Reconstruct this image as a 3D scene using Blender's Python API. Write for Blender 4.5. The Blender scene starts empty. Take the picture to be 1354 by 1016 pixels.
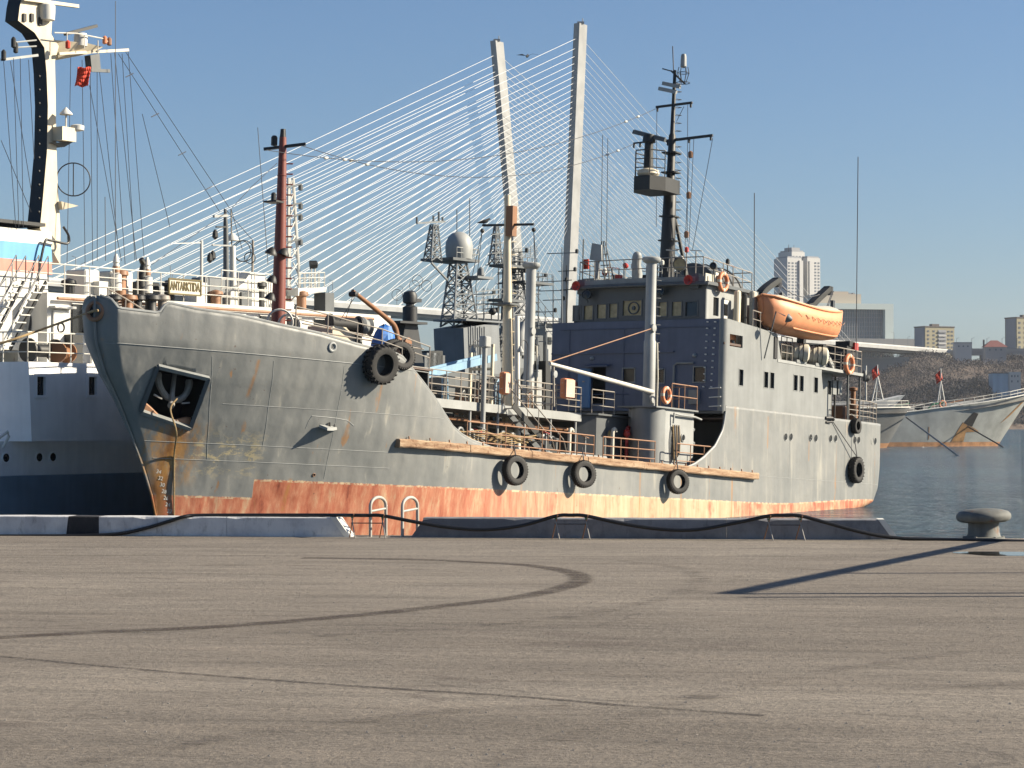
import bpy, bmesh, math, random
from mathutils import Vector, Matrix
random.seed(7)
R = math.radians
SC = bpy.context.scene
COL = SC.collection

# ---------------------------------------------------------------- camera
F, CX, YH, CH = 2950.0, 677.0, 560.0, 4.0        # focal length and horizon of the photograph, eye height over the water
camd = bpy.data.cameras.new('camera')
cam = bpy.data.objects.new('camera', camd); COL.objects.link(cam)
camd.sensor_width = 36.0
camd.lens = F / 1354.0 * 36.0
camd.clip_start = 0.5
camd.clip_end = 20000
cam.location = (0, 0, CH)
cam.rotation_euler = (R(90) + math.atan((YH - 508.0) / F), 0, 0)
SC.camera = cam
SC.render.resolution_x, SC.render.resolution_y = 1024, 768

# ---------------------------------------------------------------- sky, sun, exposure
SUN_EL = R(28)
SUN_H = Vector((1.0, 0.04, 0)).normalized()       # horizontal direction towards the sun
world = bpy.data.worlds.new('World'); SC.world = world; world.use_nodes = True
wn = world.node_tree; wn.nodes.clear()
sky = wn.nodes.new('ShaderNodeTexSky'); sky.sky_type = 'NISHITA'
sky.sun_disc = False
sky.sun_elevation = SUN_EL
sky.sun_rotation = math.atan2(SUN_H.x, SUN_H.y)
sky.altitude = 0
sky.air_density = 1.0; sky.dust_density = 0.9; sky.ozone_density = 6.5
bg = wn.nodes.new('ShaderNodeBackground'); bg.inputs['Strength'].default_value = 0.051
wo = wn.nodes.new('ShaderNodeOutputWorld')
wn.links.new(sky.outputs[0], bg.inputs[0]); wn.links.new(bg.outputs[0], wo.inputs[0])
sund = bpy.data.lights.new('sun', 'SUN'); sund.energy = 5.0; sund.angle = R(0.53); sund.color = (1.0, 0.885, 0.70)
sun = bpy.data.objects.new('sun', sund); COL.objects.link(sun)
sdir = SUN_H * math.cos(SUN_EL) + Vector((0, 0, math.sin(SUN_EL)))
sun.rotation_euler = sdir.to_track_quat('Z', 'Y').to_euler()
sun.location = (60, -20, 60)
SC.view_settings.view_transform = 'Standard'
SC.view_settings.look = 'None'
SC.view_settings.gamma = 1.0
SC.view_settings.exposure = 1.20
SC.view_settings.use_curve_mapping = False

# ---------------------------------------------------------------- frames: a ray through a photograph point meets a plane of a ship
class Frame:
    def __init__(self, origin, yaw, trim=0.0, pivot=0.0):
        c, s = math.cos(yaw), math.sin(yaw)
        a0 = Vector((c, s, 0)); y = Vector((-s, c, 0)); z0 = Vector((0, 0, 1))
        x = a0 * math.cos(trim) - z0 * math.sin(trim)
        z = z0 * math.cos(trim) + a0 * math.sin(trim)
        piv = Vector(origin) + a0 * pivot
        m3 = Matrix((x, y, z)).transposed()
        o = piv - m3 @ Vector((pivot, 0, 0))
        self.M = Matrix.Translation(o) @ m3.to_4x4()
        self.I = self.M.inverted()
        self.c = self.I @ Vector((0, 0, CH))
    def _hit(self, px, py, ax, val):
        d = self.I.to_3x3() @ Vector(((px - CX) / F, 1.0, (YH - py) / F))
        t = (val - self.c[ax]) / d[ax]
        return self.c + d * t
    def s(self, px, py, v): return self._hit(px, py, 0, v)
    def v(self, px, py, v): return self._hit(px, py, 1, v)
    def z(self, px, py, v): return self._hit(px, py, 2, v)
def at(px, py, d):
    return Vector(((px - CX) / F * d, d, CH + (YH - py) / F * d))

# ---------------------------------------------------------------- mesh builder
class MB:
    def __init__(self): self.v = []; self.f = []
    def quad(self, *p):
        n = len(self.v); self.v += [tuple(q) for q in p]; self.f.append(tuple(range(n, n + len(p)))); return self
    def bb(self, x0, x1, y0, y1, z0, z1):
        n = len(self.v)
        self.v += [(x, y, z) for z in (z0, z1) for y in (y0, y1) for x in (x0, x1)]
        for q in ((0,2,3,1),(4,5,7,6),(0,1,5,4),(2,6,7,3),(0,4,6,2),(1,3,7,5)): self.f.append(tuple(n + i for i in q))
        return self
    def beam(self, p, q, w, h=None, up=(0, 0, 1), w2=None, h2=None):
        p, q = Vector(p), Vector(q); h = w if h is None else h
        w2 = w if w2 is None else w2; h2 = h if h2 is None else h2
        d = (q - p).normalized(); u = Vector(up)
        if abs(d.dot(u)) > 0.98: u = Vector((1, 0, 0))
        sx = d.cross(u).normalized(); sy = sx.cross(d)
        n = len(self.v)
        for c, a, b in ((p, w, h), (q, w2, h2)):
            for i, j in ((-1,-1),(1,-1),(1,1),(-1,1)): self.v.append(tuple(c + sx * (a * .5 * i) + sy * (b * .5 * j)))
        for g in ((0,3,2,1),(4,5,6,7),(0,1,5,4),(1,2,6,5),(2,3,7,6),(3,0,4,7)): self.f.append(tuple(n + i for i in g))
        return self
    def tube(self, pts, r, n=8, cap=True, closed=False):
        pts = [Vector(p) for p in pts]; m = len(pts)
        rr = r if isinstance(r, (list, tuple)) else [r] * m
        base = len(self.v); up = None
        for i in range(m):
            if closed: d = pts[(i + 1) % m] - pts[i - 1]
            else: d = pts[min(i + 1, m - 1)] - pts[max(i - 1, 0)]
            d.normalize()
            if up is None:
                up = Vector((0, 0, 1)) if abs(d.z) < 0.9 else Vector((1, 0, 0))
            sx = d.cross(up)
            if sx.length < 1e-5: sx = d.orthogonal()
            sx.normalize(); sy = sx.cross(d).normalized(); up = sy
            for k in range(n):
                a = 2 * math.pi * k / n
                self.v.append(tuple(pts[i] + (sx * math.cos(a) + sy * math.sin(a)) * rr[i]))
        for i in range(m if closed else m - 1):
            j = (i + 1) % m
            for k in range(n):
                l = (k + 1) % n
                self.f.append((base + i*n + k, base + i*n + l, base + j*n + l, base + j*n + k))
        if cap and not closed:
            self.f.append(tuple(base + k for k in reversed(range(n)))); self.f.append(tuple(base + (m-1)*n + k for k in range(n)))
        return self
    def cyl(self, p, q, r, r2=None, n=12): return self.tube([p, q], [r, r if r2 is None else r2], n)
    def lathe(self, prof, c=(0, 0, 0), axis=(0, 0, 1), n=20):
        c = Vector(c); ax = Vector(axis).normalized(); sx = ax.orthogonal().normalized(); sy = ax.cross(sx)
        base = len(self.v); m = len(prof)
        for (r, h) in prof:
            for k in range(n):
                a = 2 * math.pi * k / n
                self.v.append(tuple(c + ax * h + (sx * math.cos(a) + sy * math.sin(a)) * max(r, 1e-4)))
        for i in range(m - 1):
            for k in range(n):
                l = (k + 1) % n
                self.f.append((base + i*n + k, base + i*n + l, base + (i+1)*n + l, base + (i+1)*n + k))
        self.f.append(tuple(base + k for k in reversed(range(n)))); self.f.append(tuple(base + (m-1)*n + k for k in range(n)))
        return self
    def ball(self, c, r, n=14, sz=1.0):
        k = 8
        return self.lathe([(r * math.sin(math.pi * i / k), -r * sz * math.cos(math.pi * i / k)) for i in range(k + 1)], c, n=n)
    def torus(self, c, Rr, r, axis=(0, 0, 1), n=24, m=8):
        c = Vector(c); ax = Vector(axis).normalized(); sx = ax.orthogonal().normalized(); sy = ax.cross(sx)
        return self.tube([c + (sx * math.cos(2*math.pi*i/n) + sy * math.sin(2*math.pi*i/n)) * Rr for i in range(n)], r, m, closed=True)
    def ext(self, pts, vec):
        vec = Vector(vec); pts = [Vector(p) for p in pts]; n = len(self.v); m = len(pts)
        self.v += [tuple(p) for p in pts] + [tuple(p + vec) for p in pts]
        self.f.append(tuple(range(n, n + m))); self.f.append(tuple(reversed(range(n + m, n + 2*m))))
        for i in range(m):
            j = (i + 1) % m; self.f.append((n + i, n + m + i, n + m + j, n + j))
        return self
    def mesh(self, name, m, smooth=False):
        me = bpy.data.meshes.new(name); me.from_pydata(self.v, [], self.f)
        bm = bmesh.new(); bm.from_mesh(me)
        bmesh.ops.recalc_face_normals(bm, faces=bm.faces); bm.to_mesh(me); bm.free()
        if m: me.materials.append(M[m] if isinstance(m, str) else m)
        if smooth:
            me.shade_smooth(); me.set_sharp_from_angle(angle=R(38))
        return me
    def build(self, name, m, parent=None, smooth=False, **kw):
        return link(name, self.mesh(name, m, smooth), parent, **kw)

def link(name, me, parent=None, label=None, cat=None, group=None, kind=None, loc=None, rot=None, scale=None):
    o = bpy.data.objects.new(name, me); COL.objects.link(o)
    if parent: o.parent = parent
    if loc is not None: o.location = loc
    if rot is not None: o.rotation_euler = rot
    if scale is not None: o.scale = scale
    tag(o, label, cat, group, kind)
    return o
def tag(o, label=None, cat=None, group=None, kind=None):
    if label: o['label'] = label
    if cat: o['category'] = cat
    if group: o['group'] = group
    if kind: o['kind'] = kind
    return o
def empty(name, loc=(0, 0, 0), rz=0, label=None, cat=None, group=None, matrix=None):
    o = bpy.data.objects.new(name, None); COL.objects.link(o)
    o.empty_display_size = 0.3
    if matrix is not None:
        l, q, _ = matrix.decompose(); o.location = l; o.rotation_euler = q.to_euler()
    else:
        o.location = loc; o.rotation_euler = (0, 0, rz)
    tag(o, label, cat, group); return o
def copy_tree(o, parent=None):
    c = o.copy(); COL.objects.link(c); c.parent = parent
    for ch in o.children: copy_tree(ch, c)
    return c
def holed(outline, holes, t, to3, name, m, parent=None):
    """a plate with real openings: outline and holes in 2D, thickness t, to3(a, b, depth) -> point"""
    bm = bmesh.new(); edges = []
    for loop in [outline] + holes:
        vs = [bm.verts.new((a, b, 0)) for a, b in loop]
        edges += [bm.edges.new((vs[i], vs[(i + 1) % len(vs)])) for i in range(len(vs))]
    bmesh.ops.triangle_fill(bm, use_beauty=True, use_dissolve=False, edges=edges)
    r = bmesh.ops.extrude_face_region(bm, geom=list(bm.faces))
    for v in [g for g in r['geom'] if isinstance(g, bmesh.types.BMVert)]: v.co.z = t
    for v in bm.verts: v.co = Vector(to3(v.co.x, v.co.y, v.co.z))
    bmesh.ops.recalc_face_normals(bm, faces=bm.faces)
    me = bpy.data.meshes.new(name); bm.to_mesh(me); bm.free(); me.materials.append(M[m])
    return link(name, me, parent)
def rect(a0, a1, b0, b1): return [(a0, b0), (a1, b0), (a1, b1), (a0, b1)]
def interp(x, pts):
    if x <= pts[0][0]: return pts[0][1]
    for (a, b), (c, d) in zip(pts, pts[1:]):
        if x <= c: return b + (d - b) * (x - a) / (c - a) if c > a else d
    return pts[-1][1]
def sm(a, b, x):
    t = min(1, max(0, (x - a) / (b - a))); return t * t * (3 - 2 * t)

# ---------------------------------------------------------------- materials
M = {}
ALB = 0.80        # one factor on every base colour, lowered for contrast under a stronger sun
class NT:
    def __init__(self, name):
        self.m = bpy.data.materials.new(name); self.m.use_nodes = True
        self.t = self.m.node_tree; self.b = self.t.nodes['Principled BSDF']; M[name] = self.m
        self.tc = None
    def n(self, typ, **kw):
        x = self.t.nodes.new(typ)
        for k, v in kw.items():
            if k in x.inputs: x.inputs[k].default_value = v
            else: setattr(x, k, v)
        return x
    def l(self, a, b): self.t.links.new(a, b)
    def coord(self, scale=(1, 1, 1), kind='Object'):
        if not self.tc: self.tc = self.n('ShaderNodeTexCoord')
        mp = self.n('ShaderNodeMapping'); mp.inputs['Scale'].default_value = scale
        self.l(self.tc.outputs[kind], mp.inputs[0]); return mp.outputs[0]
    def noise(self, scale, detail=4, rough=.55, vec=None, dist=0.0):
        x = self.n('ShaderNodeTexNoise'); x.inputs['Scale'].default_value = scale; x.inputs['Detail'].default_value = detail
        x.inputs['Roughness'].default_value = rough; x.inputs['Distortion'].default_value = dist
        self.l(vec if vec is not None else self.coord(), x.inputs['Vector']); return x.outputs['Fac']
    def ramp(self, fac, stops):
        x = self.n('ShaderNodeValToRGB'); el = x.color_ramp.elements
        while len(el) < len(stops): el.new(.5)
        for e, (p, c) in zip(el, stops):
            e.position = p; e.color = c if len(c) == 4 else (*c, 1)
        self.l(fac, x.inputs[0]); return x.outputs[0]
    def mask(self, fac, a, b):
        x = self.n('ShaderNodeMapRange'); x.interpolation_type = 'SMOOTHSTEP'
        x.inputs['From Min'].default_value = a; x.inputs['From Max'].default_value = b
        self.l(fac, x.inputs['Value']); return x.outputs['Result']
    def math(self, op, a, b=None):
        x = self.n('ShaderNodeMath', operation=op)
        for i, q in enumerate((a, b)):
            if q is None: continue
            if isinstance(q, (int, float)): x.inputs[i].default_value = q
            else: self.l(q, x.inputs[i])
        return x.outputs[0]
    def mix(self, fac, a, b, mode='MIX'):
        x = self.n('ShaderNodeMix', data_type='RGBA', blend_type=mode)
        for i, q in ((0, fac), (6, a), (7, b)):
            if isinstance(q, (int, float)): x.inputs[i].default_value = q
            elif isinstance(q, tuple): x.inputs[i].default_value = (*q, 1) if len(q) == 3 else q
            else: self.l(q, x.inputs[i])
        return x.outputs[2]
    def bump(self, h, strength=.3, dist=.02):
        x = self.n('ShaderNodeBump'); x.inputs['Strength'].default_value = strength; x.inputs['Distance'].default_value = dist
        self.l(h, x.inputs['Height']); self.l(x.outputs[0], self.b.inputs['Normal'])
    def done(self, col, rough=.6, metal=0.0):
        if isinstance(col, tuple): self.b.inputs['Base Color'].default_value = (*[c * ALB for c in col], 1)
        else: self.l(self.mix(1.0, col, (ALB, ALB, ALB), 'MULTIPLY'), self.b.inputs['Base Color'])
        if isinstance(rough, (int, float)): self.b.inputs['Roughness'].default_value = rough
        else: self.l(rough, self.b.inputs['Roughness'])
        self.b.inputs['Metallic'].default_value = metal
        return self.m

def paint(name, c, rust=.25, rough=.55, var=.18, rustc=(.20, .075, .025), streak=True, sc=1.0):
    """weathered ship paint: tone patches, vertical dirt runs, rust blooms"""
    k = NT(name)
    big = k.noise(.9 * sc, 5)
    run = k.noise(1.0 * sc, 4, vec=k.coord((3.5, 3.5, .35)))
    lo = tuple(x * (1 - var) for x in c); hi = tuple(min(1, x * (1 + var)) for x in c)
    col = k.ramp(k.math('ADD', k.math('MULTIPLY', big, .6), k.math('MULTIPLY', run, .4)), [(.33, lo), (.66, hi)])
    if rust > 0:
        r = k.noise(2.6 * sc, 8, .68, vec=k.coord((1, 1, .45 if streak else 1)))
        col = k.mix(k.mask(r, .72 - .22 * rust, .80 - .16 * rust), col, rustc)
    k.bump(k.noise(1.3 * sc, 3), .25, .03)
    return k.done(col, rough)
def plain(name, c, rough=.6, var=.12, sc=4.0, metal=0.0):
    k = NT(name); n = k.noise(sc, 4)
    return k.done(k.ramp(n, [(.3, tuple(x * (1 - var) for x in c)), (.7, tuple(min(1, x * (1 + var)) for x in c))]), rough, metal)

paint('grey_paint', (.235, .245, .24), .10)
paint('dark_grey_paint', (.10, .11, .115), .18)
paint('mast_dark', (.017, .018, .017), .10)
paint('front_blue_grey_shaded', (.085, .110, .175), .12)  # bluer front coat, darkened further to paint in the shade on it
paint('light_grey_paint', (.34, .35, .34), .2)
paint('naval_grey', (.17, .185, .195), .12)
paint('deck_brown', (.12, .075, .055), .5)
paint('white_paint', (.66, .65, .60), .22)
paint('cream_paint', (.66, .58, .43), .42)
paint('house_white', (.95, .96, .97), .16)
paint('rail_paint', (.30, .27, .23), .75)
paint('rail_paint_pale', (.42, .40, .36), .5)
paint('rail_white', (.62, .60, .54), .35)
paint('rail_rust', (.33, .17, .09), .7)
paint('red_mast', (.20, .045, .028), .35, rustc=(.07, .02, .012))
paint('crane_brown', (.26, .115, .045), .5)
paint('light_blue', (.24, .40, .54), .3)
paint('blue_door', (.10, .24, .45), .15)
paint('funnel_blue', (.12, .36, .62), .1)
paint('funnel_pink', (.62, .23, .17), .15)
paint('hull_blue', (.13, .20, .27), .35)
paint('boat_orange', (.80, .33, .155), .12, var=.16)
paint('buoy_orange', (.72, .25, .11), .05)
paint('float_pale', (.66, .46, .36), .1)
paint('raft_white', (.60, .56, .46), .1)
paint('signal_red', (.55, .05, .04), .1)
paint('turret_black', (.022, .024, .026), .05)
plain('rubber', (.018, .017, .016), .75, .4, 9)
plain('black', (.012, .012, .013), .6)
plain('cable_black', (.010, .010, .011), .45)
plain('wire', (.05, .05, .055), .5)
plain('rope', (.34, .24, .12), .9, .3, 20)
plain('steel_bare', (.30, .28, .25), .5, .2, 6)
plain('tarp_blue', (.03, .16, .50), .6, .3, 5)
plain('red_cloth', (.62, .06, .03), .8)
plain('flag_white', (.7, .68, .68), .8)
plain('brass', (.45, .30, .12), .4)
plain('letter', (.13, .10, .03), .7)
plain('mark_white', (.75, .73, .66), .7)
plain('glass_dark', (.018, .02, .022), .12, .2, 2)
plain('glass_warm', (.40, .32, .16), .25, .3, 3)
plain('concrete', (.32, .325, .32), .85, .14, .12)
plain('concrete_grey', (.30, .31, .31), .85, .12, .15)  # second concrete tone, a little darker
plain('stay_white', (.78, .77, .74), .6, .05, .1)
plain('tower_white', (.50, .50, .49), .7, .10, .08)
plain('tower_window', (.12, .14, .17), .3, .3, .2)
plain('yellow_wall', (.36, .325, .215), .85, .12, .1)
plain('grey_band', (.30, .31, .33), .8, .1, .2)
plain('roof_dark', (.12, .10, .09), .9)
plain('roof_red', (.22, .07, .06), .8)
plain('theatre_frame', (.62, .71, .68), .6, .05, .1)
plain('theatre_glass', (.20, .25, .27), .15, .15, .1)
plain('theatre_roof', (.58, .50, .40), .8, .08, .1)
plain('bird_dark', (.03, .03, .03), .8)
plain('bird_white', (.6, .6, .6), .8)
plain('green_paint', (.04, .22, .10), .6)
plain('leaf_yellow', (.6, .42, .05), .7)
# ================================================================ special materials
def asphalt():
    k = NT('asphalt')
    big = k.noise(.22, 7, .62, vec=k.coord((.6, 1.4, 1)), dist=.6)
    mid = k.noise(1.6, 7, .68, vec=k.coord((.38, 1.8, 1)), dist=.8)
    fine = k.noise(24, 5, .75)
    col = k.ramp(big, [(.30, (.135, .116, .094)), (.50, (.190, .166, .138)), (.70, (.245, .218, .183))])
    col = k.mix(.8, col, k.ramp(mid, [(.30, (.62, .60, .58)), (.5, (1, .98, .96)), (.70, (1.22, 1.18, 1.14))]), 'MULTIPLY')
    col = k.mix(.8, col, k.ramp(fine, [(.34, (.52, .50, .48)), (.5, (1, 1, 1)), (.68, (1.4, 1.38, 1.35))]), 'MULTIPLY')
    # old oil drips, tar patches and hairline cracks of the surface itself
    st = k.noise(.55, 5, .7, vec=k.coord((.7, 1.2, 1)), dist=1.5)
    col = k.mix(k.math('MULTIPLY', k.mask(st, .60, .70), .55), col, (.105, .082, .066))
    v = k.n('ShaderNodeTexVoronoi', feature='DISTANCE_TO_EDGE'); v.inputs['Scale'].default_value = .33
    wv = k.n('ShaderNodeTexNoise'); wv.inputs['Scale'].default_value = 1.1; wv.inputs['Detail'].default_value = 6; k.l(k.coord(), wv.inputs['Vector'])
    mx = k.n('ShaderNodeMix', data_type='VECTOR'); mx.inputs[0].default_value = .35; k.l(k.coord(), mx.inputs[4]); k.l(wv.outputs['Color'], mx.inputs[5]); k.l(mx.outputs[1], v.inputs['Vector'])
    crack = k.math('MULTIPLY', k.mask(v.outputs['Distance'], .006, .002), k.mask(k.noise(.5, 3), .50, .60))
    col = k.mix(k.math('MULTIPLY', crack, .35), col, (.06, .05, .042))
    w = k.n('ShaderNodeTexVoronoi'); w.inputs['Scale'].default_value = 15; k.l(k.coord(), w.inputs['Vector'])
    sp_ = k.math('MULTIPLY', k.mask(w.outputs['Distance'], .13, .06), k.mask(k.noise(4, 2), .56, .66))
    col = k.mix(sp_, col, (.44, .40, .35))
    h = k.math('ADD', k.math('MULTIPLY', fine, .8), k.math('MULTIPLY', mid, 1.6))
    k.bump(h, .8, .03); return k.done(col, .92)
asphalt()
def markmat(name, c, a, b, sc=(1, 1, 1)):
    k = NT(name); n = k.noise(3.2, 6, .75, vec=k.coord(sc)); g = k.noise(40, 3, .7)
    al = k.math('MULTIPLY', k.mask(n, a, b), k.mask(g, .25, .6))
    u = k.n('ShaderNodeSeparateXYZ'); k.l(k.coord((1, 1, 1), 'UV'), u.inputs[0])
    e = k.math('MULTIPLY', u.outputs[0], k.math('SUBTRACT', 1.0, u.outputs[0]))
    k.l(k.math('MULTIPLY', al, k.math('MULTIPLY', k.mask(e, .0, .25), .8)), k.b.inputs['Alpha']); k.done(c, .85)
markmat('skid', (.050, .032, .022), .26, .60, (.5, 2.2, 1))
markmat('oil_track', (.045, .035, .030), .28, .58)
markmat('faint_track', (.075, .060, .050), .42, .80, (.5, 2.0, 1))
markmat('joint_tar', (.05, .042, .038), .12, .42)
def water():
    k = NT('water_surface')
    a = k.noise(1.0, 5, .55, vec=k.coord((.16, .55, 1)))
    b = k.noise(1.0, 4, .6, vec=k.coord((.9, 2.6, 1)))
    h = k.math('ADD', k.math('MULTIPLY', a, 1.8), k.math('MULTIPLY', b, .7))
    k.bump(h, 1.0, 2.0)
    k.b.inputs['IOR'].default_value = 1.33
    k.done(k.ramp(k.noise(.03, 3), [(.35, (.045, .110, .165)), (.65, (.065, .150, .215))]), .10)
water()
def kerbmat(name, c0, c1):
    k = NT(name); n = k.noise(1.4, 6, .65); g = k.noise(7, 6, .7, vec=k.coord((1, 1, .4)))
    col = k.mix(k.mask(n, .38, .62), c0, c1)
    col = k.mix(k.math('MULTIPLY', k.mask(g, .52, .72), .6), col, (.10, .09, .085))
    k.bump(g, .5, .02); k.done(col, .85)
kerbmat('kerb_white', (.50, .50, .51), (.70, .70, .69))
kerbmat('kerb_grey', (.17, .17, .18), (.27, .27, .28))
kerbmat('kerb_black', (.022, .022, .024), (.035, .035, .037))
paint('bollard_paint', (.135, .14, .13), .6, .75, .35, sc=3.0)
def puddle():
    k = NT('puddle_water'); k.done((.03, .03, .03), .03)
puddle()
def hullmat():
    k = NT('hull_paint')
    sep = k.n('ShaderNodeSeparateXYZ'); k.l(k.coord(), sep.inputs[0]); X, Z = sep.outputs[0], sep.outputs[2]
    big = k.noise(.55, 6, .6); run = k.noise(1.0, 5, .6, vec=k.coord((2.6, 2.6, .22))); fine = k.noise(5, 6, .7)
    grey = k.ramp(k.math('ADD', k.math('MULTIPLY', big, .55), k.math('MULTIPLY', run, .45)),
                  [(.34, (.175, .184, .180)), (.50, (.218, .224, .216)), (.66, (.268, .268, .250))])
    grey = k.mix(k.math('MULTIPLY', k.mask(run, .60, .72), .55), grey, (.42, .40, .34))
    # boot top: red to the load line, cream bleaching and rust runs
    wob = k.math('MULTIPLY', k.math('SUBTRACT', fine, .5), .10)
    line = k.math('ADD', k.math('ADD', k.math('MULTIPLY', k.mask(k.math('SUBTRACT', X, k.math('MULTIPLY', Z, -.25)), 6.45, 6.52), .60), .60),
                  k.math('MULTIPLY', k.mask(X, 38, 50), .42))
    below = k.math('SUBTRACT', k.math('ADD', line, wob), Z)
    isred = k.mask(below, -.015, .015)
    rr = k.noise(1.0, 6, .7, vec=k.coord((3.2, 3.2, .5)))
    rb = k.noise(.9, 4, .6)
    red = k.ramp(rr, [(.28, (.20, .045, .022)), (.42, (.42, .125, .065)), (.55, (.52, .215, .120)), (.68, (.56, .38, .23))])
    cream = k.ramp(rr, [(.30, (.42, .22, .13)), (.5, (.52, .42, .26)), (.7, (.58, .50, .34))])
    creamy = k.math('MULTIPLY', k.math('MULTIPLY', k.mask(X, 14, 26), k.mask(k.math('ADD', rb, k.math('MULTIPLY', k.mask(X, 38, 32), .18)), .44, .64)), .85)
    red = k.mix(creamy, red, cream)
    red = k.mix(k.math('MULTIPLY', k.mask(k.math('ADD', below, wob), .95, 1.12), k.mask(X, 26, 36)), red, (.30, .035, .025))
    col = k.mix(isred, grey, red)
    edge = k.math('MULTIPLY', k.mask(k.math('ABSOLUTE', k.math('SUBTRACT', below, .03)), .05, .02), k.mask(fine, .46, .56))
    col = k.mix(k.math('MULTIPLY', edge, .8), col, (.62, .52, .34))
    # rust runs: thin vertical, and the stain under the anchor pocket
    th = k.noise(1.0, 3, .5, vec=k.coord((2.2, 2.2, .03)))
    thin = k.math('MULTIPLY', k.mask(th, .672, .70), k.mask(k.noise(1.2, 4, .7, vec=k.coord((1, 1, .6))), .45, .6))
    col = k.mix(k.math('MULTIPLY', thin, .75), col, (.36, .18, .06))
    def box(x0, x1, z0, z1, e=.25):
        return k.math('MULTIPLY', k.math('MULTIPLY', k.mask(X, x0 - e, x0 + e), k.mask(X, x1 + e, x1 - e)),
                      k.math('MULTIPLY', k.mask(Z, z0 - e, z0 + e), k.mask(Z, z1 + e, z1 - e)))
    st = k.noise(1.0, 6, .7, vec=k.coord((5.0, 5.0, .7)))
    col = k.mix(k.math('MULTIPLY', box(*STAIN), k.mask(st, .30, .50)), col, (.27, .115, .030))
    col = k.mix(k.math('MULTIPLY', k.math('MULTIPLY', box(*STAIN2, .35), k.mask(k.noise(1.0, 6, .7, vec=k.coord((3.2, 3.2, 1.2))), .42, .62)), .75), col, (.42, .22, .06))
    sc_ = k.noise(1.0, 6, .8, vec=k.coord((1.6, 1.6, 3.4)))
    col = k.mix(k.math('MULTIPLY', box(*SCUFF, .5), k.mask(sc_, .50, .60)), col, (.50, .42, .25))
    for sx, zt, zb_, wd in ((22.0, 2.15, -.6, .035), (27.0, 2.2, -.6, .05), (30.4, 2.1, -.4, .05), (34.9, 2.2, .4, .05), (18.3, 2.1, .2, .03), (7.4, 1.25, .2, .06), (38.2, 5.0, 3.6, .04), (42.4, 4.1, 3.2, .03), (9.9, 4.9, 3.6, .03), (5.1, 5.0, 3.8, .04)):
        q = k.math('MULTIPLY', box(sx - wd, sx + wd, zb_, zt, .06), k.mask(k.noise(1.0, 5, .7, vec=k.coord((9, 9, .8))), .32, .56))
        col = k.mix(k.math('MULTIPLY', q, .8), col, (.36, .17, .045))
    spots = k.math('MULTIPLY', k.mask(k.noise(7, 3, .6), .70, .75), .8)
    col = k.mix(spots, col, (.10, .05, .03))
    dent = k.noise(.75, 3, .5, vec=k.coord((1, 1, .7)))
    wv = k.n('ShaderNodeTexWave', bands_direction='X'); wv.inputs['Scale'].default_value = .50; wv.inputs['Distortion'].default_value = .6; k.l(k.coord(), wv.inputs['Vector'])
    k.bump(k.math('ADD', k.math('ADD', k.math('MULTIPLY', dent, 1.0), k.math('MULTIPLY', wv.outputs['Fac'], .10)), k.math('MULTIPLY', fine, .05)), .5, .16)
    k.done(col, k.math('ADD', k.math('MULTIPLY', fine, .2), .42))

# ================================================================ water and quay
MBW = MB()
MBW.quad((-2200, 30, 0), (2200, 30, 0), (2200, 5000, 0), (-2200, 5000, 0))
MBW.build('water', 'water_surface', kind='structure')

QZ = 2.35
QF = Frame((-7.55, 32.9, 0), math.atan2(-1.5, 14.75))
qroot = empty('quay', matrix=QF.M); qroot['kind'] = 'structure'
b = MB(); b.bb(-160, 175, -75, .62, -3.0, QZ)
b.build('pavement', 'asphalt', qroot)
def ground(px, py):
    t = (CH - QZ) / ((py - YH) / F); return QF.I @ Vector(((px - CX) / F * t, t, QZ))
def cat(pts, n=8):
    pts = [Vector(p) for p in pts]; out = []
    for i in range(len(pts) - 1):
        p0, p1, p2, p3 = pts[max(i-1, 0)], pts[i], pts[i+1], pts[min(i+2, len(pts)-1)]
        for k in range(n):
            t = k / n
            out.append(.5 * ((2*p1) + (p2-p0)*t + (2*p0-5*p1+4*p2-p3)*t*t + (3*p1-p0-3*p2+p3)*t**3))
    return out + [pts[-1]]
def ribbon(name, pts, w, m, dz, parent=qroot):
    b = MB(); pts = [Vector(p) for p in pts]; L = []
    for i, p in enumerate(pts):
        d = (pts[min(i+1, len(pts)-1)] - pts[max(i-1, 0)]).normalized(); s = Vector((-d.y, d.x, 0))
        ww = w[i] if isinstance(w, list) else w
        L.append((p + s * ww / 2, p - s * ww / 2))
    n = 0
    for a, c in L: b.v += [(a.x, a.y, QZ + dz), (c.x, c.y, QZ + dz)]
    for i in range(len(L) - 1): b.f.append((2*i, 2*i+1, 2*i+3, 2*i+2))
    o = b.build(name, m, parent); uv = o.data.uv_layers.new(name='UVMap')
    for lp in o.data.loops: uv.data[lp.index].uv = (lp.vertex_index % 2, lp.vertex_index * .1)
    return o
def gpath(px, n=10): return cat([ground(*p) for p in px], n)
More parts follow.
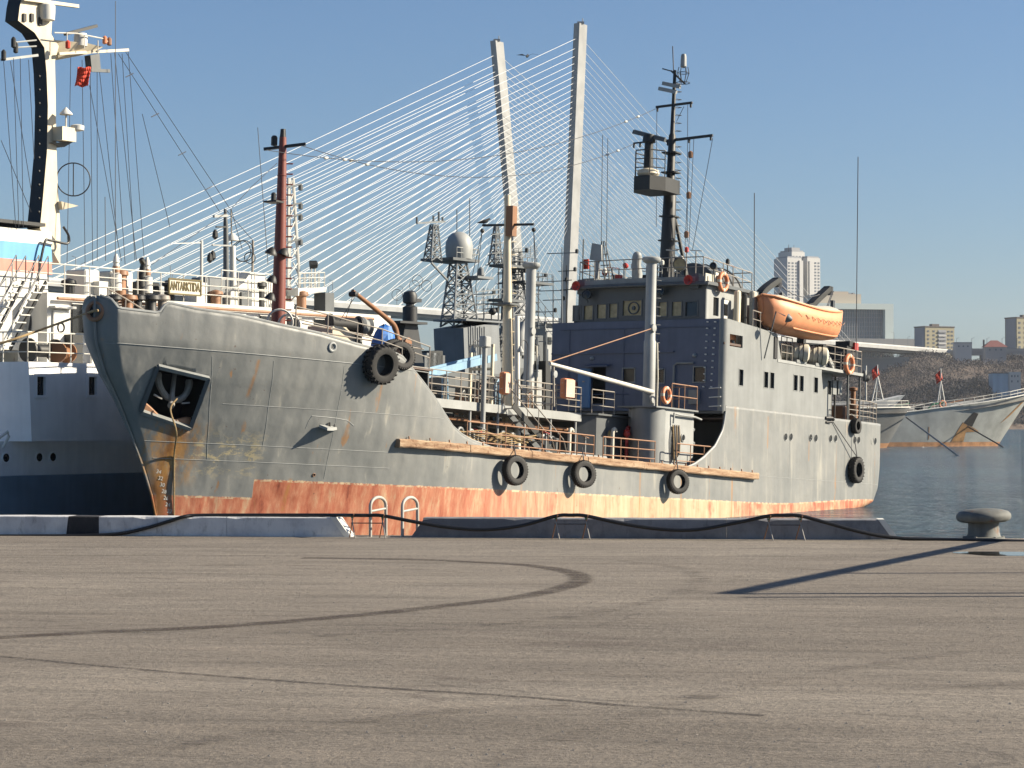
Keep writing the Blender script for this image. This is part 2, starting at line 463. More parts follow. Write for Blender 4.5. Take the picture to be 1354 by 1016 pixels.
# marks burnt and rubbed into the surface
ribbon('tyre_mark', gpath([(-60, 848), (0, 843), (130, 836), (300, 828), (480, 813), (600, 800), (690, 789), (745, 777), (768, 767), (755, 757), (700, 748), (620, 743), (540, 740), (400, 738)]), .34, 'skid', .004)
ribbon('tyre_mark', gpath([(-60, 864), (0, 868), (150, 882), (330, 897), (500, 909), (700, 922), (830, 933), (1010, 946)]), .085, 'oil_track', .004)
ribbon('tyre_mark', gpath([(-40, 760), (120, 752), (330, 748), (520, 752), (640, 760)]), .22, 'faint_track', .008)
ribbon('tyre_mark', gpath([(820, 742), (900, 752), (925, 770), (860, 796), (700, 822), (420, 842)]), .30, 'faint_track', .008)
ribbon('tyre_mark', gpath([(650, 1010), (800, 960), (1000, 905), (1354, 850)]), .26, 'faint_track', .012)
ribbon('tyre_mark', gpath([(100, 1010), (420, 960), (760, 930), (1354, 905)]), .24, 'faint_track', .012)
for y0, y1, w in ((723.5, 727, .035), (734.5, 737.5, .05)):
    ribbon('joint', [ground(-80 + 1560 * i / 24, y0 + (y1 - y0) * i / 24) for i in range(25)], w, 'joint_tar', .004)
ribbon('joint', gpath([(180, 764), (235, 766.5)], 4), .04, 'joint_tar', .004)
b = MB(); c = ground(1335, 732.5)
b.v = [(c.x + .62 * math.cos(a) * (1 + .25 * math.sin(3 * a)), c.y + .55 * math.sin(a) * (1 + .2 * math.cos(2 * a)), QZ + .004) for a in [2 * math.pi * i / 26 for i in range(26)]]
b.f = [tuple(range(26))]; b.build('puddle', 'puddle_water', qroot)
# loose grit
b = MB()
for i in range(420):
    px = random.uniform(0, 1354); py = 715 + 300 * random.random() ** 1.4; p = ground(px, py); r = random.uniform(.003, .009)
    n = len(b.v)
    b.v += [(p.x - r, p.y - r * .8, QZ), (p.x + r, p.y - r, QZ), (p.x + r * .7, p.y + r, QZ), (p.x - r, p.y + r, QZ), (p.x, p.y, QZ + r * 1.1)]
    b.f += [(n, n+1, n+4), (n+1, n+2, n+4), (n+2, n+3, n+4), (n+3, n, n+4)]
b.build('grit', 'steel_bare', qroot, kind='stuff')
# kerb: two long cast lengths with sloping ends, a painted bay, white strips painting the sunlit end faces
KH = .285
def kx(px): return QF.v(px, 700, 0).x
kerb = empty('quay_kerb', matrix=QF.M); kerb['kind'] = 'structure'
krnd = random.Random(5)
def kerb_piece(x0b, x0t, x1b, x1t, m, name='kerb_block'):
    n = max(2, int((x1b - x0b) / .16)); b = MB(); J = lambda a: krnd.uniform(-a, a)
    for i in range(n + 1):
        t = i / n; xb = x0b + (x1b - x0b) * t; xt = x0t + (x1t - x0t) * t; c = .012 + (.03 if krnd.random() < .12 else 0) * krnd.random()
        j0 = J(.004)
        b.v += [(xb, J(.003), QZ - .01), (xt, j0, QZ + KH - c), (xt, j0 + c, QZ + KH + J(.003)), (xt, .42 - c, QZ + KH + J(.003)), (xt, .42, QZ + KH - c), (xb, .42, QZ - .01)]
    for i in range(n):
        for k in range(5): b.f.append((i*6+k, (i+1)*6+k, (i+1)*6+k+1, i*6+k+1))
    b.f += [(0, 1, 2, 3, 4, 5), tuple(n*6 + k for k in (5, 4, 3, 2, 1, 0))]
    b.build(name, m, kerb)
kerb_piece(kx(-300), kx(-300), kx(88) - .004, kx(91) - .004, 'kerb_white')
kerb_piece(kx(88), kx(91), kx(131), kx(131), 'kerb_black')
kerb_piece(kx(131) + .004, kx(131) + .004, kx(300), kx(300), 'kerb_white')
kerb_piece(kx(300) + .004, kx(300) + .004, kx(462), kx(443), 'kerb_white')
xs = [542, 735, 960, 1187]
for i in range(3):
    kerb_piece(kx(xs[i]) + .004, kx(xs[i] + (17 if i == 0 else 0)) + .004, kx(xs[i+1]), kx(xs[i+1] - (20 if i == 2 else 0)), 'kerb_grey')
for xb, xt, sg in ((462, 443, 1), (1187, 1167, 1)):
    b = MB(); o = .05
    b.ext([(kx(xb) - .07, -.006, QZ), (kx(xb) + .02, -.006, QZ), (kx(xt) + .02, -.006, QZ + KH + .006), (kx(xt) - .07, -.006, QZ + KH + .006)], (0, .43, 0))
    b.build('sunlit_end_strip', 'mark_white', kerb)
ribbon('edge_line', [(kx(-300) + 30.0 * i / 20, -.05, 0) for i in range(21)], .05, 'mark_white', .004, kerb)

# bollard
bp = ground(1301, 712.5)
b = MB(); b.lathe([(.30, 0), (.30, .02), (.245, .03), (.225, .07), (.215, .18), (.225, .235)], n=28)
br = empty('mooring_bollard', QF.M @ Vector((bp.x, bp.y + .1, QZ)), R(-6), 'squat grey iron mooring bollard on the quay edge past the kerb end', 'bollard')
b.build('stem', 'bollard_paint', br, True)
b = MB(); b.lathe([(.20, .225), (.31, .235), (.37, .262), (.392, .305), (.385, .345), (.35, .385), (.25, .415), (.12, .43), (.02, .432)], n=32)
for i, q in enumerate(b.v): b.v[i] = (q[0], q[1], q[2] + .03 * q[0])
b.build('head', 'bollard_paint', br, True)
b = MB()
for i in range(6):
    a = i * math.pi / 3; b.lathe([(.022, .02), (.022, .035), (.002, .036)], (.272 * math.cos(a), .272 * math.sin(a), 0), n=6)
b.build('bolts', 'steel_bare', br)

# ladder hoops in the kerb gap
ld = empty('quay_ladder', QF.M @ Vector((kx(517), .30, QZ)), math.atan2(-1.5, 14.75), 'pair of white tubular ladder hoops in the kerb gap', 'ladder')
for sx in (-.235, .235):
    dirv = Vector((.42, .9, 0)).normalized() * .20
    pts = [Vector((sx, 0, 0)) - dirv + Vector((0, 0, -.9))] + [Vector((sx, 0, 0)) - dirv, Vector((sx, 0, 0)) - dirv + Vector((0, 0, .44))]
    pts += [Vector((sx, 0, .44)) + dirv * math.sin(a) + Vector((0, 0, .13 * math.cos(a))) for a in [R(-72 + 18 * i) for i in range(9)]]
    pts += [Vector((sx, 0, .44)) + dirv, Vector((sx, 0, -.02)) + dirv]
    b = MB(); b.tube(pts, .024, 10); h = b.build('hoop', 'rail_paint_pale', ld, True)
    b = MB(); b.cyl(Vector((sx, 0, .37)) - dirv, Vector((sx, 0, .40)) + dirv, .017, n=8); b.build('crossbar', 'rail_paint_pale', h)
for i in range(3):
    b = MB(); b.cyl((-.235, -.18, -.25 - .3 * i), (.235, -.18, -.25 - .3 * i), .015, n=8); b.build('rung', 'rail_rust', ld)

# cable trestles and cable
def trestle(pa, pb, label):
    A, B = QF.v(pa, 690, -.22), QF.v(pb, 690, -.22)
    cx_ = (A.x + B.x) / 2; hw = (B.x - A.x) / 2
    t = empty('cable_trestle', QF.M @ Vector((cx_, -.22, QZ)), math.atan2(-1.5, 14.75), label, 'trestle', 'rebar trestles holding the cable up')
    for s in (-1, 1):
        x = s * hw
        for d in (-1, 1):
            b = MB(); b.tube([(x - .07 * d * .9, .13 * d, 0), (x + .012 * d, -.015 * d, .29), (x + .03 * d, -.045 * d, .345)], .009, 6)
            b.build('leg', 'rail_rust' if d > 0 else 'steel_bare', t)
        b = MB(); b.tube([(x, -.03, .295), (x + .012, .03, .315)], .012, 6); b.build('clamp', 'green_paint', t)
    b = MB(); b.cyl((-hw - .02, 0, .215), (hw + .02, 0, .215), .008, n=6); b.build('bar', 'wire', t)
trestle(466, 506, 'low steel trestle holding black cable beside the ladder hoops')
trestle(735, 775, 'low steel trestle holding black cable below the two deck-side tyres')
trestle(1016, 1058, 'low green-topped trestle holding black cable near the sloping kerb end')
cp = [(-40, 709, -.12), (60, 708.8, -.10), (120, 708, -.07), (160, 705.5, -.04), (195, 698, -.035), (225, 689, -.035), (243, 683.5, -.02), (262, 681.6, .06), (330, 681.3, .12), (430, 681.3, .10),
      (466, 681.5, -.22), (486, 681.6, -.22), (506, 682, -.22), (545, 689.5, -.22), (590, 697, -.22), (640, 700.5, -.22), (690, 695, -.22), (735, 682.5, -.22), (755, 681.4, -.22), (775, 682.3, -.22),
      (820, 692, -.22), (870, 699.5, -.22), (920, 700.5, -.22), (975, 691, -.22), (1016, 682.4, -.22), (1037, 681.6, -.22), (1058, 682.3, -.22), (1095, 692, -.22), (1140, 704, -.22),
      (1187, 711.5, -.16), (1250, 713.6, -.12), (1300, 714.5, -.22), (1354, 716, -.22), (1420, 717, -.22)]
b = MB(); b.tube(cat([QF.M @ QF.v(*p) for p in cp], 6), .027, 10)
b.build('power_cable', 'cable_black', None, True, label='thick black cable sagging between low trestles along the quay kerb', cat='cable')

# steel boom on posts, standing right of the view: it throws the long shadows on the quay
gx = 9.2
gb = empty('boom_rest', (gx, 21.9, QZ), 0, 'inclined steel boom resting on three posts on the quay', 'boom')
b = MB(); b.beam((0, 0, 3.78), (0, 9.9, 1.2), .10, .12); b.build('boom', 'grey_paint', gb)
for y, z, r in ((-.0, 3.75, .06), (-.42, 3.72, .05), (2.9, 2.95, .05), (9.8, 1.2, .05)):
    b = MB(); b.cyl((0, y, 0), (0, y, z), r, n=8); b.build('post', 'grey_paint', gb)
# ================================================================ the tanker
YAW = R(57); _c, _s = math.cos(YAW), math.sin(YAW)
TO = Vector((50 * _c - 48.35 * _s, 50 * _s + 48.35 * _c, 0))
TF = Frame(TO, YAW, R(3), 25.0)
HB = 4.35
STEM = [(-2.5, 4.5), (-.05, 3.54), (.55, 3.33), (1.4, 2.9), (2.32, 2.36), (3.47, 1.62), (4.31, .98), (5.28, .52), (6.1, .42), (6.7, .42), (8, .42)]
def stem(z): return interp(z, STEM)
def stern(z): return interp(z, [(-2.5, 44), (0, 47.2), (.9, 49.4), (1.5, 51.5), (2.2, 52.3), (3.2, 52.55), (8, 52.6)])
def hb(s, z):
    le = interp(z, [(-2, 16), (0, 14.5), (3, 12.2), (6, 10.5)]); p = interp(z, [(0, 1.95), (3, 1.85), (6, 1.62)])
    d = max(0, s - stem(z)); t = min(1, d / le); nose = interp(z, [(0, .03), (2, .10), (4, .30), (5.4, .58), (6.7, .66)])
    w = nose * min(1, d / .22) ** .5 + (HB - nose) * (1 - (1 - t) ** p)
    e = stern(z); a = 47.0 if z > 1.5 else interp(z, [(-2.5, 30), (0, 38), (1.5, 47)])
    if s > a:
        u = min(1, (s - a) / (e - a)); w *= max(0, 1 - u ** 6) ** .45
    return w
ZTOP = [(2.9, 6.44), (4.25, 6.36), (5.55, 6.17), (7.13, 5.99), (8.57, 5.76), (10.4, 5.58), (10.75, 5.50), (11.03, 5.32),
        (11.94, 4.74), (12.64, 4.27), (13.3, 3.72), (13.84, 3.29), (14.4, 3.05), (15.04, 2.87), (16.26, 2.68), (18, 2.52), (20, 2.44), (29.8, 2.40), (30.65, 2.45), (31.5, 2.66), (32.27, 2.96), (33.25, 3.48), (33.9, 4.15),
        (34.18, 4.75), (34.20, 5.25), (52, 5.33)]
def ztop(s): return interp(s, ZTOP)
def tproj(p):
    w = TF.M @ Vector(p); return (CX + F * w.x / w.y, YH - F * (w.z - CH) / w.y)
def hullhit(px, py):
    lo = -4.7; p = None
    for i in range(400):
        v = -4.7 + i * .0117; p = TF.v(px, py, v)
        if hb(p.x, p.z) + v > 0: break
    return p
def hp(s, z, off=0.0): return Vector((s, -hb(s, z) - off, z))
def hnorm(s, z):
    e = .05; a = hp(s + e, z) - hp(s - e, z); b = hp(s, z + e) - hp(s, z - e); n = a.cross(b).normalized()
    return n if n.y < 0 else -n
_st = hullhit(228, 590); _sc = hullhit(285, 620)
STAIN = (_st.x - .30, _st.x + .30, -.2, 2.9)
STAIN2 = (_st.x - .9, _st.x + .8, 1.0, 2.9)
SCUFF = (_sc.x - 1.2, _sc.x + 1.2, 1.4, 2.5)
hullmat()

T = empty('tanker_ship', matrix=TF.M, label='grey rust-streaked coastal tanker with scraped red boot-top and timber fender rail', cat='ship')
_bow = []
for _px, _z in ((120, 6.67), (142, 6.67), (157, 6.28), (211, 6.22), (220, 6.54), (225, 6.56)):
    lo_, hi_ = .43, 6.0
    for _ in range(40):
        md_ = (lo_ + hi_) / 2
        if tproj((md_, -hb(md_, _z), _z))[0] < _px: lo_ = md_
        else: hi_ = md_
    _bow.append((lo_, _z))
ZTOP[:0] = [(.40, 6.67)] + _bow[1:]
cols = [q[0] for q in _bow[1:]]; x = .42
while x < 52.6:
    cols.append(x); x += .10 if x < 8 else (.22 if x < 17 else (.5 if x < 29.5 else (.16 if x < 34.5 else (.5 if x < 45 else .14))))
cols += [34.18, 34.2, 52.59, 52.6]; cols = sorted(set(round(c, 3) for c in cols))
NR = 60
POCK = [(209, 484), (276, 500), (252, 566), (187, 544)]
def inpoly(p, poly):
    c = False; j = len(poly) - 1
    for i in range(len(poly)):
        (xi, yi), (xj, yj) = poly[i], poly[j]
        if (yi > p[1]) != (yj > p[1]) and p[0] < (xj - xi) * (p[1] - yi) / (yj - yi) + xi: c = not c
        j = i
    return c
for side in (-1, 1):
    b = MB(); n = len(cols)
    for s0 in cols:
        zt = ztop(s0)
        for j in range(NR + 1):
            z = -2.0 + (zt + 2.0) * j / NR
            k0 = max(0, 1 - (s0 - .42) / 13) ** 1.3; k1 = max(0, (s0 - 44) / 8.6) ** 1.5
            s = s0 + (stem(z) - .42) * k0 + (stern(z) - 52.6) * k1
            b.v.append((s, side * max(.03, hb(s, z)), z))
    for i in range(n - 1):
        for j in range(NR):
            q = (i*(NR+1)+j, (i+1)*(NR+1)+j, (i+1)*(NR+1)+j+1, i*(NR+1)+j+1)
            if side < 0:
                c = sum((Vector(b.v[k]) for k in q), Vector()) / 4
                if -1 < c.x < 5 and 1.5 < c.z < 6 and inpoly(tproj(c), POCK): continue
            b.f.append(q)
    me = bpy.data.meshes.new('hull_plating'); me.from_pydata(b.v, [], b.f); me.materials.append(M['hull_paint'])
    bm = bmesh.new(); bm.from_mesh(me)
    for f in bm.faces:
        if f.normal.y * side < 0: f.normal_flip()
    bm.to_mesh(me); bm.free(); me.shade_smooth()
    o = link('hull_plating', me, T)
    md = o.modifiers.new('t', 'SOLIDIFY'); md.thickness = .06; md.offset = -1
# stem and stern closing bars
b = MB(); b.tube([(stem(z) - .005, 0, z) for z in [-2 + 8.6 * i / 30 for i in range(31)]], .045, 8); b.build('stem_bar', 'hull_paint', T, True)
# cap rail along the forecastle bulwark and the sweep
for side in (-1, 1):
    pts = []
    for i in range(150):
        s = .44 + 16.2 * i / 149; pts.append((s, side * (hb(s, ztop(s)) - .03), ztop(s) + .01))
    b = MB(); b.tube(pts, .045, 6); b.build('cap_rail', 'light_grey_paint', T, True)
    pts = [(s, side * HB, ztop(s)) for s in [30 + 4.19 * i / 30 for i in range(31)]]
    b = MB(); b.tube(pts, .05, 6); b.build('cap_rail', 'light_grey_paint', T, True)
# weld seams, proud of the plating
def seam(pts, r=.008, m='light_grey_paint'):
    b = MB(); b.tube(pts, r, 5); b.build('weld_seam', m, T, True)
seam([hp(s, 5.22 - .012 * s, .004) for s in [.6 + 11.6 * i / 60 for i in range(61)]], .014)
for z, a, e in ((3.55, hullhit(290, 545).x, 13.2), (2.28, 2.6, 11.5), (2.36, 37.5, 52.0), (1.75, 3.0, 11)):
    seam([hp(a + (e - a) * i / 60, z, .003) for i in range(61)])
for s, z0, z1, k in ((3.6, 1.8, 5.0, .3), (5.6, 2.3, 5.0, .2), (8.2, 1.3, 5.0, .1), (40.4, 2.4, 5.2, 0), (46.3, 2.4, 5.2, 0)):
    seam([hp(s + (z1 - z) * k, z, .002) for z in [z0 + (z1 - z0) * i / 12 for i in range(13)]], .007)

# anchor pocket: box sunk into the flare, with a raised frame
pc = [hullhit(*p) for p in POCK]
inn = [p + Vector((.55, 1.15, .0)) for p in pc]
b = MB(); b.quad(*inn)
for i in range(4): b.quad(pc[i], pc[(i+1) % 4], inn[(i+1) % 4], inn[i])
pk = b.build('anchor_pocket', 'black', T)
nrm = hnorm(1.6, 3.6)
for i in range(4):
    b = MB(); b.beam(pc[i] + nrm * .02, pc[(i+1) % 4] + nrm * .02, .13, .16, nrm); b.build('frame', 'dark_grey_paint' if i in (1, 3) else 'grey_paint', pk)
b = MB(); mid = (pc[2] + pc[3]) / 2
lip = [pc[3].lerp(pc[2], i / 10) + nrm * .05 + Vector((0, 0, .16 + .16 * math.cos(2 * math.pi * i / 10 * 1.0))) for i in range(11)]
b.ext([pc[3]] + lip + [pc[2]], nrm * -.08); b.build('lip', 'rail_rust', pk)
# anchor hanging in it
ac = (pc[0] + pc[1] + pc[2] + pc[3]) / 4
au = (pc[1] - pc[0]).normalized(); av = Vector((0, 0, 1)); ai = Vector((.1, .22, 0)) + nrm * -.1
ar = empty('ship_anchor', TF.M @ (ac + ai), 0, 'stowed steel anchor with two curved flukes in its hull pocket', 'anchor')
rel = lambda a, h, d=0: TF.M.to_3x3() @ (au * a + av * h - nrm * -d)
b = MB(); b.tube([rel(0, .55, -.4), rel(0, .05), rel(0, -.28, .06)], [.07, .08, .10], 8); b.build('shank', 'steel_bare', ar, True)
for sg in (-1, 1):
    b = MB(); pts = [rel(sg * (.05 + .50 * math.sin(R(a))), -.25 + .66 * (1 - math.cos(R(a))) ** .9, -.16) for a in (0, 20, 40, 60, 78, 92, 100)]
    b.tube(pts, [.10, .11, .11, .11, .12, .13, .10], 8); b.build('fluke', 'steel_bare', ar, True)
b = MB(); b.beam(rel(-.62, -.08, .1), rel(-.34, -.16, .1), .08, .05); b.beam(rel(.34, -.16, .1), rel(.62, -.08, .1), .08, .05); b.build('stock', 'steel_bare', ar)
b = MB(); b.lathe([(.02, -.1), (.11, -.08), (.11, .08), (.02, .1)], rel(0, -.26, .12), TF.M.to_3x3() @ nrm, 12); b.build('crown', 'steel_bare', ar, True)
# rope looped out of the pocket down to the water
rp = [ac + au * .1 + nrm * .12 + Vector((0, 0, .0)), ac + au * -.1 + nrm * .2 + Vector((0, 0, -.35)), ac + au * .15 + nrm * .3 + Vector((0, 0, -.95))]
for py in (600, 640, 680, 705): p = hullhit(231, py); rp.append(p + nrm * .06)
b = MB(); b.tube([TF.M @ p for p in cat(rp, 6)], .028, 6); b.build('anchor_rope', 'rope', None, True, label='tan rope hanging from the anchor pocket down the bow', cat='rope')

# fairleads
def ring(px, py, r, tr, name='fairlead', m='rail_rust', dark='black'):
    p = hullhit(px, py); nn = hnorm(p.x, p.z)
    b = MB(); b.torus(p + nn * .02, r, tr, nn, 24, 8); o = b.build(name, m, T, True)
    b = MB(); b.lathe([(r, -.05), (r, .012), (.001, .014)], p, nn, 20); b.build('hole', dark, o)
ring(439, 459, .13, .045, m='light_grey_paint'); ring(415, 628, .05, .012, 'drain_hole', 'rail_rust')
p = TF.v(129, 412, 0); b = MB(); b.torus(p + Vector((-.12, 0, 0)), .27, .07, (-1, -.25, .12), 26, 8); o = b.build('fairlead', 'rail_rust', T, True)
b = MB(); b.lathe([(.27, -.2), (.27, .0), (.001, .012)], p + Vector((-.10, 0, 0)), (-1, -.25, .12), 22); b.build('hole', 'black', o)
p = hullhit(432, 566); nn = hnorm(p.x, p.z); tx = Vector((1, 0, 0))
b = MB(); b.ext([p - tx * .40 + nn * .0, p + tx * .62, p + tx * .62 + nn * .06, p + tx * .1 + nn * .30, p - tx * .25 + nn * .34], (0, 0, .09))
sp = b.build('boarding_step', 'light_grey_paint', T)
for d in (.05, .3):
    b = MB(); b.cyl(p + tx * d + nn * .12, p + tx * d + nn * .12 + Vector((0, 0, .22)), .05, .03, 6); b.build('stud', 'black', sp)
seam([hp(p.x + a_, p.z + c_, .004) for a_, c_ in ((-.75, -.05), (-.72, .2), (-.66, .36), (-.2, .35), (.3, .33), (.7, .28), (1.0, .12))], .009)

# draught marks on the bow
for i, d in enumerate((34, 32, 30, 28, 26, 24, 22)):
    cu = bpy.data.curves.new('t', 'FONT'); cu.body = str(d); cu.size = .17; cu.align_x = 'CENTER'; cu.align_y = 'CENTER'; cu.extrude = .004
    to = bpy.data.objects.new('t', cu); COL.objects.link(to); dg = bpy.context.evaluated_depsgraph_get(); me = bpy.data.meshes.new_from_object(to.evaluated_get(dg)); bpy.data.objects.remove(to)
    p = hullhit(210 + i * 2.4, 624 + i * 8.7); nn = hnorm(p.x, p.z)
    ex = Vector((1, 0, 0)); ex = (ex - nn * ex.dot(nn)).normalized(); ez = nn.cross(ex) * 1.0
    if ez.z < 0: ez = -ez
    mat = Matrix((ex, ez, ex.cross(ez))).transposed().to_4x4(); mat.translation = p + nn * .012
    me.materials.clear(); me.materials.append(M['mark_white'])
    o = link('draught_mark', me, T); o.matrix_local = mat

# decks and bulkheads
def deckplate(name, s0, s1, z, m, inset=.07, n=24, parent=T, thick=.05):
    b = MB(); ss = [s0 + (s1 - s0) * i / n for i in range(n + 1)]
    L = [(s, -(max(.05, hb(s, z) - inset)), z) for s in ss] + [(s, max(.05, hb(s, z) - inset), z) for s in reversed(ss)]
    b.ext(L, (0, 0, -thick)); return b.build(name, m, parent)
deckplate('forecastle_deck', .8, 12.6, 5.2, 'deck_brown')
deckplate('main_deck', 12.0, 36.6, 2.32, 'deck_brown')
deckplate('poop_deck', 34.3, 52.2, 4.72, 'deck_brown')
b = MB(); b.bb(12.55, 12.63, -4.1, 4.1, 2.3, 5.2); b.build('forecastle_bulkhead', 'dark_grey_paint', T)

# timber fender rail: six baulks bolted end to end
fs = [11.0, 14.6, 18.6, 22.6, 26.9, 31.6, 37.0]
fz = lambda s: 2.62 - .011 * (s - 11)
fr_ = empty('fender_rail'); fr_.parent = T
k = NT('timber'); n1 = k.noise(1.0, 6, .75, vec=k.coord((.9, 6, 6))); n2 = k.noise(4, 5, .7)
cc = k.ramp(n1, [(.28, (.11, .055, .030)), (.46, (.33, .20, .115)), (.62, (.47, .34, .22)), (.75, (.55, .46, .34))])
k.bump(n1, .9, .05); k.done(k.mix(k.mask(n2, .58, .68), cc, (.16, .06, .025)), .9)
for i in range(6):
    a, e = fs[i] + .012, fs[i+1] - .012; b = MB(); N = 8; rows = []
    for j in range(N + 1):
        s = a + (e - a) * j / N; y = -hb(s, 2.5); z = fz(s); jz = random.uniform(-.012, .012); jy = random.uniform(-.015, .015)
        rows.append([(s, y + .01, z - .15 + jz), (s, y - .20 + jy, z - .15 + jz), (s, y - .235 + jy, z - .11 + jz), (s, y - .235 + jy, z + .09 + jz), (s, y - .19 + jy, z + .14 + jz), (s, y + .01, z + .14 + jz)])
    for r_ in rows: b.v += r_
    for j in range(N):
        for q in range(5): b.f.append((j*6+q, j*6+q+1, (j+1)*6+q+1, (j+1)*6+q))
    b.f += [(0, 1, 2, 3, 4, 5), tuple(N*6 + q for q in (5, 4, 3, 2, 1, 0))]
    b.build('baulk', 'timber', fr_)
for i in range(26):
    s = 11.5 + i * 1.0; b = MB(); b.beam((s, -hb(s, 2.5) - .15, fz(s) + .14), (s, -hb(s, 2.5) - .13, fz(s) + .24), .05, .03); b.build('bracket', 'rail_rust', fr_)

# railings: rails are the mesh, every stanchion a piece of its own
POST = MB().cyl((0, 0, 0), (0, 0, 1), 1.0, n=6).mesh('stanchion', None)
PM = {}
def railing(path, h, m, parent, rails=3, step=1.3, r=.02, pr=.024, name='railing'):
    path = [Vector(p) for p in path]; b = MB()
    for k in range(rails):
        hh = h * (k + 1) / rails
        b.tube([p + Vector((0, 0, hh)) for p in path], r if k < rails - 1 else r * 1.2, 6)
    o = b.build(name, m, parent)
    if m not in PM:
        me = POST.copy(); me.materials.clear(); me.materials.append(M[m]); PM[m] = me
    for i in range(len(path) - 1):
        d = path[i+1] - path[i]; n = max(1, round(d.length / step))
        for j in range(n + (1 if i == len(path) - 2 else 0)):
            link('stanchion', PM[m], o, loc=path[i] + d * j / n, scale=(pr, pr, h))
    return o

# ---- forecastle gear
FM0 = TF.v(368, 412, 0); FM1 = TF.v(373.5, 181, 0); fd = (FM1 - FM0).normalized()
fb = FM0 - fd * ((FM0.z - 5.2) / fd.z)
fm = empty('foremast'); fm.parent = T
Lm = (FM1 - fb).length
b = MB(); b.tube([fb + fd * (Lm * t) for t in (0, .1, .25, .45, .65, .85, 1)], [.27, .255, .24, .215, .185, .15, .12], 16); b.build('pole', 'red_mast', fm, True)
for i in range(7):
    b = MB(); t = .2 + i * .105; b.torus(fb + fd * Lm * t, .235 - .13 * t * .8, .022, fd, 16, 6); b.build('band', 'red_mast', fm)
b = MB(); b.tube([fb + fd * Lm, fb + fd * (Lm + .28)], [.11, .09], 10); b.build('cap_light', 'mast_dark', fm)
ct = fb + fd * (Lm - .35)
cy = Vector((0, 1, 0))
b = MB(); b.beam(ct + cy * .62 + Vector((-.25, 0, -.06)), ct - cy * .80 + Vector((.25, 0, .10)), .09, .10); b.build('crosstree', 'mast_dark', fm)
b = MB(); b.lathe([(.02, 0), (.11, .02), (.11, .3), (.07, .36)], ct + cy * .3 + Vector((-.1, 0, .05)), n=12); b.build('lamp', 'mast_dark', fm)
rungs = []
for i in range(19):
    t = .06 + i * .046; c = fb + fd * Lm * t; rr = .25 - .15 * t
    if i == 0: rung_me = None
    b = MB(); b.tube([c + Vector((.10, -rr * .8, -.04)), c + Vector((.22, -rr - .16, -.04)), c + Vector((.30, -rr - .12, 0)), c + Vector((.20, -.02, 0))], .014, 5); b.build('rung', 'red_mast', fm)
for (px, py, w) in ((361, 267, .0), (358, 335, .15), (374, 336, .15), (359, 372, .12), (357, 395, .13)):
    p = TF.v(px, py, -.2)
    if w == 0:
        b = MB(); b.bb(p.x - .22, p.x + .2, p.y - .3, p.y + .25, p.z - .03, p.z + .03); b.lathe([(.09, .03), (.09, .28), (.04, .33)], p, n=10); b.build('lamp_shelf', 'mast_dark', fm)
    else:
        b = MB(); b.lathe([(.03, .22), (.10, .17), (w + .06, .02), (w + .07, -.04), (.02, -.02)], p, (.15, -.2, 1), 14); b.build('floodlight', 'mast_dark', fm, True)
# aerial wires from foremast to mainmast
def wire(name, pts, r, m, parent, sag=0.0, n=10):
    if sag:
        a, e = Vector(pts[0]), Vector(pts[1]); pts = [a.lerp(e, i / n) - Vector((0, 0, sag * 4 * (i / n) * (1 - i / n))) for i in range(n + 1)]
    b = MB(); b.tube(pts, r, 5); return b.build(name, m, parent)
# hand davit crane
c0 = TF.v(525, 452, -2.6); c1 = TF.v(521, 432, -2.6); c2 = TF.v(466, 385, -2.6)
hc = empty('davit_crane'); hc.parent = T
b = MB(); b.cyl((c0.x, c0.y, 5.2), c0, .16, .13, 12); b.build('post', 'crane_brown', hc, True)
b = MB(); b.tube(cat([c0, c1, c1.lerp(c2, .25) + Vector((0, 0, .06)), c2], 5), [.13 - .06 * i / 15 for i in range(16)], 10); b.build('jib', 'crane_brown', hc, True)
b = MB(); b.lathe([(.10, -.2), (.2, -.19), (.2, -.14), (.13, -.13), (.13, .13), (.2, .14), (.2, .19), (.1, .2)], c0 + Vector((.12, -.22, -.05)), (0, 1, 0), 16); b.build('winch_drum', 'crane_brown', hc, True)
b = MB(); b.lathe([(.02, -.16), (.09, -.14), (.1, 0), (.09, .14), (.02, .16)], c2 + Vector((.05, 0, -.1)), (0, 1, 0), 12); b.build('sheave', 'black', hc)
for d in (0, .12): wire('fall', [c2 + Vector((d, 0, -.2)), TF.v(456 - d * 60, 425, -2.2)], .012, 'wire', hc)
# mooring winch on the forecastle
wc = TF.v(455, 430, -1.4)
wl = empty('mooring_winch'); wl.parent = T
b = MB(); b.lathe([(.1, -.62), (.36, -.6), (.36, -.54), (.25, -.52), (.27, .5), (.36, .52), (.36, .58), (.1, .6)], wc, (0.9, -.4, 0), 20); b.build('drum', 'black', wl, True)
b = MB(); b.lathe([(.05, 0), (.30, .02), (.33, .12), (.24, .3), (.3, .42), (.1, .45)], wc + Vector((.55, -.25, 0)), (.9, -.4, 0), 18); b.build('warping_head', 'grey_paint', wl, True)
for d in (-.55, .5):
    b = MB(); q = wc + Vector((d * .9, -d * .4, 0)); b.ext([(q.x - .05, q.y - .35, 5.2), (q.x - .05, q.y + .35, 5.2), (q.x - .05, q.y + .15, q.z + .1), (q.x - .05, q.y - .15, q.z + .1)], (.1, 0, 0)); b.build('frame', 'dark_grey_paint', wl)
b = MB(); b.bb(wc.x - .9, wc.x + .5, wc.y - .2, wc.y + .9, 5.2, wc.z - .1); b.build('gear_case', 'cream_paint', wl)
# bitts seen in the bow notch
for px in (171, 196):
    q = TF.v(px, 404, -.5); q.z = 5.2
    b = MB(); b.lathe([(.13, 0), (.13, .95), (.19, .98), (.19, 1.1), (.1, 1.16)], q, n=14); b.build('bitt', 'dark_grey_paint', T, True)
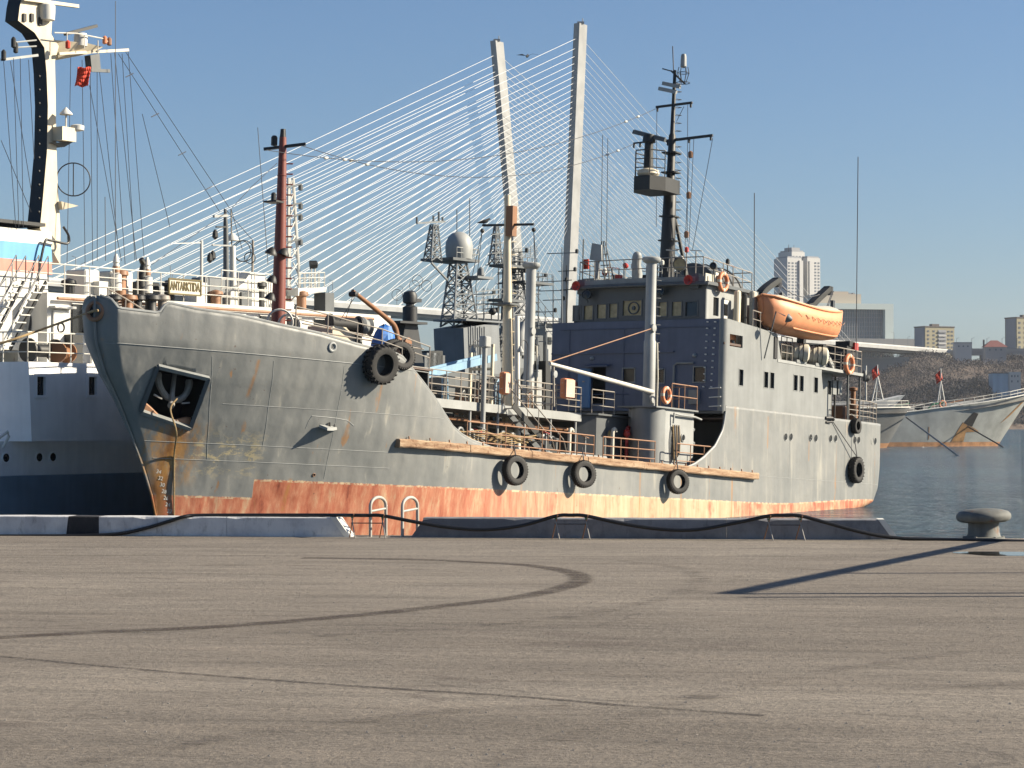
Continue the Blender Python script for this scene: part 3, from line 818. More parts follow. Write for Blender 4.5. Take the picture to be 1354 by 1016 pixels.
# rail along the after forecastle and pipes
railing([(s, -(hb(s, 5.6) - .10), max(5.2, ztop(s) - .06)) for s in (6.3, 7.5, 8.7, 9.8, 10.8)] + [(12.4, -(hb(12.4, 5.2) - .1), 5.2)], .78, 'rail_paint', T, 2, 1.1)
railing([(s, hb(s, 5.8) - .10, ztop(s) - .06) for s in (2.8, 4.5, 6.2, 8.0, 10.6)], .8, 'rail_paint', T, 2, 1.4)
for k, (a, e) in enumerate((((400, 428), (530, 452)), ((425, 440), (560, 462)))):
    wire('pipe', [TF.v(*a, -2.0), TF.v(*e, -2.0)], .03, 'rail_paint', T)
b = MB(); q = TF.v(370, 422, -1.2); b.torus(q + Vector((0, 0, -.1)), .42, .04, (.7, .6, .2), 24, 6); b.build('reel_hoop', 'rail_white', T)
b = MB(); b.torus(q + Vector((.5, 0, -.15)), .36, .04, (.7, .6, .2), 24, 6); b.build('reel_hoop', 'rail_white', T)

# ---- catwalk
CWZ = 4.5
cw = empty('catwalk'); cw.parent = T
b = MB(); b.bb(12.7, 27.0, -1.55, .35, CWZ - .32, CWZ); b.build('walkway_girder', 'light_grey_paint', cw)
for s in [13.4 + 1.9 * i for i in range(8)]:
    for v in (-1.45, .25):
        b = MB(); b.cyl((s, v, 2.32), (s, v, CWZ - .32), .055, n=8); b.build('support', 'light_grey_paint', cw)
railing([(12.7, -1.5, CWZ), (21.2, -1.5, CWZ)], 1.05, 'rail_paint', cw, 4, 1.0)
railing([(22.3, -1.5, CWZ), (27.0, -1.5, CWZ)], 1.05, 'rail_paint', cw, 4, 1.0)
railing([(12.7, .3, CWZ), (27.0, .3, CWZ)], 1.05, 'rail_paint', cw, 3, 1.2)
for v, z, r, m in ((-1.0, 3.85, .07, 'rail_rust'), (-.6, 3.8, .09, 'dark_grey_paint'), (-.2, 3.75, .07, 'grey_paint'), (-1.9, 2.75, .10, 'dark_grey_paint'), (-2.2, 2.7, .08, 'rail_rust'), (-2.6, 2.72, .09, 'grey_paint'), (.9, 2.8, .14, 'dark_grey_paint'), (1.4, 2.8, .14, 'dark_grey_paint')):
    b = MB(); b.cyl((12.8, v, z), (27.2, v, z), r, n=8); b.build('cargo_pipe', m, T, True)
for i, s in enumerate((14.5, 16.2, 17.8, 19.1, 20.6, 22.5, 24.4, 26.0)):
    v = -2.0 - .35 * (i % 3)
    vr = empty('valve'); vr.parent = T
    b = MB(); b.cyl((s, v, 2.7), (s, v, 3.35 + .15 * (i % 2)), .05, n=8); b.build('stem', 'grey_paint', vr)
    b = MB(); b.torus((s, v, 3.37 + .15 * (i % 2)), .16, .02, (.2, -.3, 1), 16, 6); b.build('wheel', ['light_grey_paint', 'rail_rust', 'signal_red'][i % 3], vr)
    b = MB(); b.lathe([(.08, -.16), (.15, -.14), (.15, -.1), (.11, 0), (.15, .1), (.15, .14), (.08, .16)], (s, v, 2.72), (1, 0, 0), 12); b.build('body', 'dark_grey_paint', vr, True)
for i in range(9):       # arched vent pipes under the walkway
    s = 13.6 + i * 1.45; v = -1.2 - .5 * (i % 2)
    b = MB(); b.tube([(s, v, 2.35), (s, v, 3.3)] + [(s + .18 - .18 * math.cos(R(a)), v, 3.3 + .18 * math.sin(R(a))) for a in range(30, 181, 30)] + [(s + .36, v, 3.1)], .055, 8)
    b.build('vent_pipe', ['grey_paint', 'light_grey_paint', 'dark_grey_paint'][i % 3], T, True)
for i in range(6):       # tank hatches
    s = 14.2 + 2.15 * i; b = MB(); b.lathe([(.55, 0), (.55, .55), (.60, .56), (.60, .62), (.3, .70), (.02, .72)], (s, 2.0 if i % 2 else -.6, 2.32), n=18); b.build('tank_hatch', 'dark_grey_paint', T, True)
b = MB(); b.bb(12.7, 26.9, .55, 3.4, 2.33, 4.0); b.build('backdrop_trunk', 'dark_grey_paint', T)  # trunk added as a dark backdrop for the shade under the catwalk
for i in range(11):      # winches, boxes and reels on the trunk and walkway
    s = 13.6 + 1.22 * i; h = [.7, 1.1, .5, .9, 1.3][i % 5]
    b = MB()
    if i % 3 == 1: b.lathe([(.1, -.5), (.4, -.48), (.4, -.4), (.22, -.38), (.22, .38), (.4, .4), (.4, .48), (.1, .5)], (s, 1.3, 4.5 + .1 * (i % 2)), (1, .3, 0), 14)
    else: b.bb(s - .42, s + .42, .8, 1.9, 4.0, 4.45 + h)
    o = b.build('deck_machine', ['mast_dark', 'dark_grey_paint', 'rail_rust', 'mast_dark', 'turret_black'][i % 5], T)
    b = MB(); b.tube([(s + .5, .6, 4.0), (s + .5, .6, 4.9 + .3 * (i % 3)), (s + .75, .6, 5.1 + .3 * (i % 3)), (s + 1.0, .7, 4.7)], .05, 7); b.build('hydraulic_pipe', ['grey_paint', 'rail_rust', 'light_blue'][i % 3], T, True)
# hoses lying on hooks
for k in range(6):
    pts = [(14.2 + .62 * i, -3.2 + .12 * math.sin(i * 1.3 + k) - .06 * k, 3.02 + .1 * k * .6 - .10 * abs(math.sin(i * 1.05 + k * .4))) for i in range(11)]
    b = MB(); b.tube([TF.M @ Vector(q) for q in cat(pts, 4)], .025, 6)
    b.build('cargo_hose', 'rope', None, True, label='tan hose lying in the bundle along the midship deck', cat='hose', group='tan hoses bundled on the deck')
def thing(name, loc, label, cat_, group=None, frame=TF, rot=None):
    m = frame.M @ Matrix.Translation(Vector(loc))
    if rot is not None: m = m @ rot
    return empty(name, matrix=m, label=label, cat=cat_, group=group)
# ---- deck-edge rails (rust streaked)
railing([(14.9, -4.2, 2.5), (23.6, -4.2, 2.4)], 1.05, 'rail_rust', T, 3, 1.25, .022)
railing([(24.3, -4.2, 2.4), (28.4, -4.2, 2.4)], 1.05, 'rail_rust', T, 3, 1.35, .022)
railing([(30.2, -4.2, 2.4), (33.8, -4.2, 2.4)], 1.05, 'rail_rust', T, 3, 1.2, .022)
railing([(13.2, 4.2, 2.4), (34, 4.2, 2.4)], 1.05, 'rail_rust', T, 3, 1.6)
# ---- stair from the catwalk to the deck
st = empty('deck_stair'); st.parent = T
a0, a1 = Vector((21.2, -1.75, 4.5)), Vector((23.7, -2.5, 2.35))
for o in (-.32, .32):
    side = Vector((.25, .95, 0)).normalized() * o
    b = MB(); b.beam(a0 + side, a1 + side, .05, .22); b.build('stringer', 'mast_dark' if o < 0 else 'dark_grey_paint', st)
    b = MB(); b.tube([a0 + side + Vector((0, 0, 1.0)), a1 + side + Vector((0, 0, .95)), a1 + side + Vector((.15, -.05, .5)), a1 + side + Vector((.05, 0, .1))], .022, 6); b.build('handrail', 'rail_paint', st)
    for t in (.05, .5, .92):
        q = a0.lerp(a1, t) + side; b = MB(); b.cyl(q, q + Vector((0, 0, .98)), .018, n=6); b.build('baluster', 'rail_paint', st)
for i in range(9):
    q = a0.lerp(a1, (i + .5) / 9); sd = Vector((.25, .95, 0)).normalized() * .30
    b = MB(); b.beam(q - sd, q + sd, .20, .035); b.build('tread', 'rail_white', st)
# ---- light-blue gangway stowed on the catwalk
gw = thing('stowed_gangway', (15.2, -.9, 4.95), 'light blue gangway stowed aslant on the midship walkway', 'gangway')
for v in (-.28, .28):
    b = MB(); b.beam((0, v, .10), (6.0, v, 1.40), .07, .27); b.build('side_beam', 'light_blue', gw)
b = MB(); b.beam((0, 0, 0), (6.0, 0, 1.28), .5, .05); b.build('tread_board', 'light_blue', gw)
for i in range(5):
    b = MB(); q = Vector((.6 + 1.2 * i, 0, .2 + .26 * i)); b.cyl(q + Vector((0, -.3, 0)), q + Vector((0, .3, 0)), .03, n=6); b.build('cross_tie', 'light_grey_paint', gw)
b = MB()
for q in (((5.4, -.5, -.5), (5.4, -.5, 1.8)), ((5.4, .5, -.5), (5.4, .5, 1.8)), ((5.4, -.56, 1.8), (5.4, .56, 1.8)), ((5.4, -.5, .9), (5.4, .5, .9))): b.beam(q[0], q[1], .1, .1)
b.build('cradle', 'cream_paint', gw)
# ---- vent post with box head
vp = empty('box_vent'); vp.parent = T
q = TF.v(641.5, 445, -1.7); 
b = MB(); b.cyl((q.x, q.y, 2.35), (q.x, q.y, q.z - .3), .10, n=12); b.build('pipe', 'light_grey_paint', vp, True)
b = MB(); b.bb(q.x - .2, q.x + .2, q.y - .17, q.y + .17, q.z - .42, q.z); o = b.build('head', 'light_grey_paint', vp); o.modifiers.new('b', 'BEVEL').width = .04
# gooseneck lamps on the walkway
for px, py in ((625, 455), (688, 455)):
    q = TF.v(px, py, -1.2); lp = empty('gooseneck_lamp'); lp.parent = T
    b = MB(); b.tube([(q.x + .55, q.y, CWZ), (q.x + .55, q.y, q.z - .1)] + [(q.x + .28 + .27 * math.cos(R(a)), q.y, q.z - .1 + .27 * math.sin(R(a))) for a in range(20, 181, 20)], .02, 6); b.build('neck', 'wire', lp)
    b = MB(); b.lathe([(.04, .12), (.06, .05), (.15, -.1), (.15, -.12), (.02, -.1)], (q.x + .01, q.y, q.z - .2), n=14); b.build('shade', 'light_grey_paint', lp, True)
# ---- orange floats hung on the rail
def raft(px, py, w, h, label):
    q = TF.v(px, py, -1.72); r = thing('orange_float', q, label, 'float')
    b = MB(); b.bb(-w / 2, w / 2, -.14, .14, -h / 2, h / 2); o = b.build('body', 'buoy_orange', r); bv = o.modifiers.new('b', 'BEVEL'); bv.width = .09; bv.segments = 4
    b = MB(); b.bb(-w / 2 + .05, w / 2 - .05, -.165, -.12, -h * .44, h * .44); b.build('panel', 'float_pale', r)
    for z in (-.25, .25):
        b = MB(); b.torus((0, 0, z * h), w * .5, .015, (0, 0, 1), 16, 5); 
        b.v = [(x, y * .32 / w * 1.05, zz) for x, y, zz in b.v]; b.build('strap', 'raft_white', r)
raft(667, 507, .42, .86, 'upright orange float hung on the walkway rail beside the stair')
raft(750, 514, .75, .80, 'broad orange float with white panel on the rail near the blue door')
# ---- cream midship mast with crosstree, wires and ladder
cm = empty('midship_mast'); cm.parent = T
m0 = TF.v(674, 505, 0); m1 = TF.v(671, 258, 0); m0 = Vector((m0.x, 0, 2.35))
b = MB(); b.tube([m0, m0.lerp(m1, .5), m1], [.24, .19, .12], 14); b.build('pole', 'cream_paint', cm, True)
b = MB(); b.tube([m0 + Vector((.1, -.42, 0)), m0.lerp(m1, .55) + Vector((.05, -.42, 0))], [.13, .10], 12); b.build('riser', 'white_paint', cm, True)
b = MB(); q = m1 + Vector((.0, -.28, -.9)); b.bb(q.x - .16, q.x + .16, q.y - .1, q.y + .22, q.z - .75, q.z + .45); b.build('fuse_box', 'crane_brown', cm)
yl, yr = TF.s(638, 298, m1.x), TF.s(706, 296.5, m1.x)
b = MB(); b.beam(yl, yr, .07, .09); b.build('yard', 'mast_dark', cm)
b = MB(); b.ball(yl + Vector((0, 0, -.22)), .09, 8); b.ball(yr + Vector((0, 0, -.22)), .09, 8); b.build('block', 'mast_dark', cm)
for a, e in ((yl, (628, 388)), (yl, (610, 430)), (yr, (707, 352)), (yr, (709, 352))):
    wire('halyard', [a + Vector((0, 0, -.2)), TF.s(e[0], e[1], m1.x)], .014, 'wire', cm)
for i in range(14):
    c = m0.lerp(m1, .3 + i * .048); b = MB(); b.tube([c + Vector((.12, .05, 0)), c + Vector((.30, -.05, 0)), c + Vector((.28, -.25, 0)), c + Vector((.08, -.2, 0))], .013, 5); b.build('rung', 'cream_paint', cm)
b = MB(); b.bb(m1.x - .35, m1.x + .35, -.5, .45, 8.6, 8.68); b.build('top_platform', 'dark_grey_paint', cm)
# bird resting on the yard end
def bird(loc, label, dark, fly=False, rz=0.0, k=1.0):
    r = empty('seagull' if fly else 'black_bird', loc, rz, label, 'bird')
    b = MB(); b.tube([(-.34*k, 0, .06*k), (-.16*k, 0, .10*k), (0, 0, .13*k), (.14*k, 0, .17*k), (.22*k, 0, .24*k), (.28*k, 0, .27*k), (.36*k, 0, .25*k)], [.015*k, .06*k, .10*k, .095*k, .055*k, .055*k, .008*k], 10); b.build('body', dark, r, True)
    if fly:
        for s in (-1, 1):
            b = MB(); b.ext([(.10*k, s*.06*k, .16*k), (.16*k, s*.32*k, .30*k), (.02*k, s*.72*k, .22*k), (-.02*k, s*.36*k, .27*k), (-.10*k, s*.06*k, .14*k)], (0, 0, .012*k)); b.build('wing', dark, r)
    else:
        for s in (-.04, .04):
            b = MB(); b.cyl((0, s*k, .0), (0, s*k, .08*k), .012*k, n=5); b.build('leg', dark, r)
bird(TF.M @ (yl + Vector((0, -.06, .045))), 'dark bird perched on the end of the cream mast yard', 'bird_dark', rz=R(15), k=.8)
bird(at(697, 76, 190), 'bird gliding beside the bridge pylons against blue sky', 'bird_dark', True, R(80), 1.3)

# ---- pump house under the derrick, and the pedestal
ph = empty('pump_house'); ph.parent = T
b = MB(); b.ext([(27.0, -1.2, 2.32), (27.6, -1.9, 2.32), (34.0, -1.9, 2.32), (34.0, 2.6, 2.32), (27.6, 2.6, 2.32), (27.0, 2.0, 2.32)], (0, 0, 2.15)); b.build('casing', 'dark_grey_paint', ph)
b = MB(); b.ext([(26.85, -1.3, 4.475), (27.5, -2.05, 4.475), (34.0, -2.05, 4.475), (34.0, 2.75, 4.475), (27.5, 2.75, 4.475), (26.85, 2.1, 4.475)], (0, 0, .07)); b.build('top', 'dark_grey_paint', ph)
b = MB(); b.torus((28.6, -1.93, 3.75), .19, .035, (0, 1, 0), 20, 6); o = b.build('porthole', 'dark_grey_paint', ph, True)
b = MB(); b.lathe([(.18, 0), (.001, .002)], (28.6, -1.915, 3.75), (0, -1, 0), 18); b.build('pane', 'glass_warm', o)
railing([(27.2, -1.9, 4.55), (29.0, -1.9, 4.55)], .95, 'rail_paint', ph, 3, .9)
railing([(27.1, -1.2, 4.55), (27.1, 2.2, 4.55)], .95, 'rail_paint', ph, 3, 1.0)
for px, py, m, h in ((753, 578, 'raft_white', .5), (810, 578, 'raft_white', .55), (829, 575, 'signal_red', .5)):
    q = TF.v(px, py, -2.2)
    b = MB(); b.tube([(q.x, q.y, 2.32), (q.x, q.y, q.z + h * .4)] + [(q.x + .12 - .12 * math.cos(R(a)), q.y, q.z + h * .4 + .12 * math.sin(R(a))) for a in (45, 90, 135, 180)], .075, 10); b.build('vent', m, ph, True)
hy = TF.v(829, 577, -2.4)
b = MB(); b.lathe([(.06, -.28), (.06, 0), (.13, .02), (.15, .12), (.1, .2), (.14, .24), (.05, .3)], hy, n=12); b.build('hydrant', 'signal_red', T, True)
KS, KV = 30.0, 2.95
pd_ = empty('derrick_pedestal'); pd_.parent = T
b = MB(); b.lathe([(.72, 2.32), (.72, 4.86), (.66, 4.9)], (KS, -KV, 0), n=28); b.build('drum', 'grey_paint', pd_, True)
b = MB(); b.bb(KS + .1, KS + 2.7, -3.62, -1.95, 2.32, 4.88); b.build('locker', 'light_grey_paint', pd_)
b = MB(); b.bb(KS - .75, KS + 2.85, -3.75, -1.9, 4.885, 4.95); b.build('platform', 'grey_paint', pd_)
b = MB(); b.torus((KS + 1.75, -3.64, 3.75), .15, .03, (0, 1, 0), 18, 6); o = b.build('porthole', 'grey_paint', pd_, True)
b = MB(); b.lathe([(.14, 0), (.001, .002)], (KS + 1.75, -3.63, 3.75), (0, -1, 0), 16); b.build('pane', 'glass_dark', o)
railing([(KS + .6, -3.7, 4.95), (KS + 2.8, -3.7, 4.95), (KS + 2.8, -1.95, 4.95)], 1.0, 'rail_rust', pd_, 2, 1.0)
b = MB()
b.tube([(KS + .75, -3.72, 4.3), (KS + .75, -3.75, 4.72), (KS + 1.3, -3.76, 4.68), (KS + 2.6, -3.75, 4.66), (KS + 3.4, -3.6, 4.6)], .045, 8); b.build('pipe', 'light_grey_paint', pd_, True)
for i in range(7):
    pts = [(KS + .75 + .09 * i, -3.70 - .03 * (i % 2), 4.25), (KS + .70 + .09 * i, -3.78, 3.6), (KS + .82 + .07 * i, -3.76, 2.7 + .06 * i), (KS + .90 + .07 * i, -3.70, 3.4), (KS + .85 + .07 * i, -3.69, 4.2)]
    b = MB(); b.tube([TF.M @ p for p in cat(pts, 5)], .028, 6)
    b.build('coiled_line', 'rope' if i % 3 == 0 else 'wire', None, True, label='dark hose loop hung on the grey locker below the derrick', cat='hose', group='hose loops hung on the locker')
# ---- the two derrick posts (ventilator king posts) and the boom
for sg in (-1, 1):
    kp = empty('king_post'); kp.parent = T
    base = Vector((KS, sg * KV, 2.35 if sg > 0 else 4.9)); top = Vector((KS - .05, sg * KV, 11.0))
    b = MB(); b.tube([base, base.lerp(top, .45), base.lerp(top, .46), top], [.26, .255, .225, .215], 18); b.build('tube', 'light_grey_paint', kp, True)
    b = MB(); b.lathe([(.22, -.12), (.36, -.04), (.40, .03), (.40, .10), (.34, .15), (.02, .18)], top, n=22); b.build('mushroom_cap', 'light_grey_paint', kp, True)
    for i in range(15):
        z = 5.4 + i * .37; b = MB(); b.tube([(KS + .16, sg * KV - .15, z), (KS + .36, sg * KV - .25, z), (KS + .40, sg * KV - .02, z), (KS + .2, sg * KV + .08, z)], .014, 5); b.build('rung', 'dark_grey_paint', kp)
    b = MB(); q = Vector((KS - .12, sg * KV - .22, 8.2)); b.lathe([(.02, -.05), (.17, -.04), (.17, .04), (.02, .05)], q, (0, 1, 0), 16); b.build('sheave', 'light_grey_paint', kp, True)
    b = MB(); b.tube([(KS + .25, sg * KV - .25, 5.0), (KS + .26, sg * KV - .25, 6.2), (KS + .2, sg * KV - .22, 7.6)], .04, 8); b.build('riser', 'raft_white', kp)
bm_ = empty('derrick_boom'); bm_.parent = T
h0 = Vector((KS - .15, -KV - .25, 5.55)); h1 = TF.v(727, 481, -KV - .2)
b = MB(); b.tube([h0, h0.lerp(h1, .5), h1], [.10, .095, .07], 12); b.build('spar', 'rail_white', bm_, True)
b = MB(); b.lathe([(.02, -.05), (.14, -.04), (.14, .04), (.02, .05)], h1 + Vector((.35, -.02, -.38)), (0, 1, 0), 14); b.build('sheave', 'light_grey_paint', bm_)
b = MB(); b.lathe([(.02, -.05), (.15, -.04), (.15, .04), (.02, .05)], h0 + Vector((-.1, -.08, -.32)), (0, 1, 0), 14); b.build('heel_block', 'light_grey_paint', bm_)
wire('topping_lift', [h1 + Vector((0, 0, .06)), (KS - .1, -KV - .2, 8.2)], .022, 'rail_rust', bm_)
b = MB(); b.cyl((h1.x + .3, -KV - .25, CWZ), h1 + Vector((.28, 0, -.1)), .045, n=8); b.build('crutch', 'rail_paint', bm_)

# ---- lifebuoys
def lifebuoy(loc, frame, axis, label, rr=.30, parent_rot=None):
    r = empty('lifebuoy', frame.M @ Vector(loc), 0, label, 'lifebuoy')
    ax = frame.M.to_3x3() @ Vector(axis)
    b = MB(); b.torus((0, 0, 0), rr, rr * .27, ax, 28, 10); b.build('ring', 'buoy_orange', r, True)
    sx = ax.normalized().orthogonal().normalized(); sy = ax.normalized().cross(sx)
    for k in range(4):
        a = math.pi / 4 + k * math.pi / 2; c = (sx * math.cos(a) + sy * math.sin(a)) * rr; d = (-sx * math.sin(a) + sy * math.cos(a)) * .06
        b = MB(); b.tube([c - d, c + d], rr * .285, 10); b.build('band', 'raft_white', r, True)
lifebuoy(TF.v(881, 523, -3.78), TF, (0, 1, 0), 'orange lifebuoy on the small platform rail under the derrick post')
lifebuoy(TF.v(956.5, 373, -3.45), TF, (0, 1, 0), 'orange lifebuoy on the wheelhouse top rail beside a white board', .36)
lifebuoy(TF.v(1123, 482, -4.45), TF, (0, 1, 0), 'large red-orange lifebuoy on the after boat deck rail', .40)

# ================================================================ tanker house
HF = 33.98
hs = empty('house'); hs.parent = T
def fx(px, py): p = TF.s(px, py, HF); return (p.y, p.z)
def fbox(px0, py0, px1, py1):
    (a, z1), (c, z0) = fx(px0, py0), fx(px1, py1); return rect(min(a, c), max(a, c), min(z0, z1), max(z0, z1))
fwin = [fbox(824, 488, 839, 505), fbox(867, 489, 878, 506), fbox(918, 486, 932, 505)]
fdoor = fbox(783, 486, 800, 534)
holes = fwin + [fdoor]
holed(rect(-HB + .30, HB - .02, 5.02, 8.95), holes, .06, lambda a, z, t: (HF + t, a, z), 'front_wall', 'front_blue_grey_shaded', hs)
for h in fwin:
    (a0_, z0_), (a1_, z1_) = h[0], h[2]
    b = MB(); b.bb(HF + .05, HF + .07, a0_ - .02, a1_ + .02, z0_ - .02, z1_ + .02); w = b.build('window', 'glass_dark', hs)
    b = MB(); e = .05
    b.bb(HF - .03, HF + .02, a0_ - e, a0_, z0_ - e, z1_ + e); b.bb(HF - .03, HF + .02, a1_, a1_ + e, z0_ - e, z1_ + e); b.bb(HF - .03, HF + .02, a0_, a1_, z0_ - e, z0_); b.bb(HF - .10, HF + .02, a0_, a1_, z1_, z1_ + e)
    b.build('frame', 'grey_paint', w)
(a0_, z0_), (a1_, z1_) = fdoor[0], fdoor[2]
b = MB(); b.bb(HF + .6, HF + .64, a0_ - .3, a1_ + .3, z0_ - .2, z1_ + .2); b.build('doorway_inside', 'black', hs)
b = MB(); b.ext([(HF, a0_ - .25, z1_ + .06), (HF - .35, a0_ - .25, z1_ + .0), (HF - .35, a0_ - .25, z1_ + .05), (HF, a0_ - .25, z1_ + .14)], (0, a1_ - a0_ + .5, 0)); b.build('door_visor', 'front_blue_grey_shaded', hs)
q0, q1 = fx(766, 488), fx(782, 536)
b = MB(); b.bb(HF - .16, HF - .05, min(q0[0], q1[0]), max(q0[0], q1[0]), q1[1] - .15, q0[1]); o = b.build('blue_door', 'blue_door', hs); o.modifiers.new('b', 'BEVEL').width = .05
b = MB(); b.bb(HF - .19, HF - .16, (q0[0] + q1[0]) / 2 - .06, (q0[0] + q1[0]) / 2 + .06, (q0[1] + q1[1]) / 2 + .2, (q0[1] + q1[1]) / 2 + .26); b.build('handle', 'steel_bare', o)
b = MB(); z = fx(840, 466)[1]; b.bb(HF - .08, HF, -1.9, 4.3, z - .04, z + .03); b.build('ledge', 'front_blue_grey_shaded', hs)
b = MB(); b.tube([(HF - .1, -1.95, 5.1), (HF - .1, -1.95, 6.95), (HF - .1, -2.1, 7.06), (HF - .1, -2.9, 7.06)], .05, 8); b.build('drain_pipe', 'grey_paint', hs, True)
# foot rungs in two columns at the corner
for i in range(11):
    for px in (937, 947):
        v, z = fx(px - i * .55, 426 + i * 8.6)
        b = MB(); b.beam((HF - .08, v - .035, z), (HF - .08, v + .035, z + .005), .08, .05); b.build('foot_rung', 'mark_white', hs)
for i in range(3):
    b = MB(); v, z = fx(947, 513 + 12 * i); b.cyl((HF - .12, v - .28, z), (HF - .12, v + .28, z - .03), .025, n=6); b.build('rung', 'mark_white', hs)
# rounded corner post
b = MB(); b.tube([(HF + .30, -HB + .30, 5.0), (HF + .30, -HB + .30, 8.95)], .30, 28); b.build('corner_post', 'grey_paint', hs, True)
# side plating above the poop with window openings
swin = []
for px, py in ((980, 499), (1013, 502), (1021, 503), (1052, 506), (1060, 507), (1079, 509)):
    p = TF.v(px, py, -HB); swin.append(rect(p.x - .19, p.x + .19, p.z - .36, p.z + .33))
p0, p1 = TF.v(956, 447, -HB), TF.v(982, 460, -HB); slot = rect(HF + .42, p1.x, p1.z - .02, p1.z + .50)
side_out = [(HF + .30, 5.25), (44.1, 5.29), (43.6, 7.2), (43.6, 7.46), (39.45, 7.46), (39.25, 7.9), (38.93, 8.70), (37, 8.82), (HF + .30, 8.95)]
for sg in (-1, 1):
    holed(side_out, (swin + [slot]) if sg < 0 else [], .06, lambda a, z, t: (a, sg * (HB - t), z), 'side_wall', 'grey_paint', hs)
for h in swin:
    (a0_, z0_), (a1_, z1_) = h[0], h[2]
    b = MB(); b.bb(a0_ - .03, a1_ + .03, -HB + .09, -HB + .11, z0_ - .03, z1_ + .03); w = b.build('window', 'glass_dark', hs)
    b = MB(); e = .035
    for r_ in ((a0_ - e, a0_, z0_ - e, z1_ + e), (a1_, a1_ + e, z0_ - e, z1_ + e), (a0_, a1_, z0_ - e, z0_), (a0_, a1_, z1_, z1_ + e)): b.bb(r_[0], r_[1], -HB - .012, -HB + .03, r_[2], r_[3])
    b.build('frame', 'grey_paint', w)
(a0_, z0_), (a1_, z1_) = slot[0], slot[2]
b = MB(); b.bb(a0_ - .05, a1_ + .1, -HB + .38, -HB + .42, z0_ - .05, z1_ + .1); b.bb(a0_ - .05, a1_ + .1, -HB + .07, -HB + .38, z0_ - .06, z0_ - .02); b.build('light_box', 'boat_orange', hs)
b = MB(); b.lathe([(.1, 0), (.12, .08), (.12, .26), (.08, .32)], (a1_ - .4, -HB + .3, z0_), n=12); b.build('side_light', 'glass_dark', hs)
b = MB(); b.lathe([(.06, 0), (.06, .3), (.03, .34)], (a1_ - .75, -HB + .3, z0_), n=10); b.build('side_light', 'cream_paint', hs)
# inner boxes, decks
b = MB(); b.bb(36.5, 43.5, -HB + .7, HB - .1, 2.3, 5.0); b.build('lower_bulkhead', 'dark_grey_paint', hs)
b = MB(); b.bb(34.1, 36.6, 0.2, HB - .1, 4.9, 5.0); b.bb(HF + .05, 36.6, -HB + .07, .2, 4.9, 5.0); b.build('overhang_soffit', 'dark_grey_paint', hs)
b = MB(); b.bb(HF + .7, 43.4, -HB + .75, HB - .75, 5.05, 7.4); b.build('inner_casing', 'grey_paint', hs)
b = MB(); b.bb(HF + .06, 39.3, -HB + .06, HB - .06, 7.86, 7.95); b.build('bridge_deck', 'deck_brown', hs)
b = MB(); b.bb(39.0, 48.3, -HB - .02, HB + .02, 7.465, 7.60); b.build('boat_deck', 'light_grey_paint', hs)
b = MB(); b.bb(39.2, 39.3, -HB + .1, HB - .1, 7.6, 7.86); b.build('deck_riser', 'grey_paint', hs)
# mooring post, fittings in the dark recess below the front wall
for px, py in ((912, 572), (912, 590)):
    q = TF.v(px, py, -3.4); b = MB(); b.lathe([(.10, -.35), (.10, .0), (.2, .06), (.22, .14), (.14, .22), (.02, .25)], q, n=14); b.build('vent_head', 'grey_paint', hs, True)
b = MB(); b.cyl((34.4, -4.15, 2.35), (34.4, -4.15, 5.0), .05, n=8); b.build('stanchion_post', 'light_grey_paint', hs)
# portholes of the after hull in pairs
for px, py in ((1038.5, 578), (1045.5, 578), (1071.5, 579), (1078.5, 579.5), (1098, 580), (1104.5, 580), (1130, 582), (1135, 582), (1153, 583.5), (1157, 583.5)):
    p = hullhit(px, py); nn = hnorm(p.x, p.z)
    b = MB(); b.torus(p + nn * .006, .17, .017, nn, 20, 6); o = b.build('porthole', 'grey_paint', T, True)
    b = MB(); b.lathe([(.16, -.03), (.16, .004), (.001, .006)], p, nn, 18); b.build('pane', 'glass_dark', o)
# veranda aft: recessed wall, door, three windows, posts
va = empty('after_veranda'); va.parent = hs
vy = -3.45
vw = []
for px in (1097, 1104, 1111):
    p = TF.v(px, 513, vy); vw.append(rect(p.x - .2, p.x + .2, p.z - .32, p.z + .34))
holed(rect(43.5, 46.7, 4.8, 7.46), vw, .06, lambda a, z, t: (a, vy + t, z), 'wall', 'grey_paint', va)
for h in vw:
    b = MB(); b.bb(h[0][0] - .02, h[2][0] + .02, vy + .07, vy + .09, h[0][1] - .02, h[2][1] + .02); b.build('window', 'glass_dark', va)
b = MB(); b.bb(44.5, 45.35, vy - .05, vy, 4.85, 6.45); o = b.build('door', 'grey_paint', va)
b = MB(); b.bb(45.15, 45.2, vy - .1, vy - .05, 5.55, 5.75); b.build('handle', 'steel_bare', o)
b = MB(); b.ext([(43.5, vy - .0, 4.8), (43.5, -HB + .07, 4.8), (43.5, -HB + .07, 7.4), (43.5, vy, 7.4)], (.06, 0, 0)); b.build('end_plate', 'grey_paint', va)
for s in (46.75, 48.1):
    b = MB(); b.cyl((s, -HB + .12, 4.75), (s, -HB + .12, 7.46), .055, n=8); b.build('post', 'dark_grey_paint', va)
b = MB(); b.bb(46.6, 46.7, vy, HB - .9, 4.8, 7.46); b.build('after_wall', 'grey_paint', va)
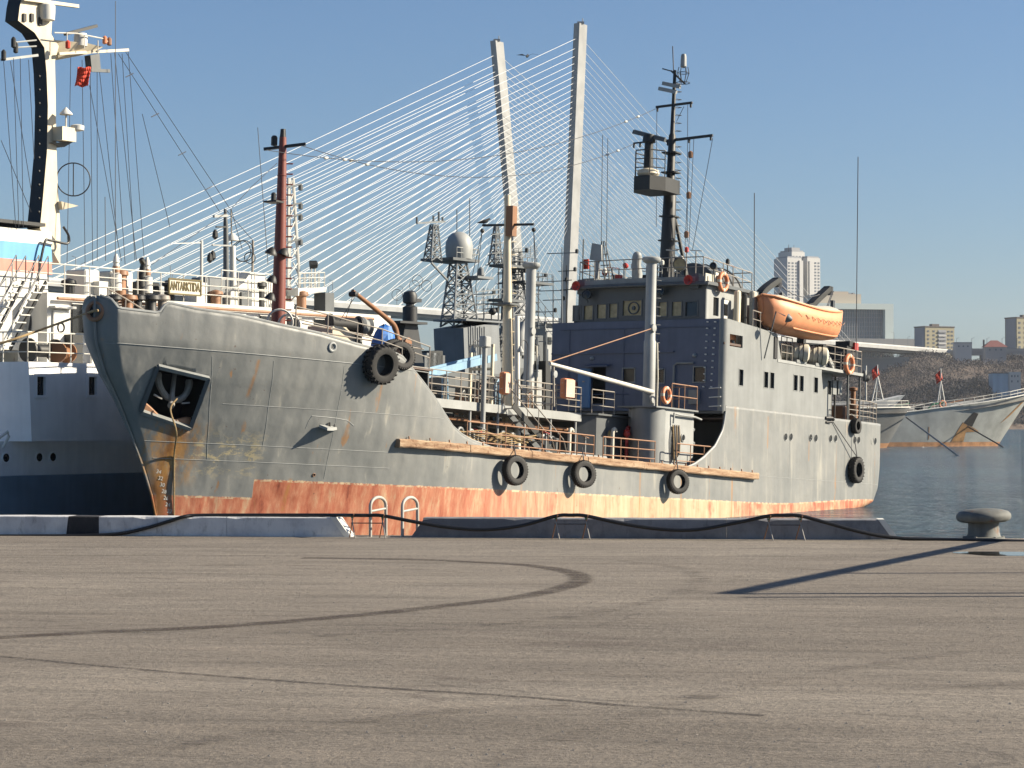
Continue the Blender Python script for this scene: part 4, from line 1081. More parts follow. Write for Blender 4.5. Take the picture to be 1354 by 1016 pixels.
# poop rail and stern gear
pr_ = [(46.9, -4.25, 5.32), (49.4, -4.2, 5.33), (51.2, -3.75, 5.33), (52.1, -2.4, 5.33), (52.4, 0, 5.33), (52.1, 2.4, 5.33), (51.2, 3.75, 5.33)]
railing(pr_, 1.0, 'rail_paint', T, 4, .8)
b = MB(); q = TF.v(1128, 530, -3.4); b.lathe([(.3, -1.0), (.3, -.2), (.12, -.15), (.12, .45), (.2, .5), (.2, .62), (.05, .66)], q, n=14); b.build('capstan', 'crane_brown', T, True)
b = MB(); b.bb(48.9, 49.7, -3.0, -2.2, 4.75, 6.1); b.build('deck_locker', 'rail_rust', T)
b = MB(); b.cyl((48.4, -2.8, 4.75), (48.45, -2.8, 8.4), .05, n=8); b.build('stern_post', 'mast_dark', T)
b = MB(); p = hullhit(1094, 556); b.tube([p + Vector((-.25, -.02, .1)), p + Vector((.25, -.12, .12)), p + Vector((.45, -.1, .05))], .07, 8); b.tube([p + Vector((-.2, -.02, -.1)), p + Vector((.3, -.1, -.06))], .05, 8); b.build('hull_chock', 'black', T)

# ---- boat deck: davits, lifeboat, rafts
BO = Vector((37.7, -4.35, 8.75))
lb = thing('lifeboat', BO, 'open orange lifeboat slung in black davits over the ship side', 'lifeboat')
NB, NS = 26, 15; Lb = 7.2
def boat_sec(t, k):
    f = (1 - abs(2 * t - 1) ** 2.6) ** .62; w = 1.08 * f + .02; sh = .34 * (2 * t - 1) ** 2
    a = -1 + 2 * k / (NS - 1); ang = a * math.pi / 2
    y = w * math.copysign(abs(math.sin(ang)) ** .75, a); zz = 1.22 + sh - (1.22 + sh - .30 * (2 * t - 1) ** 4) * math.cos(ang) ** .62 * 1.0
    return y, zz
b = MB()
for i in range(NB):
    t = i / (NB - 1); rake = .35 * (1 if t < .5 else -1) * 0
    for kk in range(NS):
        y, zz = boat_sec(t, kk); b.v.append((t * Lb - .28 * (zz / 1.4) * (1 - t) ** 3 + .2 * (zz / 1.4) * t ** 3, y, zz))
for i in range(NB - 1):
    for kk in range(NS - 1): b.f.append((i*NS+kk, (i+1)*NS+kk, (i+1)*NS+kk+1, i*NS+kk+1))
o = b.build('boat_hull', 'boat_orange', lb, True); md = o.modifiers.new('t', 'SOLIDIFY'); md.thickness = .03
for kk in (0, NS - 1):
    b = MB(); b.tube([b_ for b_ in [(i / (NB-1) * Lb - .28 * (1 - i/(NB-1)) ** 3 * 1.1, boat_sec(i/(NB-1), kk)[0] * 1.01, boat_sec(i/(NB-1), kk)[1]) for i in range(NB)]], .05, 8); b.build('gunwale', 'boat_orange', lb, True)
b = MB(); b.tube([(i/(NB-1) * Lb, boat_sec(i/(NB-1), 4)[0] * 1.03, boat_sec(i/(NB-1), 4)[1]) for i in range(5, NB - 3)], .035, 6); b.build('rubbing_strake', 'boat_orange', lb, True)
b = MB(); b.tube([(.9, boat_sec(.125, k)[0] * 1.02, boat_sec(.125, k)[1]) for k in range(NS)], .02, 5); b.build('frame_band', 'boat_orange', lb, True)
for i in range(9):
    t = .2 + i * .075; y, zz = boat_sec(t, 1); y2 = y * 1.03
    b = MB(); b.tube([(t * Lb, y2, zz + .06), (t * Lb + .27, y2 - .03, zz - .08), (t * Lb + .54, y2, zz + .06)], .014, 5); b.build('grab_line', 'rail_rust', lb)
b = MB()
for i in range(NB - 1):
    t0, t1 = i / (NB - 1), (i + 1) / (NB - 1)
    for k in range(6):
        def cv(t, k): 
            y, zz = boat_sec(t, NS - 1); a = -1 + 2 * k / 6; return (t * Lb, y * a * .96, zz + .02 + .28 * (1 - a * a) * min(1, 8 * t * (1 - t)))
        b.quad(cv(t0, k), cv(t1, k), cv(t1, k + 1), cv(t0, k + 1))
b.build('canvas_cover', 'raft_white', lb, True)
# davits
for i, (pts, nm) in enumerate(((((1021, 446), (1008, 432), (1000, 412), (1004, 392), (1013, 381), (1027, 371)), 0), (((1058, 432), (1064, 414), (1072, 404), (1083, 393), (1095, 382)), 1))):
    dv = empty('boat_davit'); dv.parent = hs
    P = [TF.v(px, py, -2.9 - .25 * j / len(pts)) for j, (px, py) in enumerate(pts)]; P[0].z = 7.6
    b = MB(); c = cat(P, 5)
    for u, w in zip(c, c[1:]): b.beam(u, w, .26, .36, (0, 1, 0))
    b.build('arm', 'mast_dark', dv, True)
    h = P[-1]; b = MB(); b.bb(h.x - .12, h.x + .28, h.y - .15, h.y + .15, h.z - .28, h.z + .12); b.build('head', 'mast_dark', dv)
    for d in (-.06, .06): wire('fall', [h + Vector((.15 + d, -.2, -.1)), Vector((BO.x + (1.0 if i == 0 else 6.2) + d, BO.y, BO.z + 1.45))], .02, 'wire', dv)
    b = MB(); q = Vector((h.x + .15, h.y - .2, h.z - .75)); b.bb(q.x - .1, q.x + .1, q.y - .08, q.y + .08, q.z - .2, q.z + .2); b.build('block', 'dark_grey_paint', dv)
wire('span_wire', [TF.v(1027, 373, -3.1), TF.v(1094, 384, -3.1)], .02, 'wire', hs, .5)
b = MB(); b.bb(38.6, 38.9, -4.4, -2.6, 7.6, 8.55); b.build('boat_chock', 'black', hs)
b = MB(); b.bb(43.6, 43.9, -4.4, -2.6, 7.6, 8.6); b.build('boat_chock', 'black', hs)
# raft canisters
for px, py, lbl in ((1050, 466, 'white raft canister under the lifeboat, beside the slotted bulwark'), (1075, 470, 'white raft canister under the lifeboat, next to the inclined cradle')):
    q = TF.v(px, py, -4.0); q.z = 8.1
    rc = thing('raft_canister', q, lbl, 'life raft')
    b = MB(); b.lathe([(.02, -.72), (.26, -.70), (.40, -.62), (.42, -.5), (.42, -.03), (.445, -.02), (.445, .02), (.42, .03), (.42, .5), (.40, .62), (.26, .70), (.02, .72)], (0, 0, 0), (.5, -.85, -.06), 22); b.build('shell', 'raft_white', rc, True)
    for d in (-.4, -.2, .2, .4):
        b = MB(); b.torus(Vector((.5, -.85, -.06)).normalized() * d, .43, .014, (.5, -.85, -.06), 20, 5); b.build('strap', 'black', rc)
    b = MB(); b.bb(-.5, .5, -.4, .4, -.52, -.38); b.build('cradle', 'grey_paint', rc)
b = MB(); b.beam((44.4, -4.0, 8.6), (45.6, -4.0, 7.7), .1, .2); b.beam((44.4, -3.4, 8.6), (45.6, -3.4, 7.7), .1, .2); b.build('raft_ramp', 'light_grey_paint', hs)
railing([(44.2, -4.25, 7.6), (48.2, -4.25, 7.6), (48.2, 4.25, 7.6)], 1.05, 'rail_paint', hs, 3, 1.0)
railing([(39.5, -4.28, 7.6), (40.6, -4.28, 7.6)], 1.05, 'rail_paint', hs, 3, .6)
b = MB(); q = TF.v(1118, 466, -3.0); b.bb(q.x - .7, q.x + .6, q.y - .4, q.y + .6, 7.6, q.z + .25); b.bb(q.x - .5, q.x + .1, q.y - .45, q.y + .3, q.z + .25, q.z + .5); b.build('boat_winch', 'black', hs)
b = MB(); b.bb(q.x - .1, q.x + .3, q.y - .55, q.y - .4, q.z + .1, q.z + .45); b.build('winch_tag', 'signal_red', hs)
b = MB(); q = TF.v(1143, 497, -4.3); b.torus(q, .22, .07, (.5, -.8, 0), 18, 8); b.build('stern_fairlead', 'dark_grey_paint', hs, True)
fl = TF.v(1042, 421, -5.45); b = MB(); b.lathe([(.05, .2), (.10, .16), (.2, 0), (.21, -.05), (.02, -.04)], fl, (.3, -.8, -.3), 14); b.tube([fl + Vector((-.05, .1, .1)), fl + Vector((-.15, .5, .3)), (fl.x - .2, -4.45, 7.5)], .03, 6); b.build('boat_floodlight', 'dark_grey_paint', hs, True)
# ================================================================ wheelhouse
WF, WA = 34.3, 38.6; WV = 3.2; WZ0, WZ1 = 7.95, 10.45
wh = empty('wheelhouse'); wh.parent = T
wins = []
for px, py, w, h, m in ((763, 414.5, 8, 18, 'glass_dark'), (778, 413.5, 11, 18, 'glass_warm'), (795.5, 412, 11, 18, 'glass_warm'), (811, 411, 10, 18, 'glass_warm'), (836, 407.5, 24, 19, 'glass_warm'), (876.5, 409, 10, 18, 'glass_warm'), (895, 408.5, 12, 18, 'glass_warm'), (914.5, 408.5, 15, 18, 'glass_dark')):
    (p0, p1) = TF.s(px - w / 2, py - h / 2, WF), TF.s(px + w / 2, py + h / 2, WF)
    wins.append((rect(p1.y, p0.y, p1.z, p0.z), m))
holed(rect(-WV, WV, WZ0, WZ1), [w[0] for w in wins], .10, lambda a, z, t: (WF + t, a, z), 'front_wall', 'dark_grey_paint', wh)
for i, (r_, m) in enumerate(wins):
    (a0_, z0_), (a1_, z1_) = r_[0], r_[2]
    b = MB(); b.bb(WF + .06, WF + .075, a0_ - .02, a1_ + .02, z0_ - .02, z1_ + .02); o = b.build('window', m, wh)
    b = MB(); e = .05
    for q in ((a0_ - e, a0_, z0_ - e, z1_ + e), (a1_, a1_ + e, z0_ - e, z1_ + e), (a0_, a1_, z0_ - e, z0_), (a0_, a1_, z1_, z1_ + e)): b.bb(WF - .025, WF + .02, q[0], q[1], q[2], q[3])
    b.build('frame', 'dark_grey_paint', o)
    if i == 4:
        c = ((a0_ + a1_) / 2 - .05, (z0_ + z1_) / 2); b = MB(); b.torus((WF + .03, c[0], c[1]), .26, .03, (1, 0, 0), 22, 6); b.lathe([(.10, 0), (.08, .04), (.01, .05)], (WF + .04, c[0], c[1]), (-1, 0, 0), 14); b.build('clear_view_screen', 'dark_grey_paint', o, True)
# port and starboard sides
for sg in (-1, 1):
    hl = []
    if sg < 0:
        p = TF.v(944, 410, -WV); hl = [rect(35.0, 35.5, 9.2, 10.0), rect(35.9, 36.5, 8.2, 10.0), rect(37.2, 37.7, 9.2, 10.0)]
    holed(rect(WF + .1, WA, WZ0, WZ1), hl, .07, lambda a, z, t: (a, sg * (WV - t), z), 'side_wall', 'light_grey_paint', wh)
for r_, m in ((rect(35.0, 35.5, 9.2, 10.0), 'glass_dark'), (rect(37.2, 37.7, 9.2, 10.0), 'glass_dark')):
    b = MB(); b.bb(r_[0][0] - .02, r_[2][0] + .02, -WV + .08, -WV + .1, r_[0][1] - .02, r_[2][1] + .02); b.build('window', m, wh)
b = MB(); b.bb(35.91, 36.49, -WV + .02, -WV + .06, 8.21, 9.99); o = b.build('door', 'white_paint', wh)
b = MB(); b.bb(36.05, 36.35, -WV + .0, -WV + .02, 9.3, 9.8); b.build('pane', 'glass_dark', o)
b = MB(); b.bb(WA - .08, WA, -WV + .07, WV - .07, WZ0, WZ1); b.build('after_wall', 'grey_paint', wh)
b = MB(); b.bb(WF + .5, WA - .1, -WV + .2, WV - .2, 8.0, 8.9); b.build('console', 'black', wh)
# roof with a bowed visor
b = MB(); N = 20; L = []
for i in range(N + 1):
    v = -WV - .25 + (2 * WV + .5) * i / N; L.append((WF - .22 - .28 * (1 - (v / WV) ** 2 * .8), v, WZ1))
b.ext(L + [(WA + .2, WV + .25, WZ1), (WA + .2, -WV - .25, WZ1)], (0, 0, .14)); b.build('roof', 'dark_grey_paint', wh)
b = MB(); b.tube([(p[0] - .02, p[1], WZ1 + .02) for p in L], .06, 8); b.build('visor_edge', 'dark_grey_paint', wh, True)
b = MB(); b.ext([(p[0] + .12, p[1] * .97, WZ1 + .14) for p in L] + [(WF + .4, WV, WZ1 + .14), (WF + .4, -WV, WZ1 + .14)], (0, 0, .22)); b.build('roof_coaming', 'grey_paint', wh)
RT = WZ1 + .14
railing([(WF - .1, 3.1, RT + .22), (WF - .25, 1.5, RT + .22), (WF - .28, 0, RT + .22), (WF - .25, -1.5, RT + .22), (WF - .1, -3.1, RT + .22), (WA, -3.2, RT), (WA, 3.2, RT), (WF - .1, 3.1, RT + .22)], .85, 'rail_paint', wh, 2, .95)
def horn(px, py, v):
    q = TF.s(px, py, WF - .3); h = empty('horn_box'); h.parent = wh
    b = MB(); b.bb(q.x + .1, q.x + .5, q.y - .36, q.y + .08, q.z - .35, q.z + .3); b.build('box', 'dark_grey_paint', h)
    b = MB(); b.lathe([(.05, 0), (.06, .1), (.11, .2), (.22, .28), (.20, .285), (.08, .18), (.02, .1)], (q.x + .12, q.y, q.z), (-1, 0, 0), 18); b.build('bell', 'signal_red', h, True)
horn(764, 378.5, 0); horn(912.5, 370.5, 0)
for px, py, r in ((776, 390, .21), (873, 386, .20), (899.5, 350, .30), (944, 352, .16)):
    q = TF.s(px, py, WF - .35 if py > 380 else WF + .3); h = empty('searchlight'); h.parent = wh
    b = MB(); b.lathe([(.02, .28), (r * .7, .24), (r * .95, .05), (r, -.12), (r * .93, -.13), (r * .9, -.06)], q, (1, .25, -.05), 20); b.build('housing', 'dark_grey_paint', h, True)
    b = MB(); b.lathe([(r * .92, .0), (.01, -.02)], q + Vector((-.08, 0, 0)), (1, .25, -.05), 20); b.build('lens', 'glass_warm' if r > .25 else 'glass_dark', h)
    b = MB(); b.cyl(q + Vector((.05, 0, -r)), (q.x + .1, q.y, RT if py < 380 else q.z - r - .12), .035, n=8); b.build('foot', 'dark_grey_paint', h)
# bundled signal cover, boards, lockers on the roof
q = TF.s(842, 388, WF + .2); b = MB(); b.tube([(q.x, q.y, RT), (q.x, q.y, RT + .45), (q.x, q.y + .05, RT + .9), (q.x, q.y + .02, RT + 1.25)], [.17, .24, .20, .22], 12); b.ball((q.x, q.y + .02, RT + 1.28), .2, 10)
b.build('covered_binnacle', 'light_grey_paint', wh, True)
p0, p1 = TF.v(933, 361, -WV - .1), TF.v(949, 378, -WV - .1)
b = MB(); b.bb(p0.x, p1.x, -WV - .12, -WV - .08, p1.z, p0.z); b.build('name_board', 'raft_white', wh)
for px in (782, 822):
    q = TF.s(px, 375, WF + 1.2); b = MB(); b.bb(q.x - .3, q.x + .3, q.y - .3, q.y + .3, RT, q.z + .2); b.build('roof_locker', 'grey_paint', wh)
# reflector array on the roof (starboard)
rf = empty('antenna_frame'); rf.parent = wh
q = TF.s(789, 372, 35.6)
b = MB(); b.cyl((q.x, q.y, RT), (q.x, q.y, RT + 1.5), .12, n=10); b.build('column', 'light_grey_paint', rf)
b = MB(); b.ext([(q.x - .1, q.y - .30, RT + 1.25), (q.x - .1, q.y + .34, RT + 1.35), (q.x - .1, q.y + .24, RT + 2.1), (q.x - .1, q.y - .25, RT + 2.0)], (.18, 0, 0)); b.build('reflector', 'light_grey_paint', rf)
for d in (-.9, -.65, -.4):
    b = MB(); b.cyl((q.x + .2, q.y + d, RT), (q.x + .1, q.y + d * .35, RT + 2.2), .03, n=6); b.build('strut', 'dark_grey_paint', rf)
for z in (.6, 1.1, 1.6):
    b = MB(); b.cyl((q.x + .15, q.y - .85 + z * .25, RT + z), (q.x + .15, q.y - .1, RT + z), .022, n=6); b.build('crosspiece', 'dark_grey_paint', rf)
b = MB(); b.cyl((q.x, q.y + .75, RT), (q.x, q.y + .75, RT + 2.3), .035, n=6); b.build('flag_staff', 'dark_grey_paint', rf)
fl = MB(); w_ = TF.M @ Vector((q.x, q.y + .77, RT + 1.4))
for i in range(6):
    fl.quad((.0 + .05 * i, .05 * math.sin(i), 0), (.05 + .05 * i, .05 * math.sin(i + 1), 0), (.05 + .05 * i, .05 * math.sin(i + 1) + .03, -.45), (.05 * i, .05 * math.sin(i) + .03, -.45))
fl.build('signal_flag', 'red_cloth', None, loc=w_, label='small limp red and white flag on the wheelhouse roof staff', cat='flag')
for px, y0, y1, s in ((797, 178, 330, 36), (804, 182, 345, 36.5)):
    a, e = TF.s(px - 2, y1, s), TF.s(px, y0, s); wire('whip_aerial', [a, e], .016, 'wire', wh)
# small fittings crowding the wheelhouse top
rnd = random.Random(3)
for i in range(26):
    v = 3.0 - 6.0 * i / 25 + rnd.uniform(-.1, .1); s = WF + rnd.choice((.35, .7, 1.2, 1.9, 2.6)); h = rnd.uniform(.4, 1.5)
    if abs(v) < .45: continue
    ft = empty('roof_fitting'); ft.parent = wh
    m = rnd.choice(('dark_grey_paint', 'mast_dark', 'light_grey_paint', 'rail_paint'))
    b = MB(); b.cyl((s, v, RT), (s, v, RT + h), .03, n=6); b.build('post', m, ft)
    k = i % 4; b = MB()
    if k == 0: b.lathe([(.03, 0), (.09, .03), (.09, .2), (.03, .26)], (s, v, RT + h), n=10)
    elif k == 1: b.bb(s - .14, s + .14, v - .12, v + .12, RT + h * .3, RT + h * .3 + .32)
    elif k == 2: b.beam((s, v - .3, RT + h), (s, v + .3, RT + h + .06), .03, .04)
    else: b.lathe([(.02, .16), (.10, .12), (.13, -.08), (.02, -.1)], (s, v, RT + h), (-.9, -.3, .1), 12)
    b.build('head', rnd.choice(('mast_dark', 'light_grey_paint', 'rail_white', 'signal_red')), ft, True)
# conduit runs, handrail and dim lamps on the front of the house
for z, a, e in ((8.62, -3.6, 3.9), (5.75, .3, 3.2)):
    b = MB(); b.cyl((HF - .04, a, z), (HF - .04, e, z), .018, n=6); b.build('conduit', 'front_blue_grey_shaded', hs)
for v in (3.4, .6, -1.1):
    b = MB(); b.cyl((HF - .04, v, 5.1), (HF - .04, v, 8.6), .016, n=6); b.build('conduit', 'front_blue_grey_shaded', hs)
for v, z in ((2.2, 7.35), (-.6, 7.3), (-2.9, 7.4)):
    b = MB(); b.lathe([(.09, 0), (.09, .06), (.07, .12), (.02, .16)], (HF, v, z), (-1, 0, -.2), 12); b.build('bulkhead_lamp', 'light_grey_paint', hs, True)
b = MB(); b.bb(HF - .16, HF - .005, 2.9, 3.5, 5.6, 6.3); b.build('hose_box', 'signal_red', hs)
b = MB(); b.bb(HF - .2, HF - .005, -3.2, -2.75, 5.3, 5.9); b.build('junction_box', 'grey_paint', hs)
# funnel hood abaft the mast
fu = empty('funnel'); fu.parent = hs
cs, cz = 40.0, 10.3
b = MB(); N = 14; sec = [(-1.45, 7.6)] + [(-1.45 * math.cos(math.pi * i / N), cz + 1.75 * math.sin(math.pi * i / N)) for i in range(N + 1)] + [(1.45, 7.6)]
b.ext([(38.9, y, z) for y, z in sec], (2.6, 0, 0)); b.build('casing', 'dark_grey_paint', fu, True)
for i in (3, 6, 9):
    b = MB(); b.tube([(38.9 + .26 * i, y * 1.01, z + .01) for y, z in sec[1:-1]], .04, 6); b.build('rib', 'mast_dark', fu, True)
# ================================================================ mainmast
mm = empty('mainmast'); mm.parent = T
Q0 = TF.v(881, 382, 0); Q0.z = RT; Q1 = TF.v(893, 92, 0); D = (Q1 - Q0).normalized(); LM = (Q1 - Q0).length
mp = lambda t: Q0.lerp(Q1, t)
b = MB(); b.tube([mp(0), mp(.25), mp(.45), mp(.46), mp(.7), mp(.71), mp(1)], [.36, .32, .28, .20, .16, .11, .07], 14); b.build('pole', 'mast_dark', mm, True)
for sg in (-1, 1):
    b = MB(); b.tube([mp(0) + Vector((.9, sg * .7, 0)), mp(.44)], [.10, .07], 8); b.build('leg', 'mast_dark', mm)
for i in range(26):
    t = .04 + i * .036; c = mp(t); rr = .34 - .26 * t
    b = MB(); b.tube([c + Vector((rr * .4, -rr, 0)), c + Vector((rr + .18, -rr - .12, 0)), c + Vector((rr + .22, -.05, 0)), c + Vector((rr * .8, .05, 0))], .015, 5); b.build('rung', 'mast_dark', mm)
for t in (.12, .22, .33, .53, .62): 
    b = MB(); c = mp(t); b.bb(c.x - .3, c.x + .3, c.y - .35, c.y + .35, c.z - .03, c.z + .03); b.build('bracket', 'mast_dark', mm)
# radar platform: boat-shaped tray with rail, two pedestals
pl = empty('radar_platform'); pl.parent = mm
pz_ = TF.v(868, 245, 0).z
b = MB(); lo = [(36.2, -.75), (34.9, -.75), (34.2, -.35), (34.2, .45), (34.9, .85), (36.2, .75)]
b.ext([(s, v, pz_ - .35) for s, v in lo], (0, 0, .62)); b.build('tray', 'mast_dark', pl)
railing([(36.0, .7, pz_ + .27), (34.9, .8, pz_ + .27), (34.25, .4, pz_ + .27), (34.25, -.3, pz_ + .27), (34.9, -.7, pz_ + .27)], 1.15, 'mast_dark', pl, 3, .8, .025)
b = MB(); b.lathe([(.10, 0), (.42, .04), (.50, .14), (.46, .30), (.2, .4), (.16, .42)], (34.75, .05, pz_ + .27), n=20); b.build('scanner_base', 'cream_paint', pl, True)
b = MB(); b.tube([(34.75, .05, pz_ + .6), (34.75, .05, pz_ + 1.8), (34.75, .05, pz_ + 1.82), (34.75, .05, pz_ + 2.15)], [.22, .19, .30, .26], 14); b.build('scanner_column', 'mast_dark', pl, True)
u0, u1 = TF.s(838, 174, 34.75), TF.s(880, 185, 34.75)
b = MB(); b.beam(u0, u1, .18, .16); o = b.build('scanner_bar', 'dark_grey_paint', pl)
b = MB(); b.beam(u0 + Vector((.06, 0, .1)), u1 + Vector((.06, 0, .1)), .06, .05); b.build('scanner_lip', 'light_grey_paint', o)
# yards and lights
for (x0, y0), (x1, y1), w in (((838, 189), (856, 187), .06), ((881, 186), (943, 178.5), .10), ((868, 141), (916, 135), .09)):
    a, e = TF.s(x0, y0, mp(.7).x), TF.s(x1, y1, mp(.7).x); b = MB(); b.beam(a, e, w, w * 1.1); y = b.build('yard', 'mast_dark', mm)
    for f_ in (.04, .5, .96):
        c = a.lerp(e, f_); b = MB(); b.lathe([(.02, -.22), (.05, -.2), (.05, -.02), (.02, 0)], c, n=8); b.build('lamp', 'mast_dark', y)
for px, py in ((886, 119), (891, 112)):
    c = TF.s(px, py, mp(.9).x - .2); b = MB(); b.beam(c + Vector((0, .55, .14)), c + Vector((0, -.35, -.1)), .14, .16); b.build('radar_bar', 'light_grey_paint', mm)
# lantern cage and whip at the truck
tp = mp(1.0); cg = empty('lantern_cage'); cg.parent = mm
tq = TF.s(904, 100, tp.x)
b = MB(); b.beam(tp + Vector((0, .2, 0)), tq + Vector((0, -.1, -.35)), .07, .07); b.build('bracket', 'mast_dark', cg)
for k in range(6):
    a = k * math.pi / 3; b = MB(); b.tube([tq + Vector((.12 * math.cos(a), .12 * math.sin(a), -.3)), tq + Vector((.26 * math.cos(a), .26 * math.sin(a), .15)), tq + Vector((.2 * math.cos(a), .2 * math.sin(a), .42))], .018, 5); b.build('bar', 'mast_dark', cg)
for z_, r_ in ((.15, .26), (-.3, .3)):
    b = MB(); b.torus(tq + Vector((0, 0, z_)), r_, .018, n=16, m=5); b.build('ring', 'mast_dark', cg)
b = MB(); b.lathe([(.05, 0), (.14, .05), (.13, .5), (.1, .62), (.02, .64)], tq + Vector((0, 0, .38)), n=14); b.build('lantern', 'light_grey_paint', cg, True)
wire('whip_aerial', [tp + Vector((0, .05, -.3)), TF.s(890, 60, tp.x)], .025, 'wire', mm)
b = MB(); c = TF.s(884, 92, tp.x); b.beam(c + Vector((0, .3, .1)), c + Vector((0, -.3, -.1)), .04, .05); b.build('spreader', 'mast_dark', mm)
# halyards with signal lights
for (x0, y0), (x1, y1) in (((913, 183), (906, 328)), ((918, 183), (911, 330)), ((943, 182), (916, 330)), ((910, 138), (909, 320)), ((869, 143), (868, 300)), ((905, 140), (895, 160))):
    wire('halyard', [TF.s(x0, y0, 36.8), TF.s(x1, y1, 36.8)], .014, 'wire', mm)
for px, py in ((913.5, 204), (911, 258), (908, 310)):
    q = TF.s(px, py, 36.8); b = MB(); b.lathe([(.03, -.16), (.10, -.13), (.11, .1), (.05, .16)], q, n=10); b.build('signal_light', 'rail_rust', mm, True)
# aerial wires with insulators
for (x0, y0, x1, y1, sg) in ((398, 192, 838, 190, 1.3), (352, 198, 868, 143, 1.2)):
    a, e = TF.v(x0, y0, -.5), TF.s(x1, y1, 36.5); o = wire('aerial_wire', [a, e], .013, 'wire', T, sg, 24)
    for f_ in (.12, .16, .9, .94):
        c = a.lerp(e, f_) - Vector((0, 0, sg * 4 * f_ * (1 - f_))); b = MB(); b.lathe([(.02, -.12), (.05, -.08), (.05, .08), (.02, .12)], c, e - a, 8); b.build('insulator', 'rail_white', o)
for px, yt, yb, s in ((997.5, 255, 392, 40), (1135, 207, 480, 47.5)):
    wire('whip_aerial', [TF.s(px - (3 if px > 1000 else 0), yb, s), TF.s(px + .5, yt, s)], .022, 'wire', hs)
# clutter along the bridge wing rail
railing([(36.7, -HB + .1, 8.80), (38.9, -HB + .1, 8.70)], .75, 'rail_paint', hs, 2, .7)
for px, py, w, h, m in ((972, 392, .30, .5, 'cream_paint'), (981, 396, .2, .5, 'mast_dark'), (993, 396, .42, .7, 'raft_white')):
    q = TF.v(px, py, -3.6); b = MB(); b.bb(q.x - w / 2, q.x + w / 2, -3.85, -3.6, 7.95, q.z + h / 2); o = b.build('signal_locker', m, hs); o.modifiers.new('b', 'BEVEL').width = .06

# ================================================================ tyres hung over the side
def tyre_mesh(R0, w, lug):
    b = MB(); n = 40; prof = []
    ri = R0 * .56
    prof = [(ri, -w * .30), (ri * 1.05, -w * .44), (R0 * .80, -w * .5), (R0 * .93, -w * .46), (R0 * .985, -w * .36), (R0, 0), (R0 * .985, w * .36), (R0 * .93, w * .46), (R0 * .80, w * .5), (ri * 1.05, w * .44), (ri, w * .30), (ri * 1.12, w * .22), (R0 * .85, 0), (ri * 1.12, -w * .22)]
    m = len(prof)
    for i in range(n):
        a = 2 * math.pi * i / n
        for r, y in prof: b.v.append((r * math.cos(a), y, r * math.sin(a)))
    for i in range(n):
        for j in range(m): b.f.append((i*m + j, ((i+1) % n)*m + j, ((i+1) % n)*m + (j+1) % m, i*m + (j+1) % m))
    return b.mesh('tyre', 'rubber', True)
def lug_mesh(R0, w, lug):
    b = MB(); k = 22 if lug > .03 else 34
    for i in range(k):
        a = 2 * math.pi * i / k
        for sg in (-1, 1):
            aa = a + (math.pi / k if sg > 0 else 0)
            p = Vector((R0 * .985 * math.cos(aa), sg * w * .03, R0 * .985 * math.sin(aa))); q = Vector((R0 * .955 * math.cos(aa + .12), sg * w * .47, R0 * .955 * math.sin(aa + .12)))
            b.beam(p, q, R0 * .09, lug * 2, p.normalized())
    return b.mesh('tread', 'rubber', False)
TY = {}
def tyre(px, py, R0, w, label, rope_to=None, v=None, axis=None, tilt=0.0):
    key = (R0, w)
    if key not in TY: TY[key] = (tyre_mesh(R0, w, .03), lug_mesh(R0, w, .045 if R0 > .56 else .02))
    if v is None:
        p = hullhit(px, py); nn = hnorm(p.x, p.z); c = p + nn * (w / 2 + .03)
    else: c = TF.v(px, py, v); nn = Vector(axis).normalized()
    if axis is not None: nn = Vector(axis).normalized()
    ny = -nn; nx = ny.cross(Vector((0, 0, 1))).normalized(); nz = nx.cross(ny)
    mat = TF.M @ (Matrix.Translation(c) @ Matrix((nx, ny, nz)).transposed().to_4x4() @ Matrix.Rotation(tilt, 4, 'Y'))
    r = empty('tyre_fender', matrix=mat, label=label, cat='tyre', group='old tyres hung over the tanker side')
    link('casing', TY[key][0], r); link('tread', TY[key][1], r)
    if rope_to is not None:
        inv = mat.inverted() @ TF.M
        for q in rope_to:
            b = MB(); b.tube([(0, 0, R0 * .8), (0, -.02, R0 * 1.02), inv @ Vector(q)], .022, 6); b.build('rope', 'wire', r)
tyre(497, 481, .64, .46, 'large lugged tractor tyre hung at the forecastle break', [hp(9.3, 5.75, .0) + Vector((0, .1, .1))])
tyre(530, 471, .50, .30, 'smaller smooth tyre hung under the brown davit crane, by the tractor tyre', [Vector((12.0, -4.2, 5.9))], v=-4.2, axis=(-.35, -.9, .2))
tyre(522, 467, .48, .26, 'tyre tucked behind the smaller tyre under the brown davit crane', [Vector((11.6, -4.1, 5.9))], v=-3.85, axis=(-.45, -.9, .2))
for px, py, s, lbl, (ax) in ((681, 622, 17.6, 'black tyre on the timber rail below the deck stair', (-.25, -1, .04)), (771.5, 627, 22.4, 'black tyre on the timber rail between two lengths of rusty railing', (-.4, -1, .08)), (896, 637, 29.8, 'black tyre on the timber rail below the dark recess of the house', (-.45, -1, .06))):
    tyre(px, py, {17.6: .545, 22.4: .52, 29.8: .50}[s], .28, lbl, [Vector((s + .1, -4.35, 2.95))], v=-HB - .44, axis=ax)
tyre(1127, 621.5, .60, .34, 'largest after tyre, hung low on two ropes near the stern', [hp(44.7, 5.2, .03), hp(47.0, 5.25, .03)])
tyre(1127.5, 563.5, .36, .28, 'small tyre hung high at the poop rail near the stern', [hp(46.9, 5.6, .0)])
